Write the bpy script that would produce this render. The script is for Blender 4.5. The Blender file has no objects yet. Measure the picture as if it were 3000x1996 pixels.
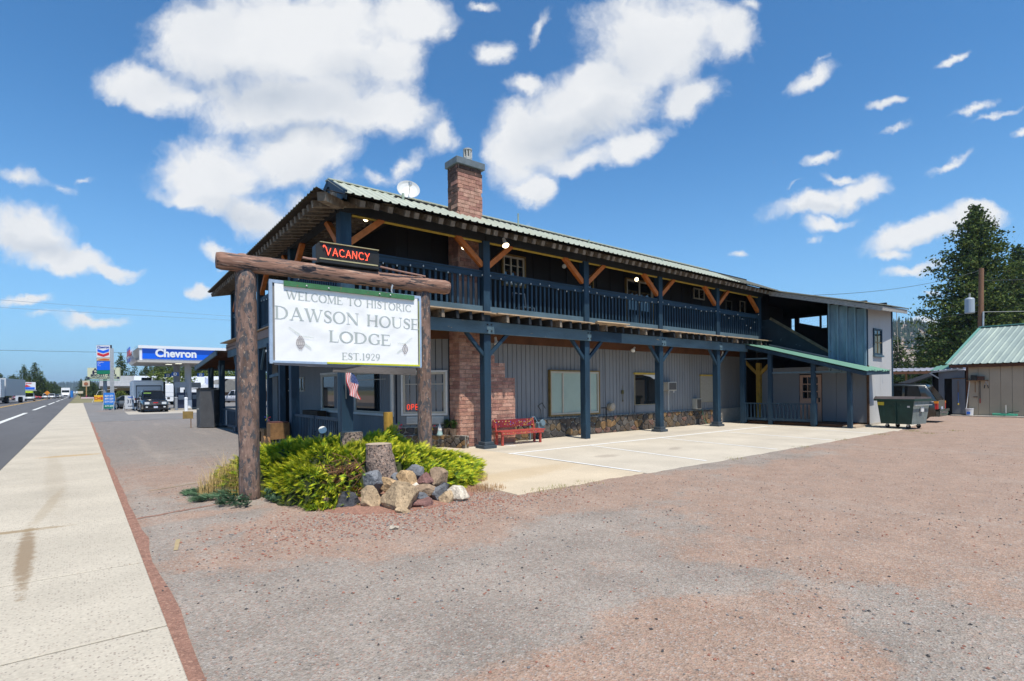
import bpy, bmesh, math, random
from math import sin, cos, pi, radians as R
from mathutils import Vector as V, Matrix as MX, noise as NZ
random.seed(7)
SC = bpy.context.scene
COL = SC.collection
# ---------------------------------------------------------------- camera
HEAD = R(51.12); ROLL = R(-0.57)
cd = bpy.data.cameras.new('camera'); cam = bpy.data.objects.new('camera', cd); COL.objects.link(cam)
fwd = V((cos(HEAD), sin(HEAD), 0)); rgt = V((sin(HEAD), -cos(HEAD), 0)); up = V((0, 0, 1))
rr = cos(ROLL)*rgt + sin(ROLL)*up; uu = -sin(ROLL)*rgt + cos(ROLL)*up
m = MX((rr, uu, -fwd)).transposed().to_4x4(); m.translation = V((0, 0, 1.75))
cam.matrix_world = m
cd.sensor_width = 36; cd.lens = 1572/3000*36; cd.shift_y = 141.4/3000
cd.clip_start = .1; cd.clip_end = 20000
SC.camera = cam
# ---------------------------------------------------------------- light
SUN_EL = R(64); SAZ = R(12)      # the sun stands beyond -Y, a little towards -X
sd = V((-sin(SAZ)*cos(SUN_EL), -cos(SAZ)*cos(SUN_EL), sin(SUN_EL)))
sl = bpy.data.lights.new('sun', 'SUN'); sl.energy = 5.0; sl.angle = R(.5); sl.color = (1, .94, .84)
so = bpy.data.objects.new('sun', sl); COL.objects.link(so)
so.rotation_euler = sd.to_track_quat('Z', 'Y').to_euler(); so.location = (0, -30, 60)
SC.view_settings.view_transform = 'Standard'; SC.view_settings.look = 'None'
SC.view_settings.gamma = 1; SC.view_settings.use_curve_mapping = False; SC.view_settings.exposure = 0.13
SC.cycles.max_bounces = 7; SC.cycles.diffuse_bounces = 4; SC.cycles.glossy_bounces = 3; SC.cycles.transmission_bounces = 4
SC.cycles.transparent_max_bounces = 8; SC.cycles.volume_bounces = 0; SC.cycles.use_denoising = True
SC.cycles.sample_clamp_indirect = 6
W = bpy.data.worlds.new('World'); SC.world = W; W.use_nodes = True
wt = W.node_tree; wn = wt.nodes; wn.clear()
def wnode(t, **k):
    n = wn.new(t)
    for a, b in k.items(): setattr(n, a, b)
    return n
def wm(op, a, b=None, c=None):
    n = wnode('ShaderNodeMath', operation=op)
    for i, x in enumerate((a, b, c)):
        if x is None: continue
        if isinstance(x, (int, float)): n.inputs[i].default_value = x
        else: wt.links.new(x, n.inputs[i])
    return n.outputs[0]
bg = wnode('ShaderNodeBackground'); ow = wnode('ShaderNodeOutputWorld'); wt.links.new(bg.outputs[0], ow.inputs[0])
bg.inputs[1].default_value = .11
W.cycles.sampling_method = 'MANUAL'; W.cycles.sample_map_resolution = 256
sky = wnode('ShaderNodeTexSky', sky_type='NISHITA', sun_disc=False)
sky.sun_elevation = SUN_EL; sky.sun_rotation = math.atan2(sd.x, sd.y) % (2*pi)
sky.altitude = 1300; sky.air_density = 1.0; sky.dust_density = .4; sky.ozone_density = 1.6
tc = wnode('ShaderNodeTexCoord'); D = tc.outputs['Generated']
def dot(v):
    n = wnode('ShaderNodeVectorMath', operation='DOT_PRODUCT'); wt.links.new(D, n.inputs[0]); n.inputs[1].default_value = v
    return n.outputs['Value']
df = wm('MAXIMUM', dot(fwd), .12)
# a flat chart of the sky towards the street corner: clouds are laid out by direction only
cx = wm('MULTIPLY_ADD', wm('DIVIDE', dot(rr), df), 1.572, 1.5)
cy = wm('MULTIPLY_ADD', wm('DIVIDE', dot(uu), df), -1.572, 1.139)
cc = wnode('ShaderNodeCombineXYZ'); wt.links.new(cx, cc.inputs[0]); wt.links.new(cy, cc.inputs[1])
def noise_w(vec, scale, detail=8, rough=.6, dist=0, w=None):
    n = wnode('ShaderNodeTexNoise'); n.inputs['Scale'].default_value = scale; n.inputs['Detail'].default_value = detail
    n.inputs['Roughness'].default_value = rough; n.inputs['Distortion'].default_value = dist
    wt.links.new(vec, n.inputs['Vector']); return n
def vadd(a, b, s=1.0, off=(0, 0, 0)):
    m1 = wnode('ShaderNodeVectorMath', operation='SUBTRACT'); wt.links.new(b, m1.inputs[0]); m1.inputs[1].default_value = (.5, .5, .5)
    m2 = wnode('ShaderNodeVectorMath', operation='SCALE'); wt.links.new(m1.outputs[0], m2.inputs[0]); m2.inputs['Scale'].default_value = s
    m3 = wnode('ShaderNodeVectorMath', operation='ADD'); wt.links.new(a, m3.inputs[0]); wt.links.new(m2.outputs[0], m3.inputs[1])
    return m3.outputs[0]
warp = noise_w(cc.outputs[0], 5, 6, .6)
P2 = vadd(cc.outputs[0], warp.outputs['Color'], .16)
def blobs(lst, k=.25):
    acc = None
    for (x, y, rx, ry, a, w) in lst:
        mp = wnode('ShaderNodeMapping', vector_type='TEXTURE')
        mp.inputs['Location'].default_value = (x/1000, y/1000, 0); mp.inputs['Rotation'].default_value = (0, 0, R(a))
        mp.inputs['Scale'].default_value = (rx/1000, ry/1000, 1)
        if acc is None: wt.links.new(P2, mp.inputs[0])
        else:      # evaluate one after the other: keeps the shader's stack small
            sc_ = wnode('ShaderNodeVectorMath', operation='MULTIPLY_ADD'); wt.links.new(acc, sc_.inputs[0]); sc_.inputs[1].default_value = (1e-9, 1e-9, 1e-9); wt.links.new(P2, sc_.inputs[2]); wt.links.new(sc_.outputs[0], mp.inputs[0])
        ln = wnode('ShaderNodeVectorMath', operation='LENGTH'); wt.links.new(mp.outputs[0], ln.inputs[0])
        v = wm('MULTIPLY_ADD', ln.outputs['Value'], -w, w)
        acc = v if acc is None else wm('SMOOTH_MAX', acc, v, k)
    return wm('MAXIMUM', acc, -1.5)
CL = [(620,120,290,170,0,1),(900,110,430,260,0,1),(440,265,250,95,12,1),(860,300,430,170,0,1),(1120,330,240,110,0,1),(1150,190,140,140,0,.9),
 (1200,50,160,120,0,1),(1300,80,60,60,0,.5),(620,500,250,150,0,1),(830,470,220,130,0,1),(560,590,190,60,10,.9),(760,640,150,80,20,.9),(930,440,150,110,0,.9),(900,600,170,50,0,.5),(1010,520,60,70,0,.5),
 (1190,500,110,35,-30,.5),(1290,400,70,90,20,.6),(1340,430,40,60,-30,.4),(1110,530,120,30,5,.45),
 (90,680,190,100,15,1),(190,760,220,60,15,1),(330,805,110,35,5,.9),(60,520,180,40,20,.5),(170,560,80,25,20,.4),(250,545,40,15,0,.35),
 (80,880,130,30,3,.8),(270,945,150,32,0,.8),(120,930,120,20,0,.4),(640,740,75,45,0,.8),(590,855,60,32,0,.8),(660,790,40,12,0,.3),
 (1410,12,70,25,0,.7),(1440,165,80,60,-20,.8),(1580,90,90,30,-55,.6),(1920,110,300,220,0,1),(1750,300,260,170,-30,1),(1600,400,190,150,0,1),(1560,560,90,70,20,1),
 (1500,430,110,170,0,1),(1530,260,80,50,0,.8),(2040,280,130,80,-25,.9),(2130,90,110,110,-20,.9),(2200,10,60,40,0,.6),(1850,430,180,70,-25,1),(1700,480,200,60,-10,.9),
 (2390,225,120,45,-28,.75),(2420,170,70,18,-40,.4),(2790,175,80,22,-30,.65),(2620,305,90,24,-18,.6),(2860,300,120,28,-25,.65),(2920,320,110,20,-20,.5),(2630,380,90,16,-20,.4),
 (2790,460,110,26,-28,.7),(2990,385,40,20,-20,.6),(2390,475,90,26,-15,.7),(2400,600,230,50,-14,.9),(2520,560,130,55,-10,.9),(2430,650,120,28,-8,.7),(2310,560,60,15,-35,.4),(2460,520,90,20,0,.6),
 (2690,670,250,62,-20,.95),(2860,625,150,52,0,.95),(2620,745,110,30,-8,.7),(2680,790,110,28,-15,.7),(2170,752,45,20,0,.5),(2390,700,60,16,-30,.35),(2730,870,45,14,0,.5),(2700,955,120,26,-15,.7),(1530,665,40,16,0,.4),(2250,490,30,10,-50,.3),(1290,330,40,30,0,.3)]
field = blobs(CL)
edge = noise_w(P2, 5.5, 12, .62)
# beyond the chart the same kind of broken cumulus carries on
gen = noise_w(D, 3.2, 10, .6)
genf = wm('MULTIPLY_ADD', gen.outputs['Fac'], 6.0, -3.55)
inch = wnode('ShaderNodeMapRange', clamp=True); wt.links.new(dot(fwd), inch.inputs[0]); inch.inputs[1].default_value = .35; inch.inputs[2].default_value = .55
mx = wnode('ShaderNodeMix', data_type='FLOAT'); wt.links.new(inch.outputs[0], mx.inputs[0]); wt.links.new(genf, mx.inputs[2]); wt.links.new(field, mx.inputs[3])
fld = mx.outputs[0]
dens_in = wm('MULTIPLY_ADD', edge.outputs['Fac'], 2.6, wm('MULTIPLY_ADD', fld, 2.7, -1.62))
dens = wnode('ShaderNodeMapRange', interpolation_type='SMOOTHSTEP', clamp=True); wt.links.new(dens_in, dens.inputs[0])
dens.inputs[1].default_value = 0; dens.inputs[2].default_value = 1.3
GR = [(780,270,370,110,8,1),(880,400,270,50,0,.9),(1700,400,280,80,-22,1),(1590,430,140,90,0,.8),(120,720,160,40,12,.8),(1000,220,200,90,0,.6),(1830,180,140,120,0,.35),(720,640,200,40,15,.5),(2420,610,160,18,-14,.6),(2700,700,200,20,-20,.5)]
gray = wm('MAXIMUM', blobs(GR), 0)
sh = noise_w(P2, 2.6, 6, .5)
gm = wm('ADD', wm('MULTIPLY', gray, 1.1), wm('MULTIPLY_ADD', sh.outputs['Fac'], 1.5, -.72)); 
gmc = wnode('ShaderNodeMapRange', clamp=True); wt.links.new(gm, gmc.inputs[0]); gmc.inputs[1].default_value = 0; gmc.inputs[2].default_value = 1.1
cm = wnode('ShaderNodeMix', data_type='RGBA'); wt.links.new(gmc.outputs[0], cm.inputs[0])
cm.inputs[6].default_value = (7.5, 7.6, 7.7, 1); cm.inputs[7].default_value = (4.7, 5.2, 5.9, 1)
fin = wnode('ShaderNodeMix', data_type='RGBA'); wt.links.new(wm('MULTIPLY', dens.outputs[0], .97), fin.inputs[0]); wt.links.new(cm.outputs[2], fin.inputs[7])
tint = wnode('ShaderNodeMix', data_type='RGBA', blend_type='MULTIPLY'); tint.inputs[0].default_value = 1; wt.links.new(sky.outputs[0], tint.inputs[6]); tint.inputs[7].default_value = (.62, 1.2, 1.52, 1)
hzf = wm('POWER', wm('SUBTRACT', 1.0, wm('MINIMUM', wm('DIVIDE', wm('MAXIMUM', dot(up), 0.0), .5), 1.0)), 2.2)
hz = wnode('ShaderNodeMix', data_type='RGBA'); wt.links.new(wm('MULTIPLY', hzf, .9), hz.inputs[0]); wt.links.new(tint.outputs[2], hz.inputs[6]); hz.inputs[7].default_value = (2.9, 4.8, 6.9, 1)
wt.links.new(hz.outputs[2], fin.inputs[6]); wt.links.new(fin.outputs[2], bg.inputs[0])
# ---------------------------------------------------------------- materials
MATS = {}
def M(name, col, rough=.85, var=.18, vs=2.5, st=(1, 1, 1), bump=.25, bs=60, metal=0, col2=None, c2=(4, .56, .06), col3=None, c3=(12, .62, .04), spec=.35, fine=0, st2=None):
    """procedural paint: base colour with soft variation, up to two worn colours through noise masks, fine relief"""
    if name in MATS: return MATS[name]
    mt = bpy.data.materials.new(name); mt.use_nodes = True; MATS[name] = mt
    t = mt.node_tree; n = t.nodes; b = n['Principled BSDF']
    g = n.new('ShaderNodeNewGeometry')
    def mapped(s):
        mp = n.new('ShaderNodeMapping'); mp.inputs['Scale'].default_value = s; t.links.new(g.outputs['Position'], mp.inputs[0]); return mp.outputs[0]
    pv = mapped(st)
    def nz(vec, s, d=5, r=.6):
        q = n.new('ShaderNodeTexNoise'); q.inputs['Scale'].default_value = s; q.inputs['Detail'].default_value = d; q.inputs['Roughness'].default_value = r
        t.links.new(vec, q.inputs['Vector']); return q
    q = nz(pv, vs)
    cur = None
    hs = n.new('ShaderNodeMix'); hs.data_type = 'RGBA'
    c = V(col)
    hs.inputs[6].default_value = (*(c*(1-var)), 1); hs.inputs[7].default_value = (*[min(1, x) for x in c*(1+var)], 1)
    mr = n.new('ShaderNodeMapRange'); mr.inputs[1].default_value = .3; mr.inputs[2].default_value = .7; t.links.new(q.outputs['Fac'], mr.inputs[0]); t.links.new(mr.outputs[0], hs.inputs[0])
    cur = hs.outputs[2]
    for cc_, pr in ((col2, c2), (col3, c3)):
        if cc_ is None: continue
        w = nz(mapped(st2) if st2 else pv, pr[0], 8, .65)
        m2 = n.new('ShaderNodeMapRange'); m2.inputs[1].default_value = pr[1]; m2.inputs[2].default_value = pr[1]+pr[2]; t.links.new(w.outputs['Fac'], m2.inputs[0])
        mm = n.new('ShaderNodeMix'); mm.data_type = 'RGBA'; t.links.new(m2.outputs[0], mm.inputs[0]); t.links.new(cur, mm.inputs[6]); mm.inputs[7].default_value = (*cc_, 1)
        cur = mm.outputs[2]
    if fine:
        w = nz(pv, bs*1.0, 3, .7); m2 = n.new('ShaderNodeMapRange'); m2.inputs[1].default_value = .3; m2.inputs[2].default_value = .7; m2.inputs[3].default_value = 1-fine; m2.inputs[4].default_value = 1+fine
        t.links.new(w.outputs['Fac'], m2.inputs[0]); mm = n.new('ShaderNodeMix'); mm.data_type = 'RGBA'; mm.blend_type = 'MULTIPLY'; mm.inputs[0].default_value = 1
        t.links.new(cur, mm.inputs[6]); t.links.new(m2.outputs[0], mm.inputs[7]); cur = mm.outputs[2]
    t.links.new(cur, b.inputs['Base Color'])
    b.inputs['Roughness'].default_value = rough; b.inputs['Metallic'].default_value = metal; b.inputs['Specular IOR Level'].default_value = spec
    if bump:
        w = nz(pv, bs, 4, .65); bb = n.new('ShaderNodeBump'); bb.inputs['Strength'].default_value = bump; bb.inputs['Distance'].default_value = .02
        t.links.new(w.outputs['Fac'], bb.inputs['Height']); t.links.new(bb.outputs[0], b.inputs['Normal'])
    return mt
def flat(name, col, rough=.6, metal=0, emit=0, alpha=1, spec=.5, coat=0):
    if name in MATS: return MATS[name]
    mt = bpy.data.materials.new(name); mt.use_nodes = True; MATS[name] = mt
    b = mt.node_tree.nodes['Principled BSDF']; b.inputs['Base Color'].default_value = (*col, 1); b.inputs['Roughness'].default_value = rough
    b.inputs['Metallic'].default_value = metal; b.inputs['Specular IOR Level'].default_value = spec; b.inputs['Coat Weight'].default_value = coat
    if emit: b.inputs['Emission Color'].default_value = (*col, 1); b.inputs['Emission Strength'].default_value = emit
    return mt
def glass(name, col=(.02, .025, .03), alpha=None, rough=.03):
    mt = flat(name, col, rough, 0, spec=1.0); b = mt.node_tree.nodes['Principled BSDF']; b.inputs['IOR'].default_value = 1.6
    return mt
# ---------------------------------------------------------------- mesh helpers
def link(o, parent=None, kind=None, label=None):
    COL.objects.link(o)
    if parent is not None:
        o.parent = parent; o.matrix_parent_inverse = parent.matrix_basis.inverted()
    if kind: o['kind'] = kind
    if label: o['label'] = label
    return o
def thing(name, label, cat, loc=(0, 0, 0), group=None, rz=0):
    o = bpy.data.objects.new(name, None); o.empty_display_size = .3; o.matrix_basis = MX.Translation(V(loc)) @ MX.Rotation(rz, 4, 'Z')
    COL.objects.link(o); o['label'] = label; o['category'] = cat
    if group: o['group'] = group
    return o
def tag(o, label, cat, group=None):
    o['label'] = label; o['category'] = cat
    if group: o['group'] = group
    return o
class MB:
    """collects simple solids; build() links them as one mesh object"""
    def __init__(s): s.v = []; s.f = []; s.mi = []; s.cur = 0
    def add(s, vs, fs):
        n = len(s.v); s.v += [tuple(x) for x in vs]; s.f += [tuple(i+n for i in f) for f in fs]; s.mi += [s.cur]*len(fs); return s
    def box(s, a, b):
        x0, y0, z0 = a; x1, y1, z1 = b
        return s.add([(x0,y0,z0),(x1,y0,z0),(x1,y1,z0),(x0,y1,z0),(x0,y0,z1),(x1,y0,z1),(x1,y1,z1),(x0,y1,z1)],
                     [(0,3,2,1),(4,5,6,7),(0,1,5,4),(1,2,6,5),(2,3,7,6),(3,0,4,7)])
    def bar(s, p, q, w, h, side=None, upv=None):
        """square bar from p to q, w across (horizontal) and h along its up side"""
        p = V(p); q = V(q); d = (q-p).normalized()
        u0 = V(upv) if upv else (V((0, 0, 1)) if abs(d.z) < .95 else V((0, 1, 0)))
        sd_ = d.cross(u0).normalized(); u1 = sd_.cross(d).normalized()
        vs = []
        for c in (p, q):
            for a, b in ((-1, -1), (1, -1), (1, 1), (-1, 1)): vs.append(c+sd_*a*w/2+u1*b*h/2)
        return s.add(vs, [(0,1,2,3),(7,6,5,4),(0,4,5,1),(1,5,6,2),(2,6,7,3),(3,7,4,0)])
    def cyl(s, p, q, r1, r2=None, n=10, caps=True):
        r2 = r1 if r2 is None else r2; p = V(p); q = V(q); d = (q-p).normalized()
        a = d.orthogonal().normalized(); b = d.cross(a)
        vs = [p+(a*cos(2*pi*i/n)+b*sin(2*pi*i/n))*r1 for i in range(n)]+[q+(a*cos(2*pi*i/n)+b*sin(2*pi*i/n))*r2 for i in range(n)]
        fs = [(i, (i+1) % n, n+(i+1) % n, n+i) for i in range(n)]
        if caps: fs += [tuple(range(n))[::-1], tuple(range(n, 2*n))]
        return s.add(vs, fs)
    def tube(s, pts, r, n=6):
        for p, q in zip(pts, pts[1:]): s.cyl(p, q, r, r, n)
        return s
    def lathe(s, prof, c=(0, 0, 0), n=16, axis='Z'):
        vs = []; c = V(c)
        for r, z in prof:
            for i in range(n):
                a = 2*pi*i/n; p = V((r*cos(a), r*sin(a), z))
                if axis == 'X': p = V((p.z, p.x, p.y))
                if axis == 'Y': p = V((p.x, p.z, p.y))
                vs.append(c+p)
        k = len(prof)
        fs = [(j*n+i, j*n+(i+1) % n, (j+1)*n+(i+1) % n, (j+1)*n+i) for j in range(k-1) for i in range(n)]
        fs += [tuple(range(n))[::-1], tuple(range((k-1)*n, k*n))]
        return s.add(vs, fs)
    def prism(s, poly, d):
        """poly: list of 3D points, extruded by vector d"""
        n = len(poly); d = V(d); vs = [V(p) for p in poly]+[V(p)+d for p in poly]
        return s.add(vs, [tuple(range(n))[::-1], tuple(range(n, 2*n))]+[(i, (i+1) % n, n+(i+1) % n, n+i) for i in range(n)])
    def ball(s, c, r, n=10, m=7):
        c = V(c); r = V(r) if not isinstance(r, (int, float)) else V((r, r, r))
        prof = [(sin(pi*j/m), -cos(pi*j/m)) for j in range(1, m)]
        vs = [c+V((r.x*p*cos(2*pi*i/n), r.y*p*sin(2*pi*i/n), r.z*z)) for p, z in prof for i in range(n)]
        k = len(prof); fs = [(j*n+i, j*n+(i+1) % n, (j+1)*n+(i+1) % n, (j+1)*n+i) for j in range(k-1) for i in range(n)]
        vs += [c-V((0, 0, r.z)), c+V((0, 0, r.z))]
        fs += [(i, k*n, (i+1) % n)[::-1] if False else ((i+1) % n, i, k*n) for i in range(n)]+[((k-1)*n+i, (k-1)*n+(i+1) % n, k*n+1) for i in range(n)]
        return s.add(vs, fs)
    def mesh(s, name, mats, smooth=False):
        me = bpy.data.meshes.new(name); me.from_pydata(s.v, [], s.f)
        for x in (mats if isinstance(mats, (list, tuple)) else [mats]): me.materials.append(x)
        if isinstance(mats, (list, tuple)) and len(mats) > 1: me.polygons.foreach_set('material_index', s.mi)
        if smooth: me.polygons.foreach_set('use_smooth', [True]*len(me.polygons))
        bm = bmesh.new(); bm.from_mesh(me); bmesh.ops.recalc_face_normals(bm, faces=bm.faces); bm.to_mesh(me); bm.free()
        me.update(); return me
    def build(s, name, mats, parent=None, smooth=False, bevel=0, **k):
        o = bpy.data.objects.new(name, s.mesh(name, mats, smooth))
        if bevel:
            bv = o.modifiers.new('b', 'BEVEL'); bv.width = bevel; bv.segments = 1; bv.limit_method = 'ANGLE'
        return link(o, parent, **k)
UNIT = {}
def unit(mt):
    if mt.name not in UNIT: UNIT[mt.name] = MB().box((-.5, -.5, -.5), (.5, .5, .5)).mesh('piece_'+mt.name, mt)
    return UNIT[mt.name]
def piece(name, mt, a, b, parent, **k):
    """axis aligned box from corner a to corner b, sharing one mesh"""
    a = V(a); b = V(b); o = bpy.data.objects.new(name, unit(mt)); o.matrix_basis = MX.LocRotScale((a+b)/2, None, V([abs(x) for x in (b-a)]))
    return link(o, parent, **k)
def pbar(name, mt, p, q, w, h, parent, **k):
    p = V(p); q = V(q); d = (q-p); L = d.length; d.normalize(); u0 = V((0, 0, 1)) if abs(d.z) < .95 else V((0, 1, 0))
    s_ = d.cross(u0).normalized(); u1 = s_.cross(d).normalized()
    r = MX((d, s_*-1, u1)).transposed()
    o = bpy.data.objects.new(name, unit(mt)); o.matrix_basis = MX.Translation((p+q)/2) @ r.to_4x4() @ MX.Diagonal((L, w, h, 1))
    return link(o, parent, **k)
def copy_tree(root, T, label, group=None):
    c = root.copy(); COL.objects.link(c); c.matrix_basis = T @ root.matrix_basis; c['label'] = label
    if group: c['group'] = group
    for ch in kids(root):
        d = ch.copy(); COL.objects.link(d); d.parent = c
        for g in kids(ch):
            e = g.copy(); COL.objects.link(e); e.parent = d
    return c
KIDS = {}
def kids(o): return [x for x in COL.objects if x.parent == o]
def text_mesh(s, size, mt, extrude=.004, offset=0, align='CENTER', name='lettering', sx=1.0, shear=0):
    cu = bpy.data.curves.new(name, 'FONT'); cu.body = s; cu.size = size; cu.extrude = extrude; cu.offset = offset; cu.align_x = align; cu.align_y = 'CENTER'; cu.resolution_u = 3; cu.shear = shear
    o = bpy.data.objects.new(name, cu); me = bpy.data.meshes.new_from_object(o); bpy.data.objects.remove(o); me.materials.append(mt)
    if sx != 1.0: me.transform(MX.Diagonal((sx, 1, 1, 1)))
    return me
def put(me, origin, xdir, parent=None, name='lettering', updir=(0, 0, 1), **k):
    """stand a flat mesh (x right, y up) upright at origin with its x axis along xdir"""
    x = V(xdir).normalized(); z = V(updir).normalized(); n = x.cross(z)
    o = bpy.data.objects.new(name, me); mm = MX((x, z, n)).transposed().to_4x4(); mm.translation = V(origin); o.matrix_basis = mm
    return link(o, parent, **k)
def rnd(a, b): return random.uniform(a, b)
# ================================================================ ground
def sheet(name, pts, z, mt, **k):
    me = bpy.data.meshes.new(name); me.from_pydata([(x, y, z) for x, y in pts], [], [tuple(range(len(pts)))]); me.materials.append(mt); me.update()
    return link(bpy.data.objects.new(name, me), None, **k)
def ground_mat(name, base, red, dark, blobs_, big=(.35, .5, .08), stone=True, redamt=.5):
    mt = bpy.data.materials.new(name); mt.use_nodes = True; t = mt.node_tree; n = t.nodes; b = n['Principled BSDF']; b.inputs['Roughness'].default_value = .95; b.inputs['Specular IOR Level'].default_value = .15
    g = n.new('ShaderNodeNewGeometry'); P = g.outputs['Position']
    def nz(s, d=6, r=.6, vec=P):
        q = n.new('ShaderNodeTexNoise'); q.inputs['Scale'].default_value = s; q.inputs['Detail'].default_value = d; q.inputs['Roughness'].default_value = r; t.links.new(vec, q.inputs['Vector']); return q.outputs['Fac']
    def ma(op, a, b_=None, c=None):
        q = n.new('ShaderNodeMath'); q.operation = op
        for i, x in enumerate((a, b_, c)):
            if x is None: continue
            if isinstance(x, (int, float)): q.inputs[i].default_value = x
            else: t.links.new(x, q.inputs[i])
        return q.outputs[0]
    def mr(x, a, b_, c=0, d=1):
        q = n.new('ShaderNodeMapRange'); t.links.new(x, q.inputs[0])
        for i, v in enumerate((a, b_, c, d)): q.inputs[i+1].default_value = v
        return q.outputs[0]
    def mix(f, a, c, mode='MIX'):
        q = n.new('ShaderNodeMix'); q.data_type = 'RGBA'; q.blend_type = mode
        for i, x in ((0, f), (6, a), (7, c)):
            if isinstance(x, (int, float)): q.inputs[i].default_value = x
            elif isinstance(x, tuple): q.inputs[i].default_value = (*x, 1)
            else: t.links.new(x, q.inputs[i])
        return q.outputs[2]
    f = None
    for (x, y, rx, ry, a, w) in blobs_:
        mp = n.new('ShaderNodeMapping'); mp.vector_type = 'TEXTURE'; mp.inputs['Location'].default_value = (x, y, 0); mp.inputs['Rotation'].default_value = (0, 0, R(a)); mp.inputs['Scale'].default_value = (rx, ry, 100); t.links.new(P, mp.inputs[0])
        ln = n.new('ShaderNodeVectorMath'); ln.operation = 'LENGTH'; t.links.new(mp.outputs[0], ln.inputs[0])
        v = ma('MULTIPLY_ADD', ln.outputs['Value'], -w, w); f = v if f is None else ma('SMOOTH_MAX', f, v, .2)
    f = ma('MAXIMUM', f, -1) if f is not None else -1.0
    warp = nz(.9, 8, .65)
    edge = nz(6, 6, .7)
    redm = mr(ma('ADD', ma('ADD', ma('MULTIPLY', f, 1.0), ma('MULTIPLY_ADD', warp, 1.5, -.75)), ma('MULTIPLY_ADD', edge, .5, -.25)), -.08, .14, 0, redamt)
    c = mix(mr(nz(1.1, 8, .65), .35, .65), tuple(V(base)*.8), tuple(V(base)*1.14))
    c = mix(redm, c, mix(mr(nz(2.3, 6), .35, .65), tuple(V(red)*.86), tuple(V(red)*1.12)))
    c = mix(mr(nz(.5, 7, .7), .56, .70, 0, .55), c, dark)
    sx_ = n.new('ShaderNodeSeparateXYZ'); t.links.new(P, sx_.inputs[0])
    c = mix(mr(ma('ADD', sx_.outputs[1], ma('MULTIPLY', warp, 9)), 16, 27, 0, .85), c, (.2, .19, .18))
    trk = n.new('ShaderNodeMapping'); trk.inputs['Scale'].default_value = (.9, .10, 1); trk.inputs['Rotation'].default_value = (0, 0, R(-62)); t.links.new(P, trk.inputs[0])
    c = mix(mr(nz(1.2, 5, .6, trk.outputs[0]), .55, .68, 0, .35), c, tuple(V(base)*1.25))
    # aggregate: small pale and dark chips
    vo = n.new('ShaderNodeTexVoronoi'); vo.inputs['Scale'].default_value = 70; t.links.new(P, vo.inputs['Vector'])
    hs = n.new('ShaderNodeSeparateColor'); t.links.new(vo.outputs['Color'], hs.inputs[0])
    c = mix(mr(hs.outputs[0], .7, .95, 0, .55), c, (.42, .39, .36))
    c = mix(mr(hs.outputs[1], .72, .95, 0, .4), c, (.1, .085, .08))
    c = mix(mr(hs.outputs[2], .8, .97, 0, .35), c, (.36, .15, .1))
    c = mix(1.0, c, mr(nz(26, 5, .75), .3, .7, .74, 1.22), 'MULTIPLY')
    t.links.new(c, b.inputs['Base Color'])
    bp = n.new('ShaderNodeBump'); bp.inputs['Strength'].default_value = .7; bp.inputs['Distance'].default_value = .012
    t.links.new(ma('ADD', vo.outputs['Distance'], nz(30, 5, .7)), bp.inputs['Height']); t.links.new(bp.outputs[0], b.inputs['Normal'])
    return mt
lot_m = ground_mat('lot_asphalt_and_cinder', (.315, .27, .225), (.37, .245, .175), (.265, .22, .185),
    [(4, 7.2, 3.2, 2.0, 10, 1.2), (3.2, 1.9, 1.5, .9, 0, 1.3), (2.2, 2.0, 1.3, .8, 0, 1.1), (11, 3.2, 6.3, 2.9, 8, 1.2), (22, 3, 9, 5, 0, .9), (30, 4, 14, 7, 0, .9), (7, 6.2, 3, 1.1, 0, .9), (1.2, 8.8, 1.2, .3, 0, .5), (1.4, 13.5, 1.5, 3, 0, .35)], redamt=.78)
far_m = M('dry_meadow', (.22, .19, .1), .95, .25, .12, col2=(.1, .12, .05), c2=(.05, .5, .12), bump=.2, bs=3)
sheet('ground', [(-6000, -800), (7000, -800), (7000, 7000), (-6000, 7000)], -.06, far_m, kind='structure')
sheet('parking_lot', [(.5, -30), (60, -30), (60, 36), (9, 36), (9, 100), (.5, 100)], -.012, lot_m, kind='structure')
dirt = sheet('dirt_lot', [(12, 55), (60, 55), (60, 118), (12, 118)], -.03, M('brown_dirt', (.36, .22, .15), .95, .2, .6, col2=(.3, .25, .1), c2=(.3, .5, .1)), kind='structure')
gas_m = M('station_asphalt', (.19, .18, .172), .9, .15, .8, col2=(.36, .2, .15), c2=(.12, .62, .06), bump=.3, bs=40, fine=.12)
sheet('station_forecourt', [(.5, 41), (34, 41), (34, 125), (.5, 125)], -.004, gas_m, kind='structure')
road_m = M('road_asphalt', (.105, .103, .105), .9, .14, .5, st=(1, .12, 1), col2=(.07, .068, .068), c2=(1.2, .6, .05), bump=.4, bs=120, fine=.18)
sheet('road', [(-16.5, -40), (-1.44, -40), (-1.44, 900), (-16.5, 900)], -.016, road_m, kind='structure')
sheet('road_shoulder', [(-60, -40), (-16.5, -40), (-16.5, 700), (-60, 700)], -.03, M('shoulder_gravel', (.3, .22, .17), .95, .2, .4), kind='structure')
white_l = M('road_paint_white', (.62, .62, .58), .8, .1, 8, col2=(.25, .24, .23), c2=(14, .62, .08))
yel_l = M('road_paint_yellow', (.62, .36, .05), .8, .1, 8, col2=(.3, .2, .1), c2=(14, .62, .08))
for i, y in enumerate(range(-3, 20)):
    y0 = 40+ (i-2)*36
    sheet('lane_line', [(-3.95, y0), (-3.65, y0), (-3.65, y0+26), (-3.95, y0+26)], -.011, white_l, kind='structure')
for x in (-8.25, -7.95): sheet('centre_line', [(x, -40), (x+.14, -40), (x+.14, 700), (x, 700)], -.011, yel_l, kind='structure')
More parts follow.
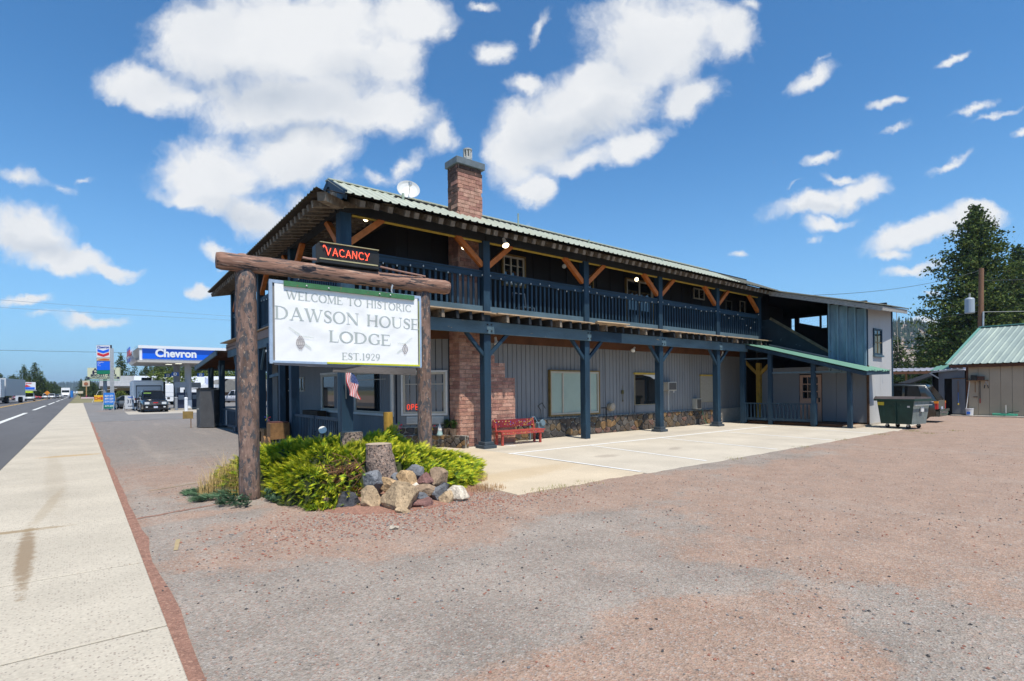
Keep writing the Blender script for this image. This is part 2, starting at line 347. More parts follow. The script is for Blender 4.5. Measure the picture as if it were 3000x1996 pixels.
# --- sidewalk panels
sw_m = bpy.data.materials.new('sidewalk_concrete'); sw_m.use_nodes = True
def conc(mt, base, chips, stain=None, stains=()):
    t = mt.node_tree; n = t.nodes; b = n['Principled BSDF']; b.inputs['Roughness'].default_value = .92; b.inputs['Specular IOR Level'].default_value = .2
    g = n.new('ShaderNodeNewGeometry'); P = g.outputs['Position']
    def nz(s, d=6, r=.6, v=P):
        q = n.new('ShaderNodeTexNoise'); q.inputs['Scale'].default_value = s; q.inputs['Detail'].default_value = d; q.inputs['Roughness'].default_value = r; t.links.new(v, q.inputs['Vector']); return q.outputs['Fac']
    def mr(x, a, b_, c=0, d=1):
        q = n.new('ShaderNodeMapRange'); t.links.new(x, q.inputs[0])
        for i, v in enumerate((a, b_, c, d)): q.inputs[i+1].default_value = v
        return q.outputs[0]
    def mix(f, a, c, mode='MIX'):
        q = n.new('ShaderNodeMix'); q.data_type = 'RGBA'; q.blend_type = mode
        for i, x in ((0, f), (6, a), (7, c)):
            if isinstance(x, (int, float)): q.inputs[i].default_value = x
            elif isinstance(x, tuple): q.inputs[i].default_value = (*x, 1)
            else: t.links.new(x, q.inputs[i])
        return q.outputs[2]
    c = mix(mr(nz(.7, 7), .3, .7), tuple(V(base)*.86), tuple(V(base)*1.08))
    vo = n.new('ShaderNodeTexVoronoi'); vo.inputs['Scale'].default_value = 46; t.links.new(P, vo.inputs['Vector'])
    hs = n.new('ShaderNodeSeparateColor'); t.links.new(vo.outputs['Color'], hs.inputs[0])
    near = mr(vo.outputs['Distance'], .28, .42, 1, 0)
    if chips:
        q = n.new('ShaderNodeMath'); q.operation = 'MULTIPLY'; t.links.new(near, q.inputs[0]); t.links.new(mr(hs.outputs[0], .6, .78, 0, chips), q.inputs[1])
        c = mix(q.outputs[0], c, mix(hs.outputs[2], (.16, .15, .14), (.42, .28, .2)))
    c = mix(1.0, c, mr(nz(35, 5, .7), .3, .7, .84, 1.12), 'MULTIPLY')
    for (x, y, rx, ry, a, w, col) in stains:
        mp = n.new('ShaderNodeMapping'); mp.vector_type = 'TEXTURE'; mp.inputs['Location'].default_value = (x, y, 0); mp.inputs['Rotation'].default_value = (0, 0, R(a)); mp.inputs['Scale'].default_value = (rx, ry, 100); t.links.new(P, mp.inputs[0])
        ln = n.new('ShaderNodeVectorMath'); ln.operation = 'LENGTH'; t.links.new(mp.outputs[0], ln.inputs[0])
        ad = n.new('ShaderNodeMath'); ad.operation = 'MULTIPLY_ADD'; t.links.new(nz(9, 8, .75), ad.inputs[0]); ad.inputs[1].default_value = 1.6; t.links.new(ln.outputs['Value'], ad.inputs[2])
        c = mix(mr(ad.outputs[0], 1.75, 1.3, 0, w), c, col)
    t.links.new(c, b.inputs['Base Color'])
    bp = n.new('ShaderNodeBump'); bp.inputs['Strength'].default_value = .35; bp.inputs['Distance'].default_value = .006; t.links.new(nz(60, 5, .7), bp.inputs['Height']); t.links.new(bp.outputs[0], b.inputs['Normal'])
conc(sw_m, (.50, .445, .355), .75, stains=[(-.47, 7.9, .10, 1.9, 2, .85, (.25, .18, .11)), (-.9, 9.25, 1.0, .12, -4, .8, (.28, .2, .11)), (-.42, 15, .22, 6.5, 2, .28, (.33, .27, .19)), (-.38, 11, .1, 2.2, -4, .4, (.33, .26, .17)), (-.2, 19.4, .9, .35, 4, .55, (.42, .26, .09))])
side = thing('sidewalk', 'sidewalk', 'sidewalk'); del side['category']; side['kind'] = 'structure'; side['label'] = 'pale exposed aggregate concrete sidewalk beside the road'
ys = [-20, -8, .2, 4.76, 6.69, 9.32, 13.8, 18.3, 22.8]
while ys[-1] < 120: ys.append(ys[-1]+4.57)
for a, b_ in zip(ys, ys[1:]):
    b_ = min(b_, 120); MB().box((-1.42, a+.016, -.1), (.5, b_-.016, .006)).build('panel', sw_m, side, bevel=.006)
sheet('joint_filler', [(-1.41, -20), (.49, -20), (.49, 119), (-1.41, 119)], -.02, M('joint_dirt', (.09, .07, .055), .95, .2), kind='structure')
red_m = M('red_cinder', (.29, .155, .11), .95, .25, 9, col2=(.42, .24, .17), c2=(30, .55, .06), bump=.8, bs=70, fine=.25)
# cinder strip along the sidewalk
st = MB(); n_ = 160; pv = []
for i in range(n_+1):
    y = -12+i*.55; w = .10+.07*NZ.noise(V((y*.7, 0, 3)))+.04*NZ.noise(V((y*3, 0, 3))); pv.append((.5, y, -.004)); pv.append((.5+max(.04, w), y, -.007))
st.add(pv, [(2*i, 2*i+1, 2*i+3, 2*i+2) for i in range(n_)]); st.build('cinder_strip', red_m, kind='structure')
# crack line with red cinder running to the log post
ck = MB(); pv = []
for i in range(31):
    f = i/30; x = .6+f*1.7; y = 9.1+.55*f+.05*NZ.noise(V((f*9, 1, 0))); w = .03+.035*abs(NZ.noise(V((f*14, 5, 0)))); pv += [(x, y-w, -.0075), (x, y+w, -.0075)]
ck.add(pv, [(2*i, 2*i+2, 2*i+3, 2*i+1) for i in range(30)]); ck.build('crack_fill', red_m, kind='structure')
# --- concrete parking slab
slab_m = bpy.data.materials.new('slab_concrete'); slab_m.use_nodes = True
conc(slab_m, (.54, .48, .385), .12, stains=[(10.5, 9.2, .5, .3, 0, .5, (.3, .25, .2)), (13.2, 9, .5, .2, 20, .5, (.3, .25, .2)), (17, 12, 8, .5, 0, .35, (.36, .32, .27)), (10, 12.2, 1.5, .5, 0, .4, (.33, .29, .24))])
slab2_m = bpy.data.materials.new('slab_concrete_tan'); slab2_m.use_nodes = True
conc(slab2_m, (.57, .475, .345), .06, stains=[(7, 8.5, 2.5, .6, 10, .35, (.46, .33, .18)), (8, 12.6, 1.6, .6, 0, .4, (.5, .4, .27))])
slab = thing('parking_slab', 'pale concrete parking slab with painted bays in front of the lodge', 'slab'); del slab['category']; slab['kind'] = 'structure'
def jag(x0, x1, y): return [(x0+(x1-x0)*i/24, y+.05*NZ.noise(V((x0+(x1-x0)*i/24*1.3, 7, 0)))+(0.03 if i not in (0, 24) else 0)*rnd(-1, 1)) for i in range(25)]
def slabp(pts, mt): MB().prism([(x, y, -.1) for x, y in pts], (0, 0, .104)).build('panel', mt, slab, bevel=.008)
slabp(jag(5.62, 8.99, 6.88)+[(8.99, 13.9), (6.6, 15.2), (5.75, 12.75)], slab2_m)
xs = [9.01, 16.2, 24.2]
for a, b_ in zip(xs, xs[1:]): slabp(jag(a, b_-.015, 6.82)+[(b_-.015, 13.9), (a, 13.9)], slab_m)
slabp([(24.2, 6.7), (30.2, 7.4), (30.2, 8.35), (26.3, 8.35), (26.3, 13.9), (24.2, 13.9)], slab_m)
stripe_m = M('bay_paint', (.74, .74, .72), .75, .06, 9, col2=(.5, .46, .4), c2=(10, .66, .05))
def stripe(p, q, w=.1):
    p = V((*p, .0085)); q = V((*q, .0085)); d = (q-p).normalized(); s_ = V((-d.y, d.x, 0))*w/2
    me = bpy.data.meshes.new('bay_line'); me.from_pydata([p-s_, q-s_, q+s_, p+s_], [], [(0, 1, 2, 3)]); me.materials.append(stripe_m)
    link(bpy.data.objects.new('bay_line', me), slab)
stripe((8.96, 11.27), (23.28, 11.2), .13)
for a, b_ in (((9.06, 11.2), (9.04, 7.0)), ((12.05, 11.15), (11.5, 6.98)), ((15.6, 11.15), (15.0, 6.95)), ((19.4, 11.15), (18.75, 6.95)), ((23.23, 11.15), (22.4, 6.95)), ((10.3, 12.6), (10.3, 13.3))): stripe(a, b_, .085)
faded = M('faded_yellow', (.38, .29, .16), .9, .1, 9)
for pts in ([(.95, 11.5), (2.2, 12.1), (2.2, 12.14), (.95, 11.53)], [(.8, 7.0), (.84, 7.0), (.93, 7.5), (.88, 7.5)]): sheet('faded_line', pts, -.006, faded, kind='structure')
sheet('oil_pad', [(3.2, 60.5), (11, 60.5), (10.5, 52), (3.0, 52)], .004, M('pad_concrete', (.42, .38, .32), .9, .1, 2), kind='structure')
# loose stones all over the lot: one scattered mass
def scatter_stones(name, n, area, smin, smax, mt, dens=None, lab=''):
    mb = MB()
    base = [(1,0,0),(-1,0,0),(0,1,0),(0,-1,0),(0,0,.8),(0,0,-.4)]; fs = [(0,2,4),(2,1,4),(1,3,4),(3,0,4),(2,0,5),(1,2,5),(3,1,5),(0,3,5)]
    k = 0
    while k < n:
        x, y = area()
        if .5 > x > -1.5 and dens is None: continue
        if dens and random.random() > dens(x, y): continue
        s = smin+(smax-smin)*random.random()**3.2; a = rnd(0, 6.28); e = rnd(.6, 1.3)
        mb.cur = random.choice((0, 0, 1, 1, 2, 3)); z0 = .006 if (5.6 < x < 24 and 6.85 < y) else -.012
        mb.add([(x+s*(p[0]*cos(a)*e-p[1]*sin(a)+rnd(-.2, .2)), y+s*(p[0]*sin(a)*e+p[1]*cos(a)+rnd(-.2, .2)), z0+s*(.25+p[2]*rnd(.6, 1))) for p in base], fs); k += 1
    return mb.build(name, mt, kind='stuff', label=lab)
stone_ms = [M('chip_gray', (.17, .16, .155), .9, .3, 30), M('chip_red', (.3, .13, .09), .9, .3, 30), M('chip_pale', (.36, .32, .28), .9, .2, 30), M('chip_dark', (.06, .055, .055), .9, .3, 30)]
def fan():
    r = 1.6+26*random.random()**1.7; a = R(rnd(2, 100)); return r*cos(a), r*sin(a)
def lotd(x, y):
    if x < .5 or (5.5 < x < 30 and y > 6.8) : return 0
    v = .25+1.6*max(0, NZ.noise(V((x*.5, y*.5, 0)))+.1)
    if abs((y-5.4)+(x-4.4)*.8) < .6 and x > 3: v += .8
    if x > 7: v += .3
    return v
scatter_stones('loose_gravel', 13000, fan, .003, .017, stone_ms, lotd, 'loose gravel scattered over the lot')
def nearrock():
    return random.gauss(4.0, 1.5), random.gauss(6.9, .55)
scatter_stones('cinder_gravel', 6000, nearrock, .005, .022, [stone_ms[1], stone_ms[1], stone_ms[2], stone_ms[0]], lambda x, y: 1 if x > .9 and y > 5.4 and not (x > 5.6 and y > 6.85) else 0, 'red cinder gravel around the rock pile')
# ================================================================ the lodge
navy = M('navy_paint', (.012, .036, .062), .62, .25, 3, st=(1, 1, .25), col2=(.03, .075, .115), c2=(2.2, .55, .15), col3=(.3, .23, .14), c3=(30, .73, .03), bump=.35, bs=30)
navy_x = M('navy_paint_rail', (.014, .038, .064), .62, .25, 3, st=(.25, 1, 1), col2=(.035, .075, .11), c2=(2.2, .55, .15), col3=(.4, .28, .15), c3=(16, .70, .03), bump=.35, bs=30)
faded_b = M('faded_blue_paint', (.075, .125, .155), .75, .22, 3, st=(.3, 1, 1), col2=(.02, .07, .125), c2=(.55, .6, .05), col3=(.42, .29, .16), c3=(14, .665, .03), bump=.5, bs=28)
plinth_m = M('plinth_paint', (.05, .065, .08), .75, .2, 6, bump=.3)
black_w = M('black_stained_wood', (.014, .016, .018), .7, .3, 3, bump=.3, bs=30)
orange_w = M('orange_stained_brace', (.44, .13, .025), .6, .25, 6, bump=.25, bs=40, col2=(.2, .06, .015), c2=(5, .62, .1))
tail_m = M('weathered_rafter_wood', (.17, .135, .10), .9, .35, 7, bump=.4, col2=(.32, .28, .22), c2=(6, .55, .1))
deck_w = M('bare_deck_wood', (.42, .30, .19), .85, .25, 5, bump=.3)
brown_w = M('red_brown_board', (.11, .045, .02), .7, .3, 2.5, bump=.2)
fascia_m = M('tan_fascia_paint', (.24, .16, .125), .7, .1, 2, bump=.1)
yell_w = M('ochre_trim', (.5, .34, .05), .6, .2, 5, bump=.1)
siding_m = M('gray_siding_paint', (.215, .22, .225), .7, .12, .8, st=(1, 1, .3), col2=(.12, .14, .165), c2=(1.2, .58, .2), bump=.15, bs=40)
siding_d = M('siding_groove', (.03, .035, .045), .9, .1, bump=0)
upper_m = M('charcoal_siding', (.016, .016, .018), .8, .2, 1, bump=.2)
roof_m = M('green_roof_metal', (.46, .48, .38), .6, .1, 1.2, col2=(.50, .49, .32), c2=(1.6, .6, .12), bump=.05, metal=.25, spec=.5)
frame_m = M('almond_window_frame', (.46, .42, .34), .5, .08, 4, bump=0)
white_f = M('white_window_trim', (.62, .61, .58), .55, .07, 4, bump=.05)
wood_f = M('ochre_window_trim', (.2, .13, .04), .6, .25, 5, bump=.1)
pane_m = glass('window_glass', (.012, .014, .015))
mort = M('pale_mortar', (.38, .35, .30), .95, .12, 6, bump=.4)
gal_m = M('galvanised', (.5, .5, .49), .45, .15, 6, metal=.6, bump=.05)
lodge = thing('lodge_building', 'two storey historic lodge with navy posts, balcony railings and green metal roof', 'building', (9, 16, 0))
def SXY(Y): return 4.9+.028*(Y-12.87)
# core walls
wl = MB()
wl.box((8.9, 14.12, 0), (27, 14.4, 3.9)); lw = wl.build('wall', siding_d, lodge)
wu = MB(); wu.box((7.13, 14.1, 3.9), (27.2, 14.4, 7.35)); wu.box((7.13, 14.4, 3.9), (7.4, 27, 7.0)); wu.box((7.4, 26.9, 0), (27.2, 27.1, 6.8)); wu.box((27, 14.4, 0), (27.2, 27, 7.3)); wu.box((26.9, 13.98, 0), (29.3, 14.12, 7.0)); wu.box((26.1, 12.6, 6.42), (27.4, 14.0, 6.6))
upw = wu.build('upper_wall', upper_m, lodge)
for i in range(24):
    x = 7.5+i*.81; piece('seam_batten', upper_m, (x, 14.075, 3.97), (x+.05, 14.12, 7.0), upw)
# floor deck and porch ceiling
fl = MB(); fl.box((5.0, 12.45, 3.93), (27, 14.1, 3.965)); fl.box((5.0, 14.1, 3.93), (7.1, 27.3, 3.965)); dk = fl.build('balcony_deck', deck_w, lodge)
MB().box((5.2, 12.95, 3.72), (27, 27.2, 3.75)).build('porch_ceiling', brown_w, lodge)
# roof plates
pr = MB()
pr.add([(4.15, 11.95, 6.26), (27.4, 11.95, 6.26), (27.4, 14.4, 7.36), (6.6, 14.4, 7.1)], [(0, 1, 2, 3)])
pr.add([(4.15, 11.95, 6.26), (6.6, 14.4, 6.62), (6.6, 27.6, 6.62), (4.6, 27.7, 6.25)], [(0, 1, 2, 3)])
pr.add([(6.6, 14.4, 6.62), (27.4, 14.4, 6.9), (27.4, 27.6, 6.6), (6.6, 27.6, 6.62)], [(0, 1, 2, 3)])
pr.build('roof_deck', M('soffit_dark_wood', (.05, .036, .025), .9, .3), lodge)
gable = MB(); gable.add([(4.80, 11.97, 6.29), (5.53, 15.0, 7.66), (5.7, 18.2, 6.5), (5.6, 15.0, 6.5)], [(0, 1, 3), (1, 2, 3)])
gable.bar((4.82, 12.0, 6.27), (5.52, 15.0, 7.62), .05, .2); gable.bar((5.52, 15.0, 7.62), (5.7, 18, 6.5), .05, .2); gable.build('gable_fascia', navy_x, lodge)
gb = MB(); gb.add([(5.5, 15, 7.66), (24.9, 15, 7.66), (24.9, 18.4, 6.4), (5.7, 18.4, 6.4)], [(0, 1, 2, 3)]); gb.build('rear_roof', roof_m, lodge)
rf = MB().bar((5.48, 15.02, 7.70), (24.95, 15.02, 7.70), .26, .035).build('roof', roof_m, lodge)
def rib_panel(name, lo0, lo1, hi0, hi1, mt, parent, nr=4, rib=.035, n=(0, 0, 1)):
    lo0, lo1, hi0, hi1 = map(V, (lo0, lo1, hi0, hi1)); n = V(n); prof = []
    for i in range(nr):
        a = i/nr; w = 1/nr; prof += [(a, 0), (a+w*.58, 0), (a+w*.72, rib), (a+w*.86, rib), (a+w*.999, 0)]
    vs = []
    for t_, h in prof: vs += [lo0.lerp(lo1, t_)+n*h, hi0.lerp(hi1, t_)+n*h]
    me = bpy.data.meshes.new(name); me.from_pydata(vs, [], [(2*i, 2*i+2, 2*i+3, 2*i+1) for i in range(len(prof)-1)]); me.materials.append(mt); me.update()
    o = link(bpy.data.objects.new(name, me), parent); s_ = o.modifiers.new('s', 'SOLIDIFY'); s_.thickness = .006; return o
NP = 19; sn = V((0, -.414, .91))
for i in range(NP):
    a = i/NP; b = (i+1)/NP; lx = lambda t_: 4.78+(22.5-4.78)*t_; hx = lambda t_: 5.48+(24.9-5.48)*t_
    rib_panel('roof_panel', (lx(a), 11.93, 6.29), (lx(b), 11.93, 6.29), (hx(a), 15.0, 7.69), (hx(b), 15.0, 7.69), roof_m, rf, 4, .03, sn)
dark_metal = M('dull_roof_metal', (.12, .125, .1), .6, .3, 4, col2=(.2, .15, .06), c2=(8, .56, .1), bump=.1)
for i in range(5):
    rib_panel('roof_panel', (22.5+i*.8, 11.93, 6.285), (23.3+i*.8, 11.93, 6.285), (24.4+i*.5, 14.4, 7.4), (24.9+i*.5, 14.4, 7.4), dark_metal, rf, 3, .03)
for i in range(17):
    y0 = 11.95+i*.925; y1 = y0+.925; f0 = (y0-11.95)/15.75; f1 = (y1-11.95)/15.75
    rib_panel('roof_panel', (4.12+.45*f0, y0, 6.28), (4.12+.45*f1, y1, 6.28), (6.6, y0+(2.4 if i < 1 else 0), 6.64), (6.6, y1, 6.64), dark_metal, rf, 4, .03)
# rafters
for i in range(59):
    x = 5.25+i*.36+(.1 if i % 7 == 3 else 0); pbar('rafter', tail_m, (x, 12.07, 6.155), (x, 14.0, 6.96), .13, .15, lodge)
for i in range(42):
    y = 12.75+i*.36; xo = 4.3+.028*(y-12.87)*.99; pbar('rafter', tail_m, (xo, y, 6.14), (6.4, y, 6.50), .13, .15, lodge)
pbar('rafter', tail_m, (4.28, 12.08, 6.13), (6.3, 14.1, 6.52), .2, .2, lodge)
# posts
PX_ = [9.35, 13.6, 17.82, 22.02]
def post(x, y, z0, z1, w=.24, mt=navy): return piece('post', mt, (x-w/2, y-w/2, z0), (x+w/2, y+w/2, z1), lodge)
post(5.1, 12.87, 0, 6.1, .28)
for x in PX_: post(x, 12.84, .0, 6.1, .235)
post(25.87, 12.84, 3.4, 6.1, .2)
for x, y in [(5.1, 12.87)]+[(x, 12.84) for x in PX_ if x != 13.6]:
    o = MB(); o.box((x-.23, y-.23, .0), (x+.23, y+.23, .1)); o.box((x-.17, y-.17, .1), (x+.17, y+.17, .2)); o.build('post_plinth', plinth_m, lodge, bevel=.01)
SP = [17.1, 21.35, 25.6]
for y in SP: post(SXY(y)+.14, y, 0, 6.1, .24)
post(SXY(26.5)+.14, 26.6, 3.9, 6.1, .2)
for y in (29.8, 33.2): post(SXY(y)+.14, y, 0, 3.3, .24)
for y, w in ((18.25, .17), (19.7, .15)): post(5.12, y, 0, 3.4, w)
for y in (17.1, 21.35, 25.6, 29.8, 33.2):
    x = SXY(y)+.14; MB().box((x-.2, y-.2, 0), (x+.2, y+.2, .22)).build('post_plinth', plinth_m, lodge, bevel=.01)
MB().box((4.9, 20.0, 0), (5.4, 20.6, .36)).build('post_plinth', plinth_m, lodge, bevel=.01)
pbar('cross_rail', faded_b, (5.12, 18.3, 2.32), (5.12, 19.65, 2.25), .06, .1, lodge)
# beams
for a, b in ((4.95, 9.3), (9.32, 13.58), (13.6, 17.8), (17.82, 22.0), (22.02, 26.05)): piece('eave_beam', black_w, (a, 12.70, 6.1), (b-.004, 12.92, 6.36), lodge)
piece('ochre_strip', yell_w, (5.3, 12.80, 6.06), (26, 12.86, 6.1), lodge)
bx = [6.0, 13.62, 15.05, 18.0, 20.6, 24.4]
for a, b, mt in ((4.9, 9.46, faded_b), (9.46, 13.7, faded_b), (13.7, 15.3, navy_x), (15.3, 17.9, faded_b), (17.9, 24.38, faded_b)):
    piece('floor_beam', mt, (a, 12.62, 3.37), (b-.006, 12.72, 3.715), lodge)
for x in PX_:
    for dx in (-.07, .07):
        for dz in (.08, .26): MB().cyl((x+dx, 12.6, 3.37+dz), (x+dx, 12.622, 3.37+dz), .022, n=8).build('bolt', black_w, lodge)
def yb(name, mt, y0, y1, z0, z1, xo, w):
    pbar(name, mt, (SXY(y0)+xo, y0, (z0+z1)/2), (SXY(y1)+xo, y1, (z0+z1)/2), w, z1-z0, lodge)
yb('eave_beam', black_w, 12.93, 26.8, 6.1, 6.36, .14, .2)
yb('deck_fascia', fascia_m, 12.95, 27.4, 3.62, 3.9, -.02, .05)
yb('floor_beam', faded_b, 12.95, 27.3, 3.31, 3.62, .04, .1)
# braces
for i, x in enumerate([5.1]+PX_+[25.87]):
    for s in (-1, 1):
        if (i == 0 and s < 0) or (i == 5 and s > 0): continue
        pbar('brace', orange_w, (x+s*.1, 12.82, 5.38), (x+s*1.0, 12.82, 6.12), .13, .15, lodge)
        if 0 < i < 5: pbar('brace', navy, (x+s*.09, 12.8, 2.74), (x+s*.76, 12.74, 3.4), .09, .1, lodge)
for y in (12.87, 17.1, 21.35, 26.6):
    for s in (-1, 1):
        if (y < 13 and s < 0) or (y > 26 and s > 0): continue
        x = SXY(y)+.14; pbar('brace', orange_w, (x, y+s*.1, 5.35), (x, y+s*.95, 6.12), .13, .15, lodge)
for y in (17.1, 21.35, 25.6, 29.8, 33.2):
    for s in (-1, 1):
        x = SXY(y)+.1; pbar('brace', faded_b, (x, y+s*.09, 2.55), (x, y+s*.55, 3.3 if y < 28 else 3.05), .07, .08, lodge)
# joist tails and deck edge
for i in range(47):
    x = 5.45+i*.44+rnd(-.015, .015)
    if min(abs(x-p) for p in PX_) < .1: continue
    o = MB().prism([(x-.045, 12.38, 3.70), (x-.045, 12.40, 3.925), (x-.045, 14.0, 3.925), (x-.045, 14.0, 3.73), (x-.045, 12.52, 3.73)], (.09, 0, 0))
    o.build('joist', black_w if i % 5 else tail_m, lodge)
ed = [4.7]+[v for p in PX_ for v in (p-.125, p+.125)]+[26.2]
for a, b in zip(ed[::2], ed[1::2]):
    n = max(1, int((b-a)/2.1))
    for k in range(n):
        a0 = a+(b-a)*k/n; b0 = a+(b-a)*(k+1)/n; piece('deck_board', deck_w, (a0+.004, 12.33+rnd(0, .03), 3.928), (b0-.004, 12.5, 3.963), lodge)
# railings
def railing(x0, x1):
    piece('handrail', navy_x, (x0, 12.79, 5.03), (x1, 12.83, 5.19), lodge); piece('handrail_cap', navy_x, (x0, 12.76, 5.19), (x1, 12.88, 5.225), lodge)
    bp = piece('bottom_rail', faded_b, (x0, 12.78, 4.0), (x1, 12.84, 4.19), lodge)
    n = round((x1-x0)/.178)
    for k in range(n):
        x = x0+(k+.5)*(x1-x0)/n; piece('baluster', navy, (x-.033, 12.835, 4.12), (x+.033, 12.87, 5.1), lodge)
xs = [5.1]+PX_+[25.87]
for a, b in zip(xs, xs[1:]): railing(a+.13, b-.12)
def yrail(y0, y1, zt, zb, sp=.178, h=.14, w=.033, xo=.12):
    yb('handrail', navy_x, y0, y1, zt-h, zt, xo, .05); yb('bottom_rail', navy_x, y0, y1, zb, zb+h, xo, .05)
    n = round((y1-y0)/sp)
    for k in range(n):
        y = y0+(k+.5)*(y1-y0)/n; x = SXY(y)+xo; piece('baluster', navy, (x-.015, y-w, zb+h*.5), (x+.02, y+w, zt-h*.5), lodge)
for a, b in ((12.87, 17.1), (17.1, 21.35), (21.35, 26.6)): yrail(a+.15, b-.13, 5.19, 4.0)
yrail(13.05, 14.95, 1.06, .12, .15, .08, .025); yrail(15.05, 16.95, 1.06, .12, .15, .08, .025)
yrail(21.5, 25.45, .95, .12, .16, .1); yrail(25.75, 29.65, .95, .12, .16, .1); yrail(29.95, 33.05, .93, .12, .16, .1)
piece('post', M('pale_post', (.5, .48, .45), .7, .1), (SXY(28)+.02, 28.0, .2), (SXY(28)+.06, 28.06, .88), lodge)
# far lean-to of the street porch
ln = MB(); ln.add([(4.8, 27.3, 3.62), (4.95, 33.9, 3.16), (10.5, 33.9, 3.16), (10.5, 27.3, 3.62)], [(0, 1, 2, 3)]); ln.build('porch_roof', tail_m, lodge)
pbar('porch_roof_beam', faded_b, (4.83, 27.2, 3.5), (4.98, 34.0, 3.04), .06, .22, lodge); pbar('porch_roof_beam', faded_b, (5.0, 33.9, 3.04), (10.5, 33.9, 3.04), .06, .22, lodge)
for i in range(12): pbar('porch_rafter', brown_w, (4.95, 27.6+i*.55, 3.5-.07*.55*i), (10.4, 27.6+i*.55, 3.5-.07*.55*i), .05, .12, lodge)
# lower siding
for i in range(86):
    x = 10.0+i*.198
    if x > 26.8: break
    piece('siding_board', siding_m, (x+.012, 14.09+rnd(0, .004), .66), (x+.188, 14.12, 3.28), lw)
piece('soffit_board', brown_w, (9.7, 14.0, 3.26), (26.9, 14.1, 3.68), lodge)
for x in (12.75, 16.05, 17.5): piece('trim_board', siding_m, (x, 14.06, .66), (x+.12, 14.094, 3.27), lodge)
cdir = V((-.778, .628, 0)); cn = V((-.628, -.778, 0)); c0 = V((8.84, 14.05, 0))
def cbox(name, mt, s0, s1, d0, d1, z0, z1, parent=lodge):
    p = c0+cdir*s0; q = c0+cdir*s1; m_ = MB(); a = p+cn*d0; b = q+cn*d0; c = q+cn*d1; d = p+cn*d1
    m_.prism([(v.x, v.y, z0) for v in (a, b, c, d)], (0, 0, z1-z0)); return m_.build(name, mt, parent)
cw = cbox('wall', siding_d, -.1, 1.62, -.2, -.012, 0, 3.7)
for i in range(8): cbox('siding_board', siding_m, i*.2+.012, i*.2+.188, -.012, .016, .6, 3.3, cw)
cbox('soffit_board', brown_w, -.1, 1.62, .0, .05, 3.3, 3.7)
def swx(Y): return 7.57+.028*(Y-15.1)
sw = MB(); sw.prism([(swx(15.1)+.013, 15.1, 0), (swx(30.1)+.013, 30.1, 0), (swx(30.1)+.3, 30.1, 0), (swx(15.1)+.3, 15.1, 0)], (0, 0, 3.7)); sww = sw.build('wall', siding_d, lodge)
for i in range(94):
    y = 15.12+i*.16; x = swx(y); piece('siding_board', siding_m, (x-.02+rnd(0, .003), y+.014, .05), (x+.02, y+.15, 3.6), sww)
def window(name, axis, a, b, z0, z1, at, fm, mull=(), depth=.05, trim=None, inner=None, pm=None, fw=.055, hm=()):
    """axis 'x': in a wall facing -Y at y=at ; 'y': facing -X at x=at (function of y)"""
    w = thing_part = None
    def bx_(mt, s0, s1, u0, u1, d0, d1, nm, par):
        if axis == 'x': return piece(nm, mt, (s0, at-d1, u0), (s1, at-d0, u1), par)
        if axis == 'y': x = at((s0+s1)/2); return piece(nm, mt, (x-d1, s0, u0), (x-d0, s1, u1), par)
        return cbox(nm, mt, s0, s1, d0, d1, u0, u1, par)
    w = bx_(pm or pane_m, a+fw, b-fw, z0+fw, z1-fw, -.01, .012, 'window', lodge)
    for s0, s1, u0, u1 in ((a, b, z1-fw, z1), (a, b, z0, z0+fw), (a, a+fw, z0+fw, z1-fw), (b-fw, b, z0+fw, z1-fw)): bx_(fm, s0, s1, u0, u1, 0, depth, 'frame', w)
    for m_ in mull: bx_(fm, m_-fw*.5, m_+fw*.5, z0+fw, z1-fw, .005, depth*.9, 'mullion', w)
    for h_ in hm: bx_(fm, a+fw, b-fw, h_-.012, h_+.012, .005, .025, 'glazing_bar', w)
    if trim:
        tm, tw = trim
        for s0, s1, u0, u1 in ((a-tw, b+tw, z1+.002, z1+tw), (a-tw, b+tw, z0-tw, z0-.002), (a-tw, a-.002, z0, z1), (b+.002, b+tw, z0, z1)): bx_(tm, s0, s1, u0, u1, -.01, depth+.02, 'trim', w)
    return w
blind_m = M('window_blind', (.33, .42, .33), .35, .06, 2, bump=0, spec=.9)
w1 = window('w', 'x', 13.05, 15.58, .80, 2.36, 14.06, frame_m, (13.68, 15.1), .07, (wood_f, .05), pm=blind_m, fw=.06)
for k in range(38): piece('blind_slat', M('blind_slat_m', (.42, .50, .42), .4, .05, 2, bump=0), (13.12, 14.036, .875+k*.038), (15.5, 14.046, .898+k*.038), w1)
window('w', 'x', 17.85, 19.35, 1.02, 2.3, 14.09, M('thin_tan_frame', (.35, .3, .2), .6, .1, bump=0), (), .03, pm=pane_m, fw=.025)
piece('window_head', yell_w, (17.8, 14.02, 2.3), (19.4, 14.09, 2.37), lodge); piece('panel', siding_m, (17.85, 14.05, .69), (19.35, 14.09, 1.0), lodge)
MB().prism([(18.35, 14.06, 2.28), (19.3, 14.06, 2.28), (19.3, 14.06, 2.12), (19.15, 14.06, 2.1), (18.9, 14.06, 2.2)], (0, .005, 0)).build('curtain', white_f, lodge)
curt = M('lace_curtain', (.33, .30, .24), .8, .12, 12, bump=.2)
window('w', 'x', 22.72, 23.85, 1.03, 2.27, 14.09, M('thin_tan_frame', (.35, .3, .2)), (), .02, pm=curt, fw=.02); piece('window_head', yell_w, (22.68, 14.02, 2.27), (23.9, 14.09, 2.33), lodge)
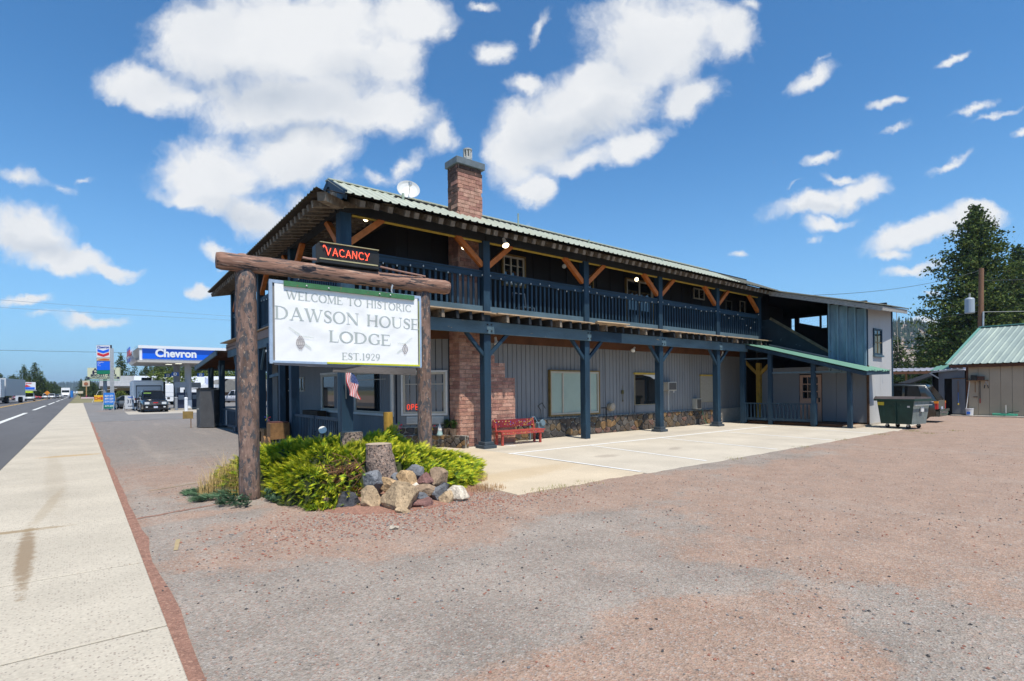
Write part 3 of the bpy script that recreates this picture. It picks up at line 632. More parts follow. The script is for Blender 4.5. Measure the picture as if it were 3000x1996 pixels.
# upper windows
window('w', 'x', 11.0, 11.9, 5.25, 6.2, 14.08, frame_m, (11.33, 11.62), .06, (wood_f, .06), fw=.05, hm=(5.9,)); window('w', 'x', 17.35, 19.05, 3.98, 6.17, 14.08, frame_m, (18.2,), .06, (wood_f, .05), fw=.06)
window('w', 'x', 22.2, 23.1, 5.85, 6.35, 14.08, frame_m, (22.65,), .05, fw=.05); window('w', 'x', 25.0, 25.6, 4.0, 6.05, 14.08, M('dim_frame', (.1, .11, .11)), (), .05, fw=.05); window('w', 'x', 26.4, 26.9, 5.2, 6.15, 14.08, frame_m, (), .05, fw=.04)
window('w', 'x', 14.75, 15.4, 5.35, 6.05, 14.08, wood_f, (), .05, fw=.05)
# street side windows
window('w', 'y', 15.25, 18.2, .99, 2.36, lambda y: swx(y)-.02, frame_m, (), .06, (white_f, .07), fw=.07, hm=(2.1,)); window('w', 'y', 19.97, 21.83, .98, 2.38, lambda y: swx(y)-.02, frame_m, (), .06, (white_f, .08), fw=.08)
window('w', 'y', 24.4, 25.3, 1.72, 2.36, lambda y: swx(y)-.02, frame_m, (24.85,), .05, fw=.05); window('w', 'y', 26.5, 27.7, 1.74, 2.35, lambda y: swx(y)-.02, frame_m, (27.1,), .05, fw=.05)
window('w', 'y', 18.7, 19.78, .3, 2.42, lambda y: swx(y)-.02, white_f, (), .06, fw=.09)
piece('door', M('dark_door', (.08, .09, .1), .5), (swx(25.9)-.03, 25.45, 0), (swx(25.9)-.002, 26.4, 1.68), lodge)
# corner window with OPEN sign and louvre
ow_ = window('w', 'c', .1, 1.4, 1.02, 2.28, None, frame_m, (), .06, (white_f, .06), fw=.06, hm=(1.92,))
cbox('panel', siding_m, .0, 1.5, .013, .03, .66, .95)
lv = cbox('louvre', white_f, .16, 1.3, .03, .04, .70, .93)
for k in range(5): cbox('louvre_slat', white_f, .16, 1.3, .04, .085, .715+k*.043, .735+k*.043, lv)
red_n = flat('red_neon', (1, .08, .03), .4, emit=.9)
# ---------------------------------------------------------------- stones (cells of a jittered grid)
def cells(w, h, sx, sz, seed, jit=.42):
    rn = random.Random(seed); nx = max(1, round(w/sx)); nz_ = max(1, round(h/sz)); pts = []
    for j in range(-1, nz_+1):
        for i in range(-1, nx+1): pts.append(((i+.5+rn.uniform(-jit, jit)+(.5 if j % 2 else 0))*w/nx, (j+.5+rn.uniform(-jit*.8, jit*.8))*h/nz_))
    out = []
    for p in pts:
        poly = [(0, 0), (w, 0), (w, h), (0, h)]
        for q in pts:
            if q is p or abs(q[0]-p[0]) > sx*3 or abs(q[1]-p[1]) > sz*3: continue
            mx_ = (p[0]+q[0])/2; mz = (p[1]+q[1])/2; dx = q[0]-p[0]; dz = q[1]-p[1]; new = []
            for k in range(len(poly)):
                a = poly[k]; b = poly[(k+1) % len(poly)]; da = (a[0]-mx_)*dx+(a[1]-mz)*dz; db = (b[0]-mx_)*dx+(b[1]-mz)*dz
                if da <= 0: new.append(a)
                if (da < 0) != (db < 0) and da != db: t_ = da/(da-db); new.append((a[0]+(b[0]-a[0])*t_, a[1]+(b[1]-a[1])*t_))
            poly = new
            if len(poly) < 3: break
        if len(poly) >= 3:
            cxx = sum(a[0] for a in poly)/len(poly); czz = sum(a[1] for a in poly)/len(poly); ar = abs(sum(poly[k][0]*poly[(k+1) % len(poly)][1]-poly[(k+1) % len(poly)][0]*poly[k][1] for k in range(len(poly))))/2
            if ar > .004: out.append(([(a[0]-cxx, a[1]-czz) for a in poly], cxx, czz))
    return out
stone_c = [(.085, .065, .05), (.12, .085, .05), (.07, .06, .055), (.2, .12, .055), (.15, .085, .065), (.1, .09, .08), (.055, .05, .048)]
st_m = [M('wall_stone_%s' % n_, c, .85, .3, 6, bump=.7, bs=25) for n_, c in zip(('umber', 'brown', 'gray', 'ochre', 'rust', 'taupe', 'dark'), stone_c)]
def stones(origin, xd, w, h, sx, sz, seed, parent, out=.05):
    xd = V(xd).normalized(); nrm = xd.cross(V((0, 0, 1))); origin = V(origin); rn = random.Random(seed*3+1)
    for poly, cxx, czz in cells(w, h, sx, sz, seed):
        r_ = [(max(.4, 1-.016/max(.03, math.hypot(*a)))*a[0], max(.4, 1-.016/max(.03, math.hypot(*a)))*a[1]) for a in poly]
        # knock the corners off
        rr_ = []
        for k in range(len(r_)):
            p = V(r_[k]); a = V(r_[k-1]); b = V(r_[(k+1) % len(r_)]); rr_ += [p.lerp(a, .2), p.lerp(b, .2)]
        n = len(rr_); o1 = out*rn.uniform(.6, 1.1)
        f = lambda a, s, d: origin+xd*(cxx+a[0]*s)+V((0, 0, czz+a[1]*s))+nrm*d
        vs = [f(a, 1, 0) for a in rr_]+[f(a, 1, o1*.7) for a in rr_]+[f(a, .8, o1) for a in rr_]
        fs = [(i, (i+1) % n, n+(i+1) % n, n+i) for i in range(n)]+[(n+i, n+(i+1) % n, 2*n+(i+1) % n, 2*n+i) for i in range(n)]+[tuple(range(2*n, 3*n))]
        MB().add(vs, fs).build('stone', rn.choice(st_m), parent)
sb = MB().box((10.9, 13.98, 0), (26.9, 14.1, .68)).build('stone_base', mort, lodge)
stones((10.95, 13.975, .0), (1, 0, 0), 13.4, .67, .34, .23, 5, sb)
cbs = cbox('stone_base', mort, -.05, 1.6, .0, .07, 0, .62)
stones(c0+cdir*1.58+cn*.07+V((0, 0, .02)), -cdir, 1.6, .58, .3, .2, 8, cbs)
# ---------------------------------------------------------------- chimney of split bricks
brick_ms = [M('split_brick_'+n_, c, .9, .3, 5, bump=1.0, bs=30, fine=.3) for n_, c in (('rose', (.42, .22, .16)), ('tan', (.47, .27, .2)), ('dusk', (.34, .17, .13)))]
soot = M('sooty_brick', (.09, .055, .045), .95, .5, 5, bump=1, bs=30, col2=(.26, .13, .1), c2=(7, .56, .08))
ch = MB(); ch.box((8.86, 13.47, 0), (9.72, 14.0, 8.5)); ch.box((9.7, 13.47, 0), (10.97, 14.1, 2.1)); ch.box((9.7, 13.47, 2.1), (10.56, 14.1, 2.52)); ch.box((9.7, 13.47, 2.5), (10.15, 14.1, 2.84)); ch.box((9.7, 13.6, 2.8), (9.95, 14.1, 3.7))
chim = ch.build('chimney', M('brick_mortar', (.5, .38, .32), .95, .1, 6, bump=.3), lodge)
z = .02; row = 0; H_ = .116
while z+H_ < 8.5:
    if not 3.75 < z < 5.0:
        xr = 10.97 if z < 2.05 else 10.56 if z < 2.47 else 10.15 if z < 2.8 else 9.74
        L = .40; x = 8.84-(L/2 if row % 2 else 0)+(.06 if row % 3 == 0 else 0)
        while x < xr-.01:
            a = max(8.84, x)+.005; b = min(xr, x+L)-.005
            if b-a > .04:
                mt = random.choice(brick_ms); dz = rnd(0, .012)
                if z > 8.2: mt = soot
                piece('brick', mt, (a, 13.45-dz, z+.007), (b, 13.5, z+H_-.007), chim)
            x += L
        y = 13.45-(.1 if row % 2 else 0)
        while y < 13.99:
            a = max(13.455, y)+.004; b = min(13.99, y+.36)-.004
            if b-a > .04: piece('brick', soot if z > 6.4 and random.random() < (.35+(z-6.4)*.4) else random.choice(brick_ms), (8.835-rnd(0, .012), a, z+.005), (8.88, b, z+H_-.005), chim)
            y += .36
    z += H_; row += 1
MB().box((8.77, 13.38, 8.5), (9.81, 14.06, 8.7)).build('chimney_cap', M('cap_concrete', (.13, .16, .18), .85, .15, 6), lodge, bevel=.01)
fp = MB(); fp.cyl((9.38, 13.7, 8.7), (9.38, 13.7, 8.8), .09, n=14); fp.lathe([(.135, 8.8), (.14, 8.87), (.1, 8.9)], (9.38, 13.7, 0), 16)
for k in range(8): a = k*pi/4; fp.bar((9.38+.115*cos(a), 13.7+.115*sin(a), 8.87), (9.38+.115*cos(a), 13.7+.115*sin(a), 9.12), .05, .02)
fp.lathe([(.14, 9.1), (.145, 9.14), (.1, 9.16)], (9.38, 13.7, 0), 16); fp.build('flue_cap', M('flue_metal', (.55, .53, .47), .5, .1, metal=.3), lodge, smooth=False)
# vents on the roof
for x, y, z0, z1, r_ in ((11.3, 13.6, 7.0, 7.52, .025), (15.0, 13.9, 7.1, 7.35, .03), (18.9, 13.4, 6.9, 7.1, .03), (7.32, 14.0, 7.1, 7.42, .04)):
    MB().cyl((x, y, z0-.1), (x, y, z1), r_, n=8).cyl((x, y, z0-.05), (x, y, z0+.05), r_*2.4, r_, n=10).build('roof_vent', M('vent_pipe', (.3, .36, .28), .5, .2, metal=.2), lodge)
# ================================================================ annex with open stair and porch
annex = thing('annex_building', 'gray annex with open stairwell, batten wall and lean-to porch right of the lodge', 'building', (28, 10, 0))
pale_s = M('pale_gray_siding', (.41, .41, .405), .8, .07, .7, st=(1, 1, .15), bump=.15, bs=20, col2=(.28, .28, .27), c2=(1.5, .62, .15), st2=(2.5, 2.5, .25))
gray_s = M('porch_gray_siding', (.17, .19, .215), .75, .08, .8, st=(1, 1, .3), bump=.1, bs=30)
batten_m = M('sky_blue_board', (.175, .265, .325), .8, .25, 2.2, st=(1, 1, .3), bump=.7, bs=16, col2=(.11, .18, .24), c2=(2.5, .55, .15), st2=(1, 3, .4))
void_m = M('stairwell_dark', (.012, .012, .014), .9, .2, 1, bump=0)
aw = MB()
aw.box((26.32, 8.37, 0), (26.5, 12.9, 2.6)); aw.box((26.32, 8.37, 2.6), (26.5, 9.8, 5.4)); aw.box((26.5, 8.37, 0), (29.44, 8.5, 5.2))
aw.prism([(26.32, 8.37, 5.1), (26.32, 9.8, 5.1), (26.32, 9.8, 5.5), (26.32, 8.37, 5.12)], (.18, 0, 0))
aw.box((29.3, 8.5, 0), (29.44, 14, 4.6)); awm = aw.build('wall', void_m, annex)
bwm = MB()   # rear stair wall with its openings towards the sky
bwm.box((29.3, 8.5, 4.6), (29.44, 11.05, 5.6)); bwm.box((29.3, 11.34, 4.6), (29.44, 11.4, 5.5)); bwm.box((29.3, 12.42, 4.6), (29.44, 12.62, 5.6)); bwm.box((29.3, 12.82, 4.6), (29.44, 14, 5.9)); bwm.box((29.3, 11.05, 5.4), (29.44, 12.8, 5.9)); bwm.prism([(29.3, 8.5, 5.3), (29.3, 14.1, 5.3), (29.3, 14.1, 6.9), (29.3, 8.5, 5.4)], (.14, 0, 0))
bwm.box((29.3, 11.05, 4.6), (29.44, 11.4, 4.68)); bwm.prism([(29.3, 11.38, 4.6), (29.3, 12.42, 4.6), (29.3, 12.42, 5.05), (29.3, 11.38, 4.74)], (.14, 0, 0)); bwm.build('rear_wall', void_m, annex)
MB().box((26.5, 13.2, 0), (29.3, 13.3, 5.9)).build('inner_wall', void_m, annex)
# end wall panels facing the lot
for i, (a, b) in enumerate(((26.34, 27.9), (27.91, 29.43))):
    piece('panel', pale_s, (a, 8.34, .1), (b, 8.37, 2.45), annex); piece('panel', pale_s, (a, 8.34, 2.46), (b, 8.37, 5.25), annex)
piece('corner_trim', navy, (29.40, 8.30, .0), (29.50, 8.37, 5.2), annex); piece('corner_trim', M('rusty_corner', (.09, .05, .03), .9, .4, 8), (26.26, 8.28, 0), (26.34, 8.36, 2.6), annex); piece('corner_trim', navy, (26.28, 8.31, 2.6), (26.35, 8.339, 5.0), annex)
piece('foundation', M('foundation_concrete', (.4, .36, .3), .9, .15), (26.4, 8.32, 0), (29.4, 8.345, .1), annex)
# board and batten wall above the porch roof
for i in range(4):
    y0 = 8.37+i*.355; piece('siding_board', batten_m, (26.28, y0+.004, 2.3), (26.315, y0+.35, 5.06+i*.1), annex)
for i in range(5):
    y0 = 8.33+i*.355; pbar('batten', batten_m, (26.245, y0+.05, 2.35), (26.245, y0+.05+(.04 if i == 1 else 0), 5.04+i*.1), .11, .07, annex)
# porch wall panels, door
for a, b in ((8.37, 8.98), (8.985, 9.55), (9.555, 10.14), (11.13, 12.9)): piece('panel', gray_s, (26.29, a+.003, .14), (26.32, b-.003, 2.62), annex)
piece('panel', gray_s, (26.29, 10.14, 2.3), (26.32, 11.13, 2.62), annex)
peach = M('peach_door_paint', (.40, .255, .19), .6, .06, 3, bump=.05)
dr = piece('door', peach, (26.262, 10.17, .1), (26.30, 11.10, 2.25), annex)
for i in range(3):
    for j in range(3): piece('pane', pane_m, (26.25, 10.31+i*.23, 1.17+j*.34), (26.264, 10.50+i*.23, 1.46+j*.34), dr)
for i in range(2): piece('door_panel', peach, (26.24, 10.33+i*.34, .25), (26.264, 10.6+i*.34, .95), dr)
piece('handle', black_w, (26.2, 10.22, 1.0), (26.26, 10.27, 1.2), dr)
ocpost = M('ochre_post', (.3, .19, .03), .7, .25, 4)
pbar('stair_post', ocpost, (26.2, 13.0, 0), (26.2, 13.0, 2.9), .22, .2, annex); pbar('stair_brace', ocpost, (26.2, 13.0, 2.3), (26.2, 13.7, 3.0), .12, .14, annex); pbar('stair_brace', ocpost, (26.2, 13.0, 2.3), (26.2, 12.4, 2.9), .12, .14, annex)
# stair side: painted panel and stringer
MB().prism([(26.28, 13.0, 3.75), (26.28, 13.0, 5.02), (26.28, 12.4, 5.0), (26.28, 9.8, 3.2), (26.28, 9.8, 2.95), (26.28, 12.6, 3.68)], (.03, 0, 0)).build('stair_panel', M('stair_panel_paint', (.01, .022, .034), .55, .3, 2, col2=(.09, .12, .14), c2=(5, .64, .05), bump=.2), annex)
pbar('stair_stringer', M('stringer_wood', (.1, .085, .06), .8, .4, 5, col2=(.3, .2, .06), c2=(3, .6, .1)), (26.25, 12.45, 5.06), (26.25, 9.78, 3.24), .05, .12, annex)
# porch
for y, w in ((12.88, .2), (11.59, .16), (9.75, .16), (8.37, .16)): piece('post', navy, (24.4-w/2, y-w/2, 0), (24.4+w/2, y+w/2, 3.6 if y > 12 else 3.3 if y > 11 else 2.8 if y > 9 else 2.35), annex)
MB().box((24.6, 8.7, 0), (26.28, 13, .12)).build('porch_floor', brown_w, annex); MB().box((24.5, 8.2, 0), (26.28, 8.7, .07)).build('porch_floor', M('pale_step', (.42, .33, .24), .9, .1), annex)
for a, b in ((12.8, 11.7),): pbar('porch_rail', faded_b, (24.4, a, 3.04), (24.4, b, 3.02), .05, .06, annex)
pbar('porch_rail', faded_b, (24.4, 11.5, 2.35), (24.4, 8.67, 2.33), .05, .06, annex)
rl = piece('railing', navy_x, (24.32, 9.85, .94), (24.42, 12.78, .99), annex); piece('bottom_rail', navy_x, (24.34, 9.85, .2), (24.4, 12.78, .31), rl)
for i in range(17): piece('baluster', navy, (24.345, 9.98+i*.165, .3), (24.395, 10.03+i*.165, .95), rl)
piece('newel', navy, (24.3, 9.62, .1), (24.46, 9.86, 1.0), annex); piece('newel', navy, (24.3, 12.7, .1), (24.46, 12.86, 1.0), annex)
lean = MB().bar((24.22, 12.7, 3.62), (24.22, 7.72, 2.2), .06, .15).bar((24.2, 7.72, 2.24), (26.9, 7.72, 2.3), .05, .17); ln_ = lean.build('porch_roof', navy_x, annex)
green_new = M('bright_green_metal', (.13, .27, .20), .5, .1, 2, metal=.2, bump=0)
for i in range(3):
    a = i/3; b = (i+1)/3; X0 = 24.12; X1 = 26.26
    rib_panel('roof_panel', (X0+(X1+.6-X0)*a, 7.66, 2.31), (X0+(X1+.6-X0)*b, 7.66, 2.36), (X0+(X1-X0)*a, 12.75, 3.76), (X0+(X1-X0)*b, 12.75, 3.76), green_new, ln_, 3, .035)
MB().add([(24.2, 7.75, 2.2), (26.25, 7.75, 2.25), (26.25, 12.7, 3.66), (24.2, 12.7, 3.66)], [(0, 1, 2, 3)]).build('porch_ceiling', brown_w, annex)
pbar('flashing', M('pale_flashing', (.4, .34, .3), .6, .1), (26.24, 12.5, 3.77), (26.24, 9.8, 3.02), .03, .06, annex)
# annex roof
ar = MB().bar((25.72, 12.2, 6.18), (25.62, 7.58, 4.90), .05, .2).bar((25.60, 7.57, 4.90), (30.0, 7.88, 5.15), .04, .18); arm = ar.build('roof', M('weathered_fascia', (.30, .29, .27), .9, .3, 9, bump=.4, st=(1, 1, 3), col2=(.14, .12, .1), c2=(8, .58, .08)), annex)
for i in range(5):
    a = i/5; b = (i+1)/5; rib_panel('roof_panel', (25.55+4.5*a, 7.5+.31*a, 5.02+.25*a), (25.55+4.5*b, 7.5+.31*b, 5.02+.25*b), (25.6+4.4*a, 12.6, 6.44), (25.6+4.4*b, 12.6, 6.46), dark_metal, arm, 4, .04)
MB().add([(25.66, 7.65, 4.86), (29.9, 7.9, 5.1), (29.9, 12.5, 6.36), (25.7, 12.5, 6.33), (29.9, 14.4, 6.95), (27.2, 14.4, 6.9), (27.2, 12.5, 6.34)], [(0, 1, 2, 3), (6, 2, 4, 5)]).build('soffit', M('soffit_wood', (.1, .09, .08), .9, .3), annex)
wf = piece('window', pane_m, (27.08, 8.325, 3.16), (27.98, 8.338, 4.16), annex)
for a, b, c, d in ((27.0, 28.06, 4.16, 4.24), (27.0, 28.06, 3.08, 3.16), (27.0, 27.08, 3.16, 4.16), (27.98, 28.06, 3.16, 4.16)): piece('frame', navy_x, (a, 8.29, c), (b, 8.34, d), wf)
piece('sill', faded_b, (26.97, 8.24, 3.0), (28.1, 8.33, 3.08), wf); piece('mullion', wood_f, (27.5, 8.31, 3.16), (27.55, 8.325, 4.16), wf); piece('mullion', wood_f, (27.08, 8.31, 3.62), (27.98, 8.325, 3.655), wf)
cdl = MB().tube([(27.95, 7.72, 5.0), (27.97, 7.71, 4.1), (28.05, 7.7, 3.25)], .012, 5).ball((28.06, 7.7, 3.23), .03); tag(cdl.build('rope', M('old_rope', (.4, .36, .28), .9)), 'thin pale cord hanging from the annex roof edge', 'cord')
# ================================================================ the welcome sign between two logs
log_m = M('log_bark', (.21, .135, .105), .85, .45, 5, st=(1, 1, .25), bump=.7, bs=22, col2=(.085, .08, .083), c2=(13, .51, .04), col3=(.36, .26, .19), c3=(24, .58, .06), fine=.35, st2=(1, 1, .5))
logx_m = M('log_beam_bark', (.27, .15, .105), .85, .4, 3, st=(.12, 1, 1), bump=.9, bs=26, col2=(.06, .05, .05), c2=(14, .53, .04), col3=(.42, .27, .2), c3=(22, .56, .06), fine=.25)
def log(p, q, r, mt, parent, name, seed=0, n=20, seg=26, cut=0):
    p = V(p); q = V(q); d = (q-p).normalized(); a = d.orthogonal().normalized(); b = d.cross(a); mb = MB(); vs = []
    for j in range(seg+1):
        t_ = j/seg; c = p.lerp(q, t_); k = 1-(.12 if j in (0, seg) else 0)
        for i in range(n):
            an = 2*pi*i/n; o = a*cos(an)+b*sin(an)
            rr__ = r*k*(1+.05*NZ.noise(V((cos(an)*1.5+seed, sin(an)*1.5, t_*7)))+.02*NZ.noise(V((cos(an)*5, sin(an)*5+seed, t_*30)))-(.10*max(0, 1-abs(((an-1.1+.15*NZ.noise(V((t_*5, seed, 0)))) % (2*pi))-3.1)/.1) if cut else 0))
            vs.append(c+o*rr__)
    fs = [(j*n+i, j*n+(i+1) % n, (j+1)*n+(i+1) % n, (j+1)*n+i) for j in range(seg) for i in range(n)]+[tuple(range(n))[::-1], tuple(range(seg*n, seg*n+n))]
    return mb.add(vs, fs).build(name, mt, parent, smooth=True)
frm = thing('sign_frame', 'rustic log sign frame of two peeled log posts and a log crossbeam over the juniper', 'sign frame', (3.7, 9.45, 0))
log((2.17, 9.56, -.1), (2.13, 9.56, 3.74), .158, log_m, frm, 'post', 3); log((2.13, 9.68, 3.6), (2.12, 9.72, 4.02), .085, log_m, frm, 'post_top', 4, seg=5)
log((5.36, 9.42, -.1), (5.34, 9.42, 3.74), .14, log_m, frm, 'post', 9, cut=1); log((5.34, 9.5, 3.6), (5.34, 9.52, 4.03), .06, log_m, frm, 'post_top', 5, seg=5)
log((1.70, 9.53, 3.83), (5.86, 9.31, 3.82), .142, logx_m, frm, 'crossbeam', 6, seg=60)
bolt = MB()
# sign board
bd = thing('welcome_sign', 'white banner sign welcoming guests to the historic lodge, hung between the two log posts', 'sign', (3.8, 9.4, 2.2))
XD = V((2.68, -.15, -.03)).normalized(); SO = V((2.45, 9.33, 2.23)); SN = XD.cross(V((0, 0, 1)))
def sp(u, v, d=0): return SO+XD*u+V((0, 0, v))+SN*d
ban_m = M('banner_vinyl', (.86, .86, .84), .55, .03, 1.2, bump=.15, bs=6, spec=.4)
frame_b = M('sign_frame_paint', (.32, .42, .55), .6, .15, 5)
def wav(u, v):
    e = max(0, min(1, (u-.06)/.26, (2.63-u)/.26, (v-.02)/.24, (1.31-v)/.24)); return .02+.012*e*(NZ.noise(V((u*2+v*3, v*2.2, 1)))+.5*NZ.noise(V((u*7-v*4, v*5, 4))))
g_ = MB(); nx, ny = 64, 34; vs = []
for j in range(ny+1):
    for i in range(nx+1):
        u = .06+2.57*i/nx; v = .02+1.29*j/ny; vs.append(sp(u, v, wav(u, v)))
g_.add(vs, [(j*(nx+1)+i, j*(nx+1)+i+1, (j+1)*(nx+1)+i+1, (j+1)*(nx+1)+i) for j in range(ny) for i in range(nx)])
bn = g_.build('banner', ban_m, bd, smooth=True)
for p, q in ((sp(0, 0), sp(0, 1.33)), (sp(2.68, 0), sp(2.68, 1.33)), (sp(-.02, 1.33), sp(2.7, 1.33)), (sp(-.02, .0), sp(2.7, 0))): pbar('frame', frame_b, p, q, .05, .05, bd)
MB().prism([sp(.0, 0, -.02), sp(2.68, 0, -.02), sp(2.68, 1.33, -.02), sp(0, 1.33, -.02)], SN*.02).build('backing', M('sign_back', (.25, .25, .25), .8), bd)
pbar('green_strip', M('green_strip_paint', (.05, .17, .07), .6, .2, 6, col2=(.2, .12, .06), c2=(9, .62, .05)), sp(.2, 1.31, .045), sp(2.55, 1.30, .045), .03, .085, bd)
for u in (.56, .93, 1.85, 2.06): MB().ball(sp(u, 1.3, .07), .016, 8, 5).build('screw', gal_m, bd)
pbar('yellow_edge', M('yellow_edge_paint', (.6, .6, .03), .6, .1), sp(.9, .012, .035), sp(2.66, .012, .035), .015, .03, bd)
pbar('yellow_edge', MATS['yellow_edge_paint'], sp(2.652, .03, .035), sp(2.652, 1.25, .035), .008, .006, bd)
pbar('bottom_plank', M('gray_plank', (.12, .105, .095), .9, .4, 4, st=(.3, 1, 1), bump=.6), sp(1.0, -.08, .0), sp(2.58, -.11, .0), .06, .13, bd)
MB().prism([sp(.02, -.01, .03), sp(1.5, -.02, .03), sp(1.2, -.07, .04), (sp(.6, -.06, .05)), sp(.05, -.05, .04)], SN*.006).build('torn_wrap', M('black_film', (.05, .052, .06), .3, .2), bd)
# serif lettering built stroke by stroke
lt_m = M('banner_lettering', (.43, .47, .45), .6, .06, 4, bump=0)
T = .155; t = .055
def arc(cx_, cy_, rx, ry, a0, a1, w0, w1, n=22):
    """stroke along an ellipse: thin at the poles, thick at the sides"""
    out = []
    for i in range(n+1):
        a = R(a0+(a1-a0)*i/n); w = t+(w1-t)*abs(cos(a))**1.3; out.append((cx_+rx*cos(a), cy_+ry*sin(a), w))
    return out
def ser(x, y, w=.26): return [(x-w/2, y, .045), (x+w/2, y, .045)]
def stem(x, y0=0, y1=1, w=T): return [(x, y0, w), (x, y1, w)]
GL = {
 'W': (1.32, [[(.14, 1, T), (.43, 0, T)], [(.43, 0, t), (.68, .98, t)], [(.62, 1, T), (.92, 0, T)], [(.92, 0, t), (1.2, 1, t)], ser(.13, .98), ser(.62, .98), ser(1.2, .98, .22)]),
 'E': (.74, [stem(.16), [(.1, .98, t), (.64, .98, t)], [(.1, .02, t), (.68, .02, t)], [(.16, .51, t), (.5, .51, t)], [(.64, .98, .04), (.64, .8, .02)], [(.68, .02, .04), (.7, .24, .02)], [(.5, .62, .03), (.5, .4, .03)], ser(.14, .02), ser(.14, .98)]),
 'L': (.68, [stem(.17), ser(.17, .98, .32), [(.06, .02, t), (.62, .02, t)], [(.62, .02, .04), (.64, .27, .02)]]),
 'C': (.86, [arc(.48, .5, .37, .48, 42, 318, T, T, 30), [(.78, .96, .04), (.78, .7, .03)]]),
 'G': (.92, [arc(.48, .5, .37, .48, 42, 305, T, T, 30), [(.78, .96, .04), (.78, .7, .03)], [(.76, .42, T), (.76, .06, T)], ser(.76, .42, .28)]),
 'O': (.98, [arc(.49, .5, .39, .48, 0, 360, T, T, 36)]),
 'M': (1.12, [[(.15, 0, t), (.17, 1, t)], [(.17, 1, T), (.53, .03, T)], [(.53, .03, t), (.9, 1, t)], stem(.93), ser(.14, .02), ser(.93, .02, .28), ser(.12, .98, .2), ser(.94, .98, .24)]),
 'T': (.82, [stem(.41), [(.06, .97, .06), (.76, .97, .06)], ser(.41, .02, .3), [(.06, .97, .03), (.04, .74, .02)], [(.76, .97, .03), (.78, .74, .02)]]),
 'H': (1.0, [stem(.2), stem(.8), [(.2, .51, t), (.8, .51, t)], ser(.2, .02), ser(.2, .98), ser(.8, .02), ser(.8, .98)]),
 'I': (.4, [stem(.2), ser(.2, .02), ser(.2, .98)]),
 'S': (.66, [[(.56, .78, t), (.5, .9, t), (.36, .97, .07), (.2, .92, .1), (.13, .78, .13), (.18, .64, .15), (.34, .54, .17), (.5, .42, .16), (.55, .27, .14), (.5, .12, .1), (.34, .03, .07), (.18, .08, t), (.1, .24, t)], [(.57, .96, .03), (.57, .7, .03)], [(.09, .04, .03), (.09, .3, .03)]]),
 'R': (.88, [stem(.18), [(.18, .97, t), (.42, .97, .07), (.56, .9, .12), (.6, .75, T), (.55, .6, .12), (.42, .52, .07), (.18, .51, t)], [(.4, .5, .13), (.76, .02, T)], ser(.18, .02, .28), ser(.14, .98), ser(.8, .02, .2)]),
 'D': (.98, [stem(.18), [(.12, .97, t), (.42, .97, .06), (.66, .88, .1), (.8, .68, .14), (.83, .5, T), (.8, .32, .14), (.66, .12, .1), (.42, .03, .06), (.12, .03, t)], ser(.14, .02), ser(.14, .98)]),
 'A': (.98, [[(.14, 0, t), (.47, 1, t)], [(.47, 1, T), (.82, 0, T)], [(.26, .33, t), (.7, .33, t)], ser(.14, .02), ser(.82, .02, .3)]),
 'N': (1.02, [[(.16, 0, t), (.16, .98, t)], [(.16, .97, T), (.82, .03, T)], [(.84, 0, t), (.84, 1, t)], ser(.16, .02), ser(.13, .98, .22), ser(.84, .98)]),
 'U': (.98, [stem(.19, .3, 1), [(.19, .32, T), (.24, .13, .12), (.38, .04, .07), (.52, .02, .06), (.68, .07, t), (.78, .2, t), (.8, .34, t)], [(.8, .32, t), (.8, 1, t)], ser(.19, .98), ser(.8, .98)]),
 '.': (.3, [[(.15, 0, T), (.15, .13, T)]]),
 '1': (.5, [stem(.25), ser(.25, .02, .3), [(.25, .98, t), (.12, .88, t)]]),
 '9': (.66, [arc(.32, .68, .22, .29, 0, 360, .12, .12, 26), [(.54, .68, .12), (.52, .4, .1), (.4, .15, .07), (.16, .02, t)]]),
 '2': (.66, [[(.1, .74, .08), (.16, .9, .06), (.32, .97, .07), (.48, .88, .11), (.51, .72, .13), (.42, .52, .1), (.12, .07, t)], [(.1, .04, .1), (.56, .04, .1)], [(.56, .04, .04), (.6, .2, .03)]]),
 ' ': (.5, []),
}
def serif(mb, s, u0, u1, v0, v1, vend0=None, vend1=None, d=.034):
    """letters stretched between u0 and u1; v0/v1 baseline and cap line at the left, vend at the right"""
    vend0 = v0 if vend0 is None else vend0; vend1 = v1 if vend1 is None else vend1
    tot = sum(GL[c][0] for c in s); k = (u1-u0)/tot; x = 0; lay = 0
    for c in s:
        wd, st_ = GL[c]
        for pts in st_:
            lay = (lay+1) % 6; L = []; Rr = []
            for i, (px, py, w) in enumerate(pts):
                a = pts[max(0, i-1)]; b = pts[min(len(pts)-1, i+1)]; tx, ty = b[0]-a[0], b[1]-a[1]
                if len(pts) > 6 and pts[0][:2] != pts[-1][:2] is False: pass
                l = math.hypot(tx, ty) or 1; nx_, ny_ = -ty/l*w/2, tx/l*w/2
                L.append((px+nx_, py+ny_)); Rr.append((px-nx_, py-ny_))
            def W_(p):
                uu_ = (x+p[0])/tot; b0 = v0+(vend0-v0)*uu_; b1 = v1+(vend1-v1)*uu_
                ux = u0+(x+p[0])*k; vz = b0+(b1-b0)*p[1]; return sp(ux, vz, wav(ux, vz)+.0025+lay*.0006)
            vs = [W_(p) for p in L]+[W_(p) for p in Rr]; n = len(L); mb.add(vs, [(i, i+1, n+i+1, n+i) for i in range(n-1)])
        x += wd
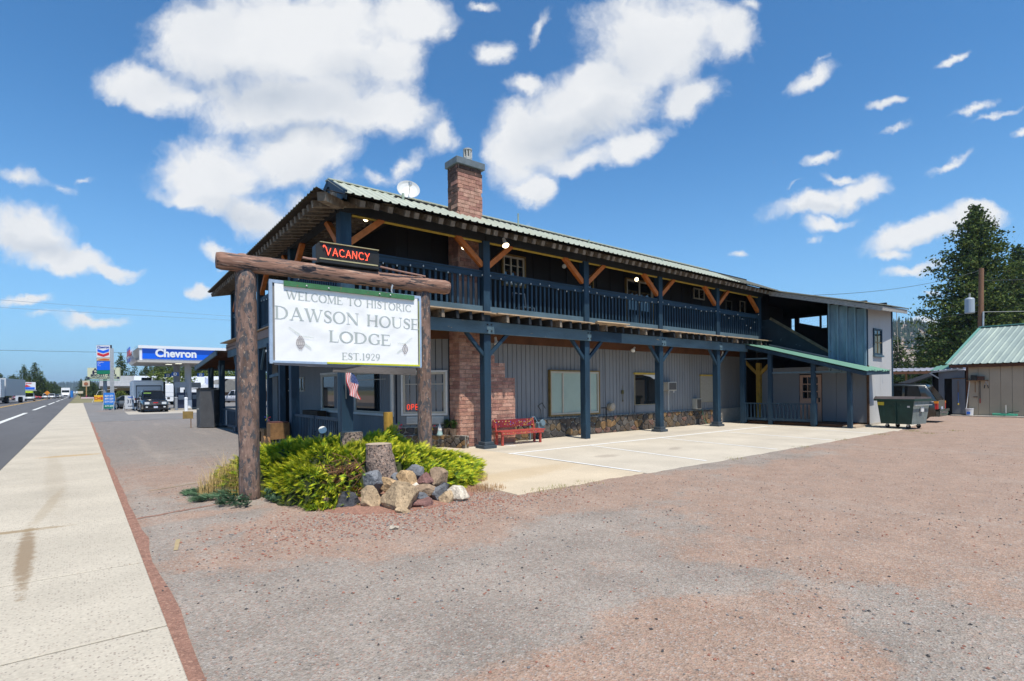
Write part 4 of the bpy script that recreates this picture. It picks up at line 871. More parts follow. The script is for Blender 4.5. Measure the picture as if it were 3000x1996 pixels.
for s, u0, u1, v0, v1, e0, e1 in (('WELCOME TO HISTORIC', .23, 2.50, 1.06, 1.20, 1.03, 1.165), ('DAWSON HOUSE', .05, 2.66, .71, .93, .70, .90), ('LODGE', .93, 2.08, .38, .58, .37, .565), ('EST.1929', 1.16, 1.87, .075, .20, .085, .205)):
    mb = MB(); serif(mb, s, u0, u1, v0, v1, e0, e1); mb.build('lettering', lt_m, bn)
# printed pine cones with needles
cone_m = M('cone_print', (.17, .12, .125), .7, .3, 30, bump=0); need_m = M('needle_print', (.36, .44, .40), .7, .2, 30, bump=0)
for (u, v, s_, dr_) in ((.46, .33, 1, -1), (2.36, .31, .85, 1)):
    mb = MB()
    for r_ in range(9):
        wv = .075*s_*(sin(pi*(r_+1.2)/10.5)); n = max(2, int(wv/.014)); y = v+(.115-r_*.026)*s_
        for k in range(n):
            x = u-wv+2*wv*(k+.5)/n; q = .012*s_
            mb.add([sp(x-q, y+.004, .033), sp(x, y-.017*s_, .0335), sp(x+q, y+.004, .033), sp(x, y+.008, .034)], [(0, 1, 2, 3)])
    mb.build('cone_print', cone_m, bn)
    mb = MB()
    for (bu, bv, L_, ang) in ((u, v+.13*s_, .22*s_, 145 if dr_ < 0 else 40), (u+.02, v+.12*s_, .2*s_, -5 if dr_ < 0 else 178), (u+.06*dr_*-1, v, .14*s_, -35 if dr_ < 0 else 215)):
        for k in range(40):
            f = k/40; a = R(ang); x = bu+cos(a)*L_*f; y = bv+sin(a)*L_*f
            for sgn in (-1, 1):
                b = a+sgn*rnd(.4, .9); l = .045*(1-f*.5); dx, dy = cos(b)*l, sin(b)*l; q = .0012
                mb.add([sp(x, y, .0335), sp(x+q, y+q, .0335), sp(x+dx, y+dy, .034)], [(0, 1, 2)])
    mb.build('needle_print', need_m, bn)
chm = MB(); 
for k in range(16):
    z = 3.72-k*.026; x = 4.58-.03*sin(k*.4)+.003*k; chm.bar((x-.008, 9.22, z), (x+.008, 9.215, z-.03), .008 if k % 2 else .016, .02)
tag(chm.build('hanging_chain', gal_m), 'light steel chain between the log crossbeam and the white sign', 'chain')
# VACANCY neon box
vc = thing('vacancy_sign', 'black box sign with glowing red neon word on top of the log crossbeam', 'sign', (3.8, 9.4, 3.96))
VX = V((1.1, -.1, -.012)).normalized(); VN = VX.cross(V((0, 0, 1))); VO = V((3.2, 9.34, 3.975))
def vp(u, v, d=0): return VO+VX*u+V((0, 0, v))+VN*d
blk = M('sign_box_black', (.02, .02, .019), .5, .4, 3, col2=(.12, .1, .04), c2=(3, .66, .05), bump=.1); crm = M('box_cream_edge', (.4, .36, .2), .6, .15, 5)
prof = [(0, 0), (1.13, 0), (1.13, .31), (1.09, .36), (.06, .36), (0, .31)]
MB().prism([vp(u, v, 0) for u, v in prof], VN*-.24).build('housing', blk, vc)
pbar('edge_strip', crm, vp(.07, .362, -.02), vp(1.12, .362, -.02), .1, .014, vc); pbar('edge_strip', crm, vp(.06, .075, .012), vp(1.1, .075, .012), .03, .022, vc); MB().prism([vp(.05, .01, 0), vp(1.12, .01, 0), vp(1.12, .06, 0), vp(.05, .06, 0)], VN*.02).build('lower_lip', blk, vc)
neon = flat('neon_tube', (1, .10, .05), .3, emit=1.3)
NE = {'V': [(0, 1), (.35, 0), (.75, .95)], 'A': [(0, 0), (.4, 1), (.8, 0), (.68, .35), (.2, .35)], 'C': [(.75, .85), (.5, 1), (.15, .9), (0, .5), (.15, .1), (.5, 0), (.8, .1)], 'N': [(0, 0), (.05, 1), (.7, 0), (.75, 1)], 'Y': [(0, 1), (.4, .5), (.75, 1), (.4, .5), (.35, 0), (.1, 0)]}
x = 0; mb = MB(); k = .115; hh = .125
for c in 'VACANCY':
    pts = [vp(.17+x+a*k*.9, .145+b*hh, .03) for a, b in NE[c]]; mb.tube(pts, .0072, 6)
    for p in pts: mb.ball(p, .0085, 6, 4)
    x += k
mb.lathe([(.02, -.004), (.02, .004)], (0, 0, 0), 8) if False else None
mb.tube([vp(.13, .27, .03), vp(.12, .29, .03), vp(.135, .305, .03), vp(.155, .29, .03), vp(.17, .27, .03)], .008, 6); mb.build('neon_tube', neon, vc)
cdu = MB().tube([(4.33, 9.2, 4.02), (4.7, 9.2, 3.99), (5.3, 9.25, 3.97)], .018, 7).tube([(2.95, 9.25, 4.0), (3.05, 9.24, 3.99), (3.18, 9.25, 4.0)], .02, 7); cdu.build('conduit', M('conduit_brown', (.3, .17, .13), .7), vc)
# ================================================================ juniper, stumps, rocks
jun = thing('juniper_bush', 'wide golden green spreading juniper growing between the log posts', 'bush', (4.1, 10.1, 0))
JC = (4.05, 10.2); 
def jh(x, y):
    dx = (x-JC[0]); dy = (y-JC[1]); rx = 2.05 if dx < 0 else 2.1; ry = 2.45 if dy < 0 else 2.3
    r = math.hypot(dx/rx, dy/ry); e = 1.04+.22*NZ.noise(V((math.atan2(dy, dx)*1.6, 3, 0)))
    r /= e
    if r >= 1 or (x < 2.42 and y < 9.95) or (x < 2.6 and y < 8.6): return None
    h = (.82+.1*NZ.noise(V((x*.9, y*.9, 5))))*(1-r**3.4)**.8+.24*NZ.noise(V((x*1.9, y*1.9, 1)))+.13*NZ.noise(V((x*4.2, y*4.2, 1)))
    h -= .38*math.exp(-(((x-3.25)/.3)**2+((y-8.5)/.3)**2))
    return max(.04, h)
jm = []
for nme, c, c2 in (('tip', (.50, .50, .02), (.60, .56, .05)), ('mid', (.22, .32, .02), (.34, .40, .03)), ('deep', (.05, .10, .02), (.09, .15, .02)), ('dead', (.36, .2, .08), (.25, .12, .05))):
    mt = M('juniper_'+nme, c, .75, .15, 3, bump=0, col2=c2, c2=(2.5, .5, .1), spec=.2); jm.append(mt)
    b = mt.node_tree.nodes['Principled BSDF']; b.inputs['Subsurface Weight'].default_value = 0
def sprig(mb, p, d, L, dead=False, n=9, tipm=0):
    d = d.normalized(); s_ = d.cross(V((0, 0, 1)));
    s_ = s_.normalized() if s_.length > .01 else V((1, 0, 0)); u_ = s_.cross(d)
    roll = rnd(0, pi)
    s_, u_ = s_*cos(roll)+u_*sin(roll), u_*cos(roll)-s_*sin(roll)
    for i in range(n):
        f = i/n; c = p+d*L*f-V((0, 0, .05*L))*f*f*0; w = L*.46*(1-f*.7)
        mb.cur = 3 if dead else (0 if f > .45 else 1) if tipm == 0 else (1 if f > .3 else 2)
        for sg in (-1, 1):
            e = c+d*w*.75+s_*w*sg*.8+u_*rnd(-.3, .3)*w; q = u_*w*.1+d*w*.16
            mb.add([c-q, c+q, e], [(0, 1, 2)])
    mb.add([p-s_*L*.03, p+s_*L*.03, p+d*L*1.12], [(0, 1, 2)])
crown = MB(); k = 0
while k < 12500:
    x = JC[0]+rnd(-2.9, 2.9); y = JC[1]+rnd(-2.7, 2.7)*(1 if random.random() < .3 else 1); h = jh(x, y)
    if h is None: continue
    if y > 11.4 and random.random() < .45: continue
    e = .06; hx = (jh(x+e, y) or 0)-(jh(x-e, y) or 0); hy = (jh(x, y+e) or 0)-(jh(x, y-e) or 0)
    nrm = V((-hx/(2*e), -hy/(2*e), 1)); nrm.x = max(-2.5, min(2.5, nrm.x)); nrm.y = max(-2.5, min(2.5, nrm.y)); nrm.normalize()
    out_ = V((x-JC[0], y-JC[1], 0)).normalized()
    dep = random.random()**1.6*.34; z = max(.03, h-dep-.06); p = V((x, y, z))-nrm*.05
    if p.y < 8.05+.5*max(0, 4.0-p.x) and p.x > 3.3: continue
    if math.hypot(p.x-3.98, p.y-8.35) < .42: continue
    d = nrm*.55+out_*.75+V((rnd(-.6, .6), rnd(-.6, .6), rnd(-.15, .45)))
    dead = math.exp(-(((x-3.3)/.34)**2+((y-8.5)/.36)**2)) > rnd(.25, 1)
    sprig(crown, p, d, rnd(.09, .19), dead, 8, 0 if dep < .1 else 1); k += 1  # golden tips outside; deeper sprigs darker green, inner shade put into colour
# side skirt at the front edge
for k in range(1700):
    a = rnd(pi*.85, pi*2.15); rr__ = rnd(.86, 1.06); x = JC[0]+cos(a)*(2.05 if cos(a) < 0 else 2.45)*rr__; y = JC[1]+sin(a)*2.5*rr__
    if (3.2 < x < 4.9 and y < 8.1) or (x < 2.5 and y < 9.95) or math.hypot(x-3.98, y-8.35) < .42: continue
    sprig(crown, V((x, y, rnd(.06, .5)*(1.5-rr__)*1.4)), V((cos(a), sin(a), rnd(-.35, .5))), rnd(.10, .19), False, 8, 0 if random.random() < .65 else 1)
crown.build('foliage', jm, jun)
core = MB(); vs = []; N_ = 40
for j in range(N_+1):
    for i in range(N_+1):
        x = JC[0]-2.7+5.4*i/N_; y = JC[1]-2.6+5.2*j/N_; h = jh(x, y); vs.append((x, y, (h-.2 if h and not (x > 3.3 and y < 8.5) else -.1)))
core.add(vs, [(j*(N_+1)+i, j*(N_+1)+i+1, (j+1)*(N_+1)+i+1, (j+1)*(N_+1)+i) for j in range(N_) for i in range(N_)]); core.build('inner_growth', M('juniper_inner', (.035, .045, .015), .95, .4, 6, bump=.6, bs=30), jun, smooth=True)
tw = MB()
for k in range(26):
    p = V((3.3+rnd(-.25, .25), 8.5+rnd(-.1, .2), rnd(.15, .35))); tw.tube([p, p+V((rnd(-.2, .2), rnd(-.25, .05), rnd(.1, .3))), p+V((rnd(-.35, .35), rnd(-.35, 0), rnd(.1, .45)))], .008, 4)
tw.build('twigs', M('juniper_twig', (.2, .1, .05), .9, .3), jun)
low = thing('creeping_juniper', 'low blue green creeping juniper around the foot of the left log post', 'shrub', (2.1, 9.5, 0)); lj = [M('creeper_'+a, c, .8, .2, 5, bump=0) for a, c in (('tip', (.12, .2, .11)), ('mid', (.07, .14, .07)), ('deep', (.03, .07, .035)), ('x', (.1, .1, .05)))]
mb = MB()
for (ax, ay, dx, dy, n_, L_) in ((1.95, 9.35, -.5, -.25, 60, .5), (2.0, 9.75, -.9, .2, 90, .6), (1.9, 10.3, -.8, .5, 90, .6), (2.35, 9.2, .3, -.6, 60, .35), (2.05, 9.2, -.35, -.6, 55, .5), (2.6, 9.15, .2, -.5, 50, .35)):
    for k in range(n_):
        f = random.random()**.7; p = V((ax+dx*L_*f+rnd(-.1, .1), ay+dy*L_*f+rnd(-.1, .1), .02+.12*(1-f)*random.random())); sprig(mb, p, V((dx+rnd(-.4, .4), dy+rnd(-.4, .4), rnd(.1, .5))), rnd(.09, .17), False, 6, random.choice((0, 1)))
mb.build('foliage', lj, low)
def grass(name, c, r_, n_, h0, h1, mt, lab, spread=1.0, cat='grass'):
    mb = MB()
    for k in range(n_):
        a = rnd(0, 6.28); q = r_*random.random()**.6; x = c[0]+cos(a)*q; y = c[1]+sin(a)*q*.8; h = rnd(h0, h1)*(1-.5*q/r_); b = rnd(0, 6.28); l = V((cos(b), sin(b), 0))*h*rnd(.15, .6)*spread; w = V((-sin(b), cos(b), 0))*.003
        p0 = V((x, y, 0)); p1 = p0+V((0, 0, h*.6))+l*.35; p2 = p0+V((0, 0, h))+l
        mb.add([p0-w, p0+w, p1+w*.8, p1-w*.8, p2], [(0, 1, 2, 3), (3, 2, 4)])
    return mb.build(name, mt, kind='stuff', label=lab)
straw = M('dry_straw', (.52, .37, .15), .8, .2, 6, bump=0); straw2 = M('dry_grass_tan', (.45, .28, .14), .85, .2, 6, bump=0); gg = M('weed_green', (.13, .2, .04), .8, .3, 6, bump=0)
grass('dry_grass', (1.95, 10.25), .42, 900, .25, .85, straw, 'dry golden grass behind the left log post'); grass('dry_grass', (5.65, 8.6), .55, 1300, .08, .34, straw2, 'dry tan grass right of the rock pile'); grass('dry_grass', (5.5, 7.6), .4, 400, .04, .16, straw2, 'short dry grass by the slab corner')
grass('weeds', (3.0, 12.9), .5, 160, .2, .55, gg, 'green weeds behind the juniper', .6)
for x, y, n_ in ((6.1, 6.8, 70), (6.6, 6.78, 120), (7.3, 6.8, 60), (16, 6.72, 60), (19, 6.75, 60), (22, 6.6, 90), (24.5, 6.3, 120), (23.6, 5.6, 80), (12.3, 6.75, 50), (25.6, 5.2, 70)): grass('edge_weeds', (x, y), .35, n_, .02, .09, M('edge_weed_tan', (.27, .25, .07), .9, .2, bump=0), 'small weeds along the slab edge')
bark = M('stump_bark', (.30, .22, .175), .9, .4, 14, bump=1.0, bs=26, col2=(.05, .04, .038), c2=(30, .53, .03), col3=(.44, .28, .2), c3=(24, .56, .06), fine=.3)
cutw = M('stump_cut_wood', (.42, .33, .24), .85, .2, 8, bump=.3)
def stump(x, y, r0, r1, h, tilt, lab, seed):
    o = thing('tree_stump', lab, 'stump', (x, y, 0)); mb = MB(); n = 26; vs = []; seg = 12
    for j in range(seg+1):
        f = j/seg
        for i in range(n):
            a = 2*pi*i/n; r = (r0+(r1-r0)*f)*(1+.09*NZ.noise(V((cos(a)*2+seed, sin(a)*2, f*4)))+.05*NZ.noise(V((cos(a)*7, sin(a)*7+seed, f*9)))); vs.append((x+r*cos(a)+tilt[0]*f, y+r*sin(a)+tilt[1]*f, h*f))
    mb.add(vs, [(j*n+i, j*n+(i+1) % n, (j+1)*n+(i+1) % n, (j+1)*n+i) for j in range(seg) for i in range(n)]).build('bark', bark, o)
    c = [(v[0], v[1], h+.004) for v in vs[-n:]]; cx_ = x+tilt[0]; cy_ = y+tilt[1]; MB().add([(cx_+(a-cx_)*.97, cy_+(b-cy_)*.97, z) for a, b, z in c], [tuple(range(n))]).build('cut_face', cutw, o)
stump(4.0, 8.45, .29, .215, .84, (-.07, .04), 'taller front tree stump with rough bark standing above the rocks', 1)
stump(4.0, 9.86, .22, .2, .96, (.02, 0), 'rear tree stump rising out of the middle of the juniper', 7)
fld_ = thing('ground_floodlight', 'round white faced floodlight standing at the top of the juniper', 'floodlight', (3.72, 10.6, .8)); FD = V((-.35, -.75, .45)).normalized(); fc = V((3.70, 10.5, .98))
MB().cyl(fc-FD*.13, fc, .045, .085, 14).cyl((3.74, 10.6, .3), (3.73, 10.57, .9), .015).build('lamp_body', flat('lamp_bronze', (.03, .03, .03), .4), fld_); MB().cyl(fc, fc+FD*.01, .078, n=16).build('lens', flat('lamp_lens', (.75, .73, .66), .25), fld_)
rock_c = dict(tan=(.37, .27, .165), brown=(.27, .19, .125), gray=(.16, .165, .175), dark=(.06, .062, .07), white=(.55, .48, .38), purple=(.21, .11, .095), warm=(.42, .28, .15))
rm = {k: M('rock_'+k, c, .9, .3, 5, bump=1.0, bs=16, col2=tuple(x*.3 for x in c), c2=(34, .59, .04), fine=.3, col3=tuple(min(1, x*1.35) for x in c), c3=(3.5, .55, .1)) for k, c in rock_c.items()}
def rock(x, y, z, sx, sy, sz, mt, lab, seed, rz=0, ry=0, name='rock'):
    bm = bmesh.new(); bmesh.ops.create_icosphere(bm, subdivisions=4, radius=1); rn = random.Random(seed)
    pl = [(V((rn.gauss(0, 1), rn.gauss(0, 1), rn.gauss(0, .8))).normalized(), rn.uniform(.55, .82)) for _ in range(13)]
    for v in bm.verts:
        for n_, d_ in pl:
            e = v.co.dot(n_)
            if e > d_: v.co -= n_*(e-d_)*.98
        v.co *= 1+.07*NZ.noise(v.co*2.2+V((seed, 0, 0)))+.035*NZ.noise(v.co*7+V((seed, 0, 0)))+.03*NZ.noise(v.co*15+V((seed, 0, 0)))
    me = bpy.data.meshes.new(name); bm.to_mesh(me); bm.free(); me.materials.append(mt)
    o = bpy.data.objects.new(name, me); sx *= 1.36; sy *= 1.3; sz *= 1.33; o.matrix_basis = MX.Translation((x, y, z)) @ MX.Rotation(rz, 4, 'Z') @ MX.Rotation(ry, 4, 'Y') @ MX.Diagonal((sx, sy, sz, 1)); COL.objects.link(o); tag(o, lab, 'rock', 'rocks piled in front of the juniper'); return o
for a in ((3.71,7.28,.12,.25,.2,.215,'tan','largest pitted tan rock at the front centre of the pile',11,-.7,.1),
 (3.42,7.65,.06,.16,.14,.19,'tan','pitted tan brown rock left of the largest rock',12,-.6,0),
 (3.16,7.92,.03,.19,.16,.145,'dark','shiny black lava rock low at the left of the pile',13,-.6,0),
 (2.92,8.18,.01,.11,.1,.11,'brown','small brown rock furthest left under the juniper',14,0,0),
 (3.63,7.99,.28,.165,.16,.15,'gray','smooth dark gray rock perched above the black and brown rocks',15,-.5,.2),
 (3.86,7.78,.22,.21,.12,.10,'warm','long sloping tan slab rock lying behind the largest rock',16,-.75,.35),
 (3.97,7.90,.31,.11,.09,.08,'gray','small gray oval rock at the foot of the front stump',17,-.6,.3),
 (4.08,7.76,.27,.12,.12,.19,'warm','tall upright tan angular rock in the middle of the pile',18,-.5,-.35),
 (4.15,7.60,.18,.07,.06,.075,'white','small white rock between the upright tan rock and a brown one',19,0,0),
 (3.99,7.33,.13,.17,.13,.065,'gray','flat gray slab rock jutting out over the purple rock',20,-.6,-.12),
 (3.98,7.30,.0,.2,.17,.11,'purple','dark purple cinder rock under the flat gray slab',21,-.4,0),
 (4.26,7.50,.14,.16,.13,.13,'brown','brown pitted rock right of the small white rock',22,-.5,0),
 (4.33,7.96,.38,.15,.13,.11,'gray','gray flat faced rock half covered by juniper at the right',23,-.4,.1),
 (4.62,7.73,.27,.16,.14,.145,'brown','round brown rock at the upper right of the pile under the juniper',24,-.5,0),
 (4.43,7.37,.10,.11,.11,.155,'gray','leaning gray brown rock right of the brown pitted rock',25,-.5,.4),
 (4.62,7.50,.17,.08,.08,.08,'dark','small black rock behind the leaning gray rock',26,0,0),
 (4.48,7.20,.04,.10,.1,.11,'tan','brown rock low at the right end of the pile',27,-.4,0),
 (4.67,7.18,.07,.15,.12,.115,'white','pale cream rock at the far right of the pile',28,-.8,.3),
 (4.41,7.77,.25,.14,.14,.11,'purple','purplish rock tucked below the right juniper branches',29,0,0),
 (3.62,7.02,.0,.10,.07,.06,'tan','small tan rock chip leaning at the foot of the largest rock',30,-.6,.4),
 (3.08,6.22,.01,.045,.035,.03,'white','white pebble lying alone on the red cinder',31,0,0)):
    rock(*a[:6], rm[a[6]], a[7], a[8], a[9], a[10])
mnd = MB(); vs = []; N_ = 36
for j in range(N_+1):
    for i in range(N_+1):
        x = 1.4+5.2*i/N_; y = 6.3+6*j/N_; r = math.hypot((x-4.0)/2.3, (y-9.6)/2.9); z = .16*max(0, 1-r*r)**1.3*(0 if x < 2.4 else min(1, (x-2.4)/.8)) - .03; vs.append((x, y, z if r < 1 else -.05))
mnd.add(vs, [(j*(N_+1)+i, j*(N_+1)+i+1, (j+1)*(N_+1)+i+1, (j+1)*(N_+1)+i) for j in range(N_) for i in range(N_)]); mnd.build('cinder_mound', red_m, kind='structure', smooth=True)
# ================================================================ things round the lodge
bench = thing('red_bench', 'red painted wooden bench with splattered paint spots against the brick chimney', 'bench', (10.9, 13.2, 0))
rb = M('bench_red', (.38, .06, .045), .6, .2, 4, col2=(.55, .12, .08), c2=(3, .6, .1)); rbk = M('bench_back_red', (.20, .022, .028), .6, .2, 4)
X0, X1 = 10.0, 11.75
bb_ = MB().bar((X0-.03, 13.34, .66), (X1-.13, 13.34, .66), .03, .24); bk = bb_.build('backrest', rbk, bench)
for i, (c, n_) in enumerate((((.65, .5, .1), 46), ((.08, .06, .4), 20), ((.6, .35, .3), 12))):
    mb = MB(); mt = flat('paint_spot_%s' % ('yellow', 'blue', 'pink')[i], c, .6)
    for k in range(n_):
        x = rnd(X0, X1-.15); z = rnd(.56, .76); s_ = rnd(.008, .022); mb.add([(x-s_, 13.3225, z), (x, 13.3225, z-s_*rnd(.6, 1.4)), (x+s_*rnd(.6, 1.6), 13.3225, z), (x, 13.3225, z+s_)], [(0, 1, 2, 3)])
    for k in range(n_//2):
        x = rnd(X0, X1); z = rnd(.35, .41); s_ = rnd(.006, .014); mb.add([(x-s_, 12.938, z), (x, 12.938, z-s_), (x+s_, 12.938, z), (x, 12.938, z+s_)], [(0, 1, 2, 3)])
    mb.build('paint_spots', mt, bk, kind='stuff')
for y in (12.99, 13.13, 13.27): piece('seat_slat', rb, (X0, y-.055, .415), (X1+.06, y+.06, .445), bench)
piece('apron', rb, (X0+.02, 12.94, .33), (X1, 12.97, .414), bench)
for x in (X0+.08, X1-.12):
    for y in (12.99, 13.28): piece('leg', rb, (x-.03, y-.03, .0), (x+.03, y+.03, .414), bench)
    pbar('back_post', rb, (x, 13.3, .4), (x, 13.37, .8), .05, .04, bench)
# planter of stone at the corner
pl = thing('stone_planter', 'low stone planter box between the lodge corner window and the brick chimney', 'planter', (8.2, 14.0, 0))
P0 = V((8.86, 13.2, 0)); P1 = V((8.62, 13.95, 0)); P2 = P1+cdir*1.7
pw = MB(); pw.prism([P0, P1, P1+V((.15, .1, 0)), P0+V((.12, 0, 0))], (0, 0, .37)); pw.prism([P1, P2, P2-cn*.15, P1-cn*.15+V((.05, 0, 0))], (0, 0, .37)); pw.prism([P0+V((0, .0, 0)), (8.86, 13.44, 0), (8.7, 14, 0), P1+V((.1, .1, 0)), P2-cn*.4, P2-cn*.1, P1], (0, 0, .30)); plw = pw.build('wall', mort, pl)
stones(P1+V((-.02, -.02, 0)), (P0-P1), (P0-P1).length, .38, .24, .13, 31, plw, .04); stones(P2+cn*.005, -cdir, 1.7, .38, .26, .13, 33, plw, .04); stones(V((8.86, 13.19, 0)), (1, 0, 0), .12, .38, .12, .13, 35, plw, .02)
gn = thing('garden_gnome', 'small white and green garden gnome statue with a pointed hat on the planter', 'garden gnome', (8.42, 13.95, .37)); gx, gy, gz = 8.42, 13.92, .37
w_ = flat('gnome_white', (.6, .6, .58), .6); MB().lathe([(.085, 0), (.09, .03), (.07, .1), (.06, .16)], (gx, gy, gz), 12).build('body', flat('gnome_green', (.3, .42, .4), .6), gn); MB().lathe([(.055, .12), (.065, .16), (.06, .2), (.02, .1+.12)], (gx, gy-.01, gz), 10).build('beard', w_, gn); MB().ball((gx, gy, gz+.2), .045, 10, 7).build('head', flat('gnome_skin', (.5, .38, .32), .6), gn); MB().lathe([(.06, .21), (.045, .26), (.02, .33), (.003, .38)], (gx, gy, gz), 12).build('hat', w_, gn)
def plant(x, y, z, r_, h, n_, lab, potc, mt, pot=True, name='potted_plant'):
    o = thing(name, lab, 'plant', (x, y, z))
    if pot: MB().lathe([(.09, 0), (.13, .2), (.14, .22), (.12, .22)], (x, y, z), 14).build('pot', potc, o); z += .2
    mb = MB()
    for k in range(n_):
        a = rnd(0, 6.28); f = rnd(.2, 1); e = rnd(.1, 1); c = V((x+cos(a)*r_*f*e, y+sin(a)*r_*f*e, z+h*rnd(.15, 1)*(1-.3*f))); d = V((cos(a), sin(a), rnd(-.3, .8))).normalized()*rnd(.04, .08); s_ = d.cross(V((0, 0, 1))).normalized()*d.length*.35
        mb.add([c-s_, c+d*.5+V((0, 0, .01)), c+s_, c-d*.2, c+d], [(0, 3, 2), (0, 2, 4)])
    mb.build('leaves', mt, o); return o
pot_c = M('clay_pot', (.2, .14, .1), .8, .2); leaf = M('pot_leaf', (.06, .12, .025), .6, .4, 20, bump=0)
plant(8.72, 14.0, .35, .2, .34, 260, 'leafy plant in the left brown pot beside the brick chimney', pot_c, leaf); plant(8.78, 13.72, .35, .2, .3, 260, 'bushier leafy plant in the right brown pot beside the brick chimney', pot_c, leaf)
plant(8.1, 14.45, .33, .18, .16, 140, 'low green plant inside the stone planter behind the right log post', pot_c, leaf, False, 'planter_plant')
def pinwheel(x, y, z0, h, lab, cols):
    o = thing('pinwheel', lab, 'pinwheel', (x, y, z0)); MB().cyl((x, y, z0), (x, y, z0+h), .006, n=5).build('stick', white_f, o)
    for k, c in enumerate(cols):
        a = 2*pi*k/len(cols); mt = flat('pinwheel_'+c[0], c[1], .4); d = V((-.63, -.77, 0)); rt_ = V((.77, -.63, 0)); u_ = V((0, 0, 1)); p = V((x, y, z0+h))+d*.02
        e = rt_*cos(a)+u_*sin(a); f = rt_*cos(a+1.0)+u_*sin(a+1.0); MB().prism([p, p+e*.1, p+e*.08+f*.06], d*.012).build('blade', mt, o)
pc = (('red', (.6, .02, .03)), ('green', (.03, .3, .05)), ('blue', (.02, .06, .4)), ('yellow', (.6, .4, .03)), ('pink', (.6, .1, .2)))
pinwheel(7.55, 14.85, .35, .32, 'colourful pinwheel at the left end of the stone planter', pc); pinwheel(8.35, 14.25, .35, .28, 'colourful pinwheel in the planter close to the garden gnome', pc[:4]); pinwheel(4.95, 19.3, .3, .55, 'colourful pinwheel by the wooden tub under the street porch', pc)
wp = tag(MB().cyl((6.30, 12.95, 0), (6.28, 12.97, 1.17), .125, .12, 16).build('wooden_bollard', M('ochre_bollard', (.34, .20, .035), .8, .4, 6, st=(1, 1, .2), bump=.6), smooth=False), 'thick round ochre wooden bollard under the window behind the juniper', 'bollard')
tub = thing('wooden_tub', 'old wooden wheeled tub planter on the pavement by the street porch', 'planter', (4.6, 17.2, 0)); tbm = M('tub_wood', (.22, .12, .05), .85, .35, 6, bump=.5)
MB().prism([(4.35, 16.7, .32), (4.95, 16.9, .32), (5.0, 17.4, .32), (4.4, 17.3, .32)], (0, 0, .48)).build('box', tbm, tub); MB().box((4.42, 16.85, .79), (4.9, 17.3, .83)).build('soil', M('tub_soil', (.1, .04, .035), .9), tub)
for y in (16.9, 17.35): MB().cyl((4.3, y, .2), (4.36, y, .2), .2, n=16).build('wheel', tbm, tub)
tag(MB().box((7.2, 21.0, .72), (7.55, 22.8, .96)).build('brown_box', M('brown_bench_wood', (.06, .035, .02), .8), None), 'long dark brown wooden box against the porch wall below the tall window', 'box')
tag(MB().box((4.9, 19.6, .0), (5.2, 20.4, .45)).build('timber_planter', tbm, None), 'low timber planter in shade at the foot of the thin porch posts', 'planter')
# flag on the corner post
fg = thing('american_flag', 'small american flag on a short pole fixed to the lodge corner post', 'flag', (5.0, 12.66, 1.9))
MB().cyl((5.06, 12.72, 1.55), (4.96, 12.5, 2.3), .012, n=6).ball((4.96, 12.49, 2.32), .022, 8, 6).build('pole', gal_m, fg)
def fl(u, v, d=0):   # u along the hanging fly, v across; draped
    return V((4.965+.10*u+.24*v+.02*sin(u*9+v*5), 12.55-.03*u-.26*v*.3+.035*sin(u*7+v*9)+d, 2.24-.60*u-.12*v))
fr = flat('flag_red', (.6, .03, .04), .8); fw_ = flat('flag_white', (.72, .70, .70), .8); fb = flat('flag_blue', (.03, .07, .25), .8)
cloth = MB(); 
for s_ in range(13):
    cloth.cur = 0 if s_ % 2 == 0 else 1
    for k in range(20):
        u0, u1 = k/20, (k+1)/20; v0, v1 = s_/13, (s_+1)/13
        cloth.cur = 2 if (s_ >= 6 and u1 <= .42) else (0 if s_ % 2 == 0 else 1)
        cloth.add([fl(u0, v0), fl(u1, v0), fl(u1, v1), fl(u0, v1)], [(0, 1, 2, 3)])
ck_ = cloth.build('cloth', [fr, fw_, fb], fg); stf = MB()
for r_ in range(7):
    for c in range(6):
        u = .035+.37*(c+.5)/6; v = (6+7*(r_+.5)/7)/13; p = fl(u, v, -.004); stf.add([p+V((-.006, 0, 0)), p+V((0, 0, -.006)), p+V((.006, 0, 0)), p+V((0, 0, .006))], [(0, 1, 2, 3)])
stf.build('stars', fw_, ck_, kind='stuff')
# OPEN sign
op = thing('open_sign', 'red neon open sign glowing behind the corner window', 'neon sign', (8.1, 14.6, 1.1)); k = 0
OG = {'O': [(0, .15), (0, .85), (.3, 1), (.6, .85), (.6, .15), (.3, 0), (0, .15)], 'P': [(0, 0), (0, 1), (.45, 1), (.6, .75), (.45, .5), (0, .5)], 'E': [(.6, 1), (0, 1), (0, .5), (.5, .5), (0, .5), (0, 0), (.6, 0)], 'N': [(0, 0), (0, 1), (.6, 0), (.6, 1)]}
for i, c in enumerate('OPEN'):
    mb = MB(); q0 = c0+cdir*(1.28-.13*i)+cn*.03+V((0, 0, 1.14)); mb.tube([q0-cdir*a*.13+V((0, 0, b*.16)) for a, b in OG[c]], .009, 6); mb.build('letter', red_n, op)
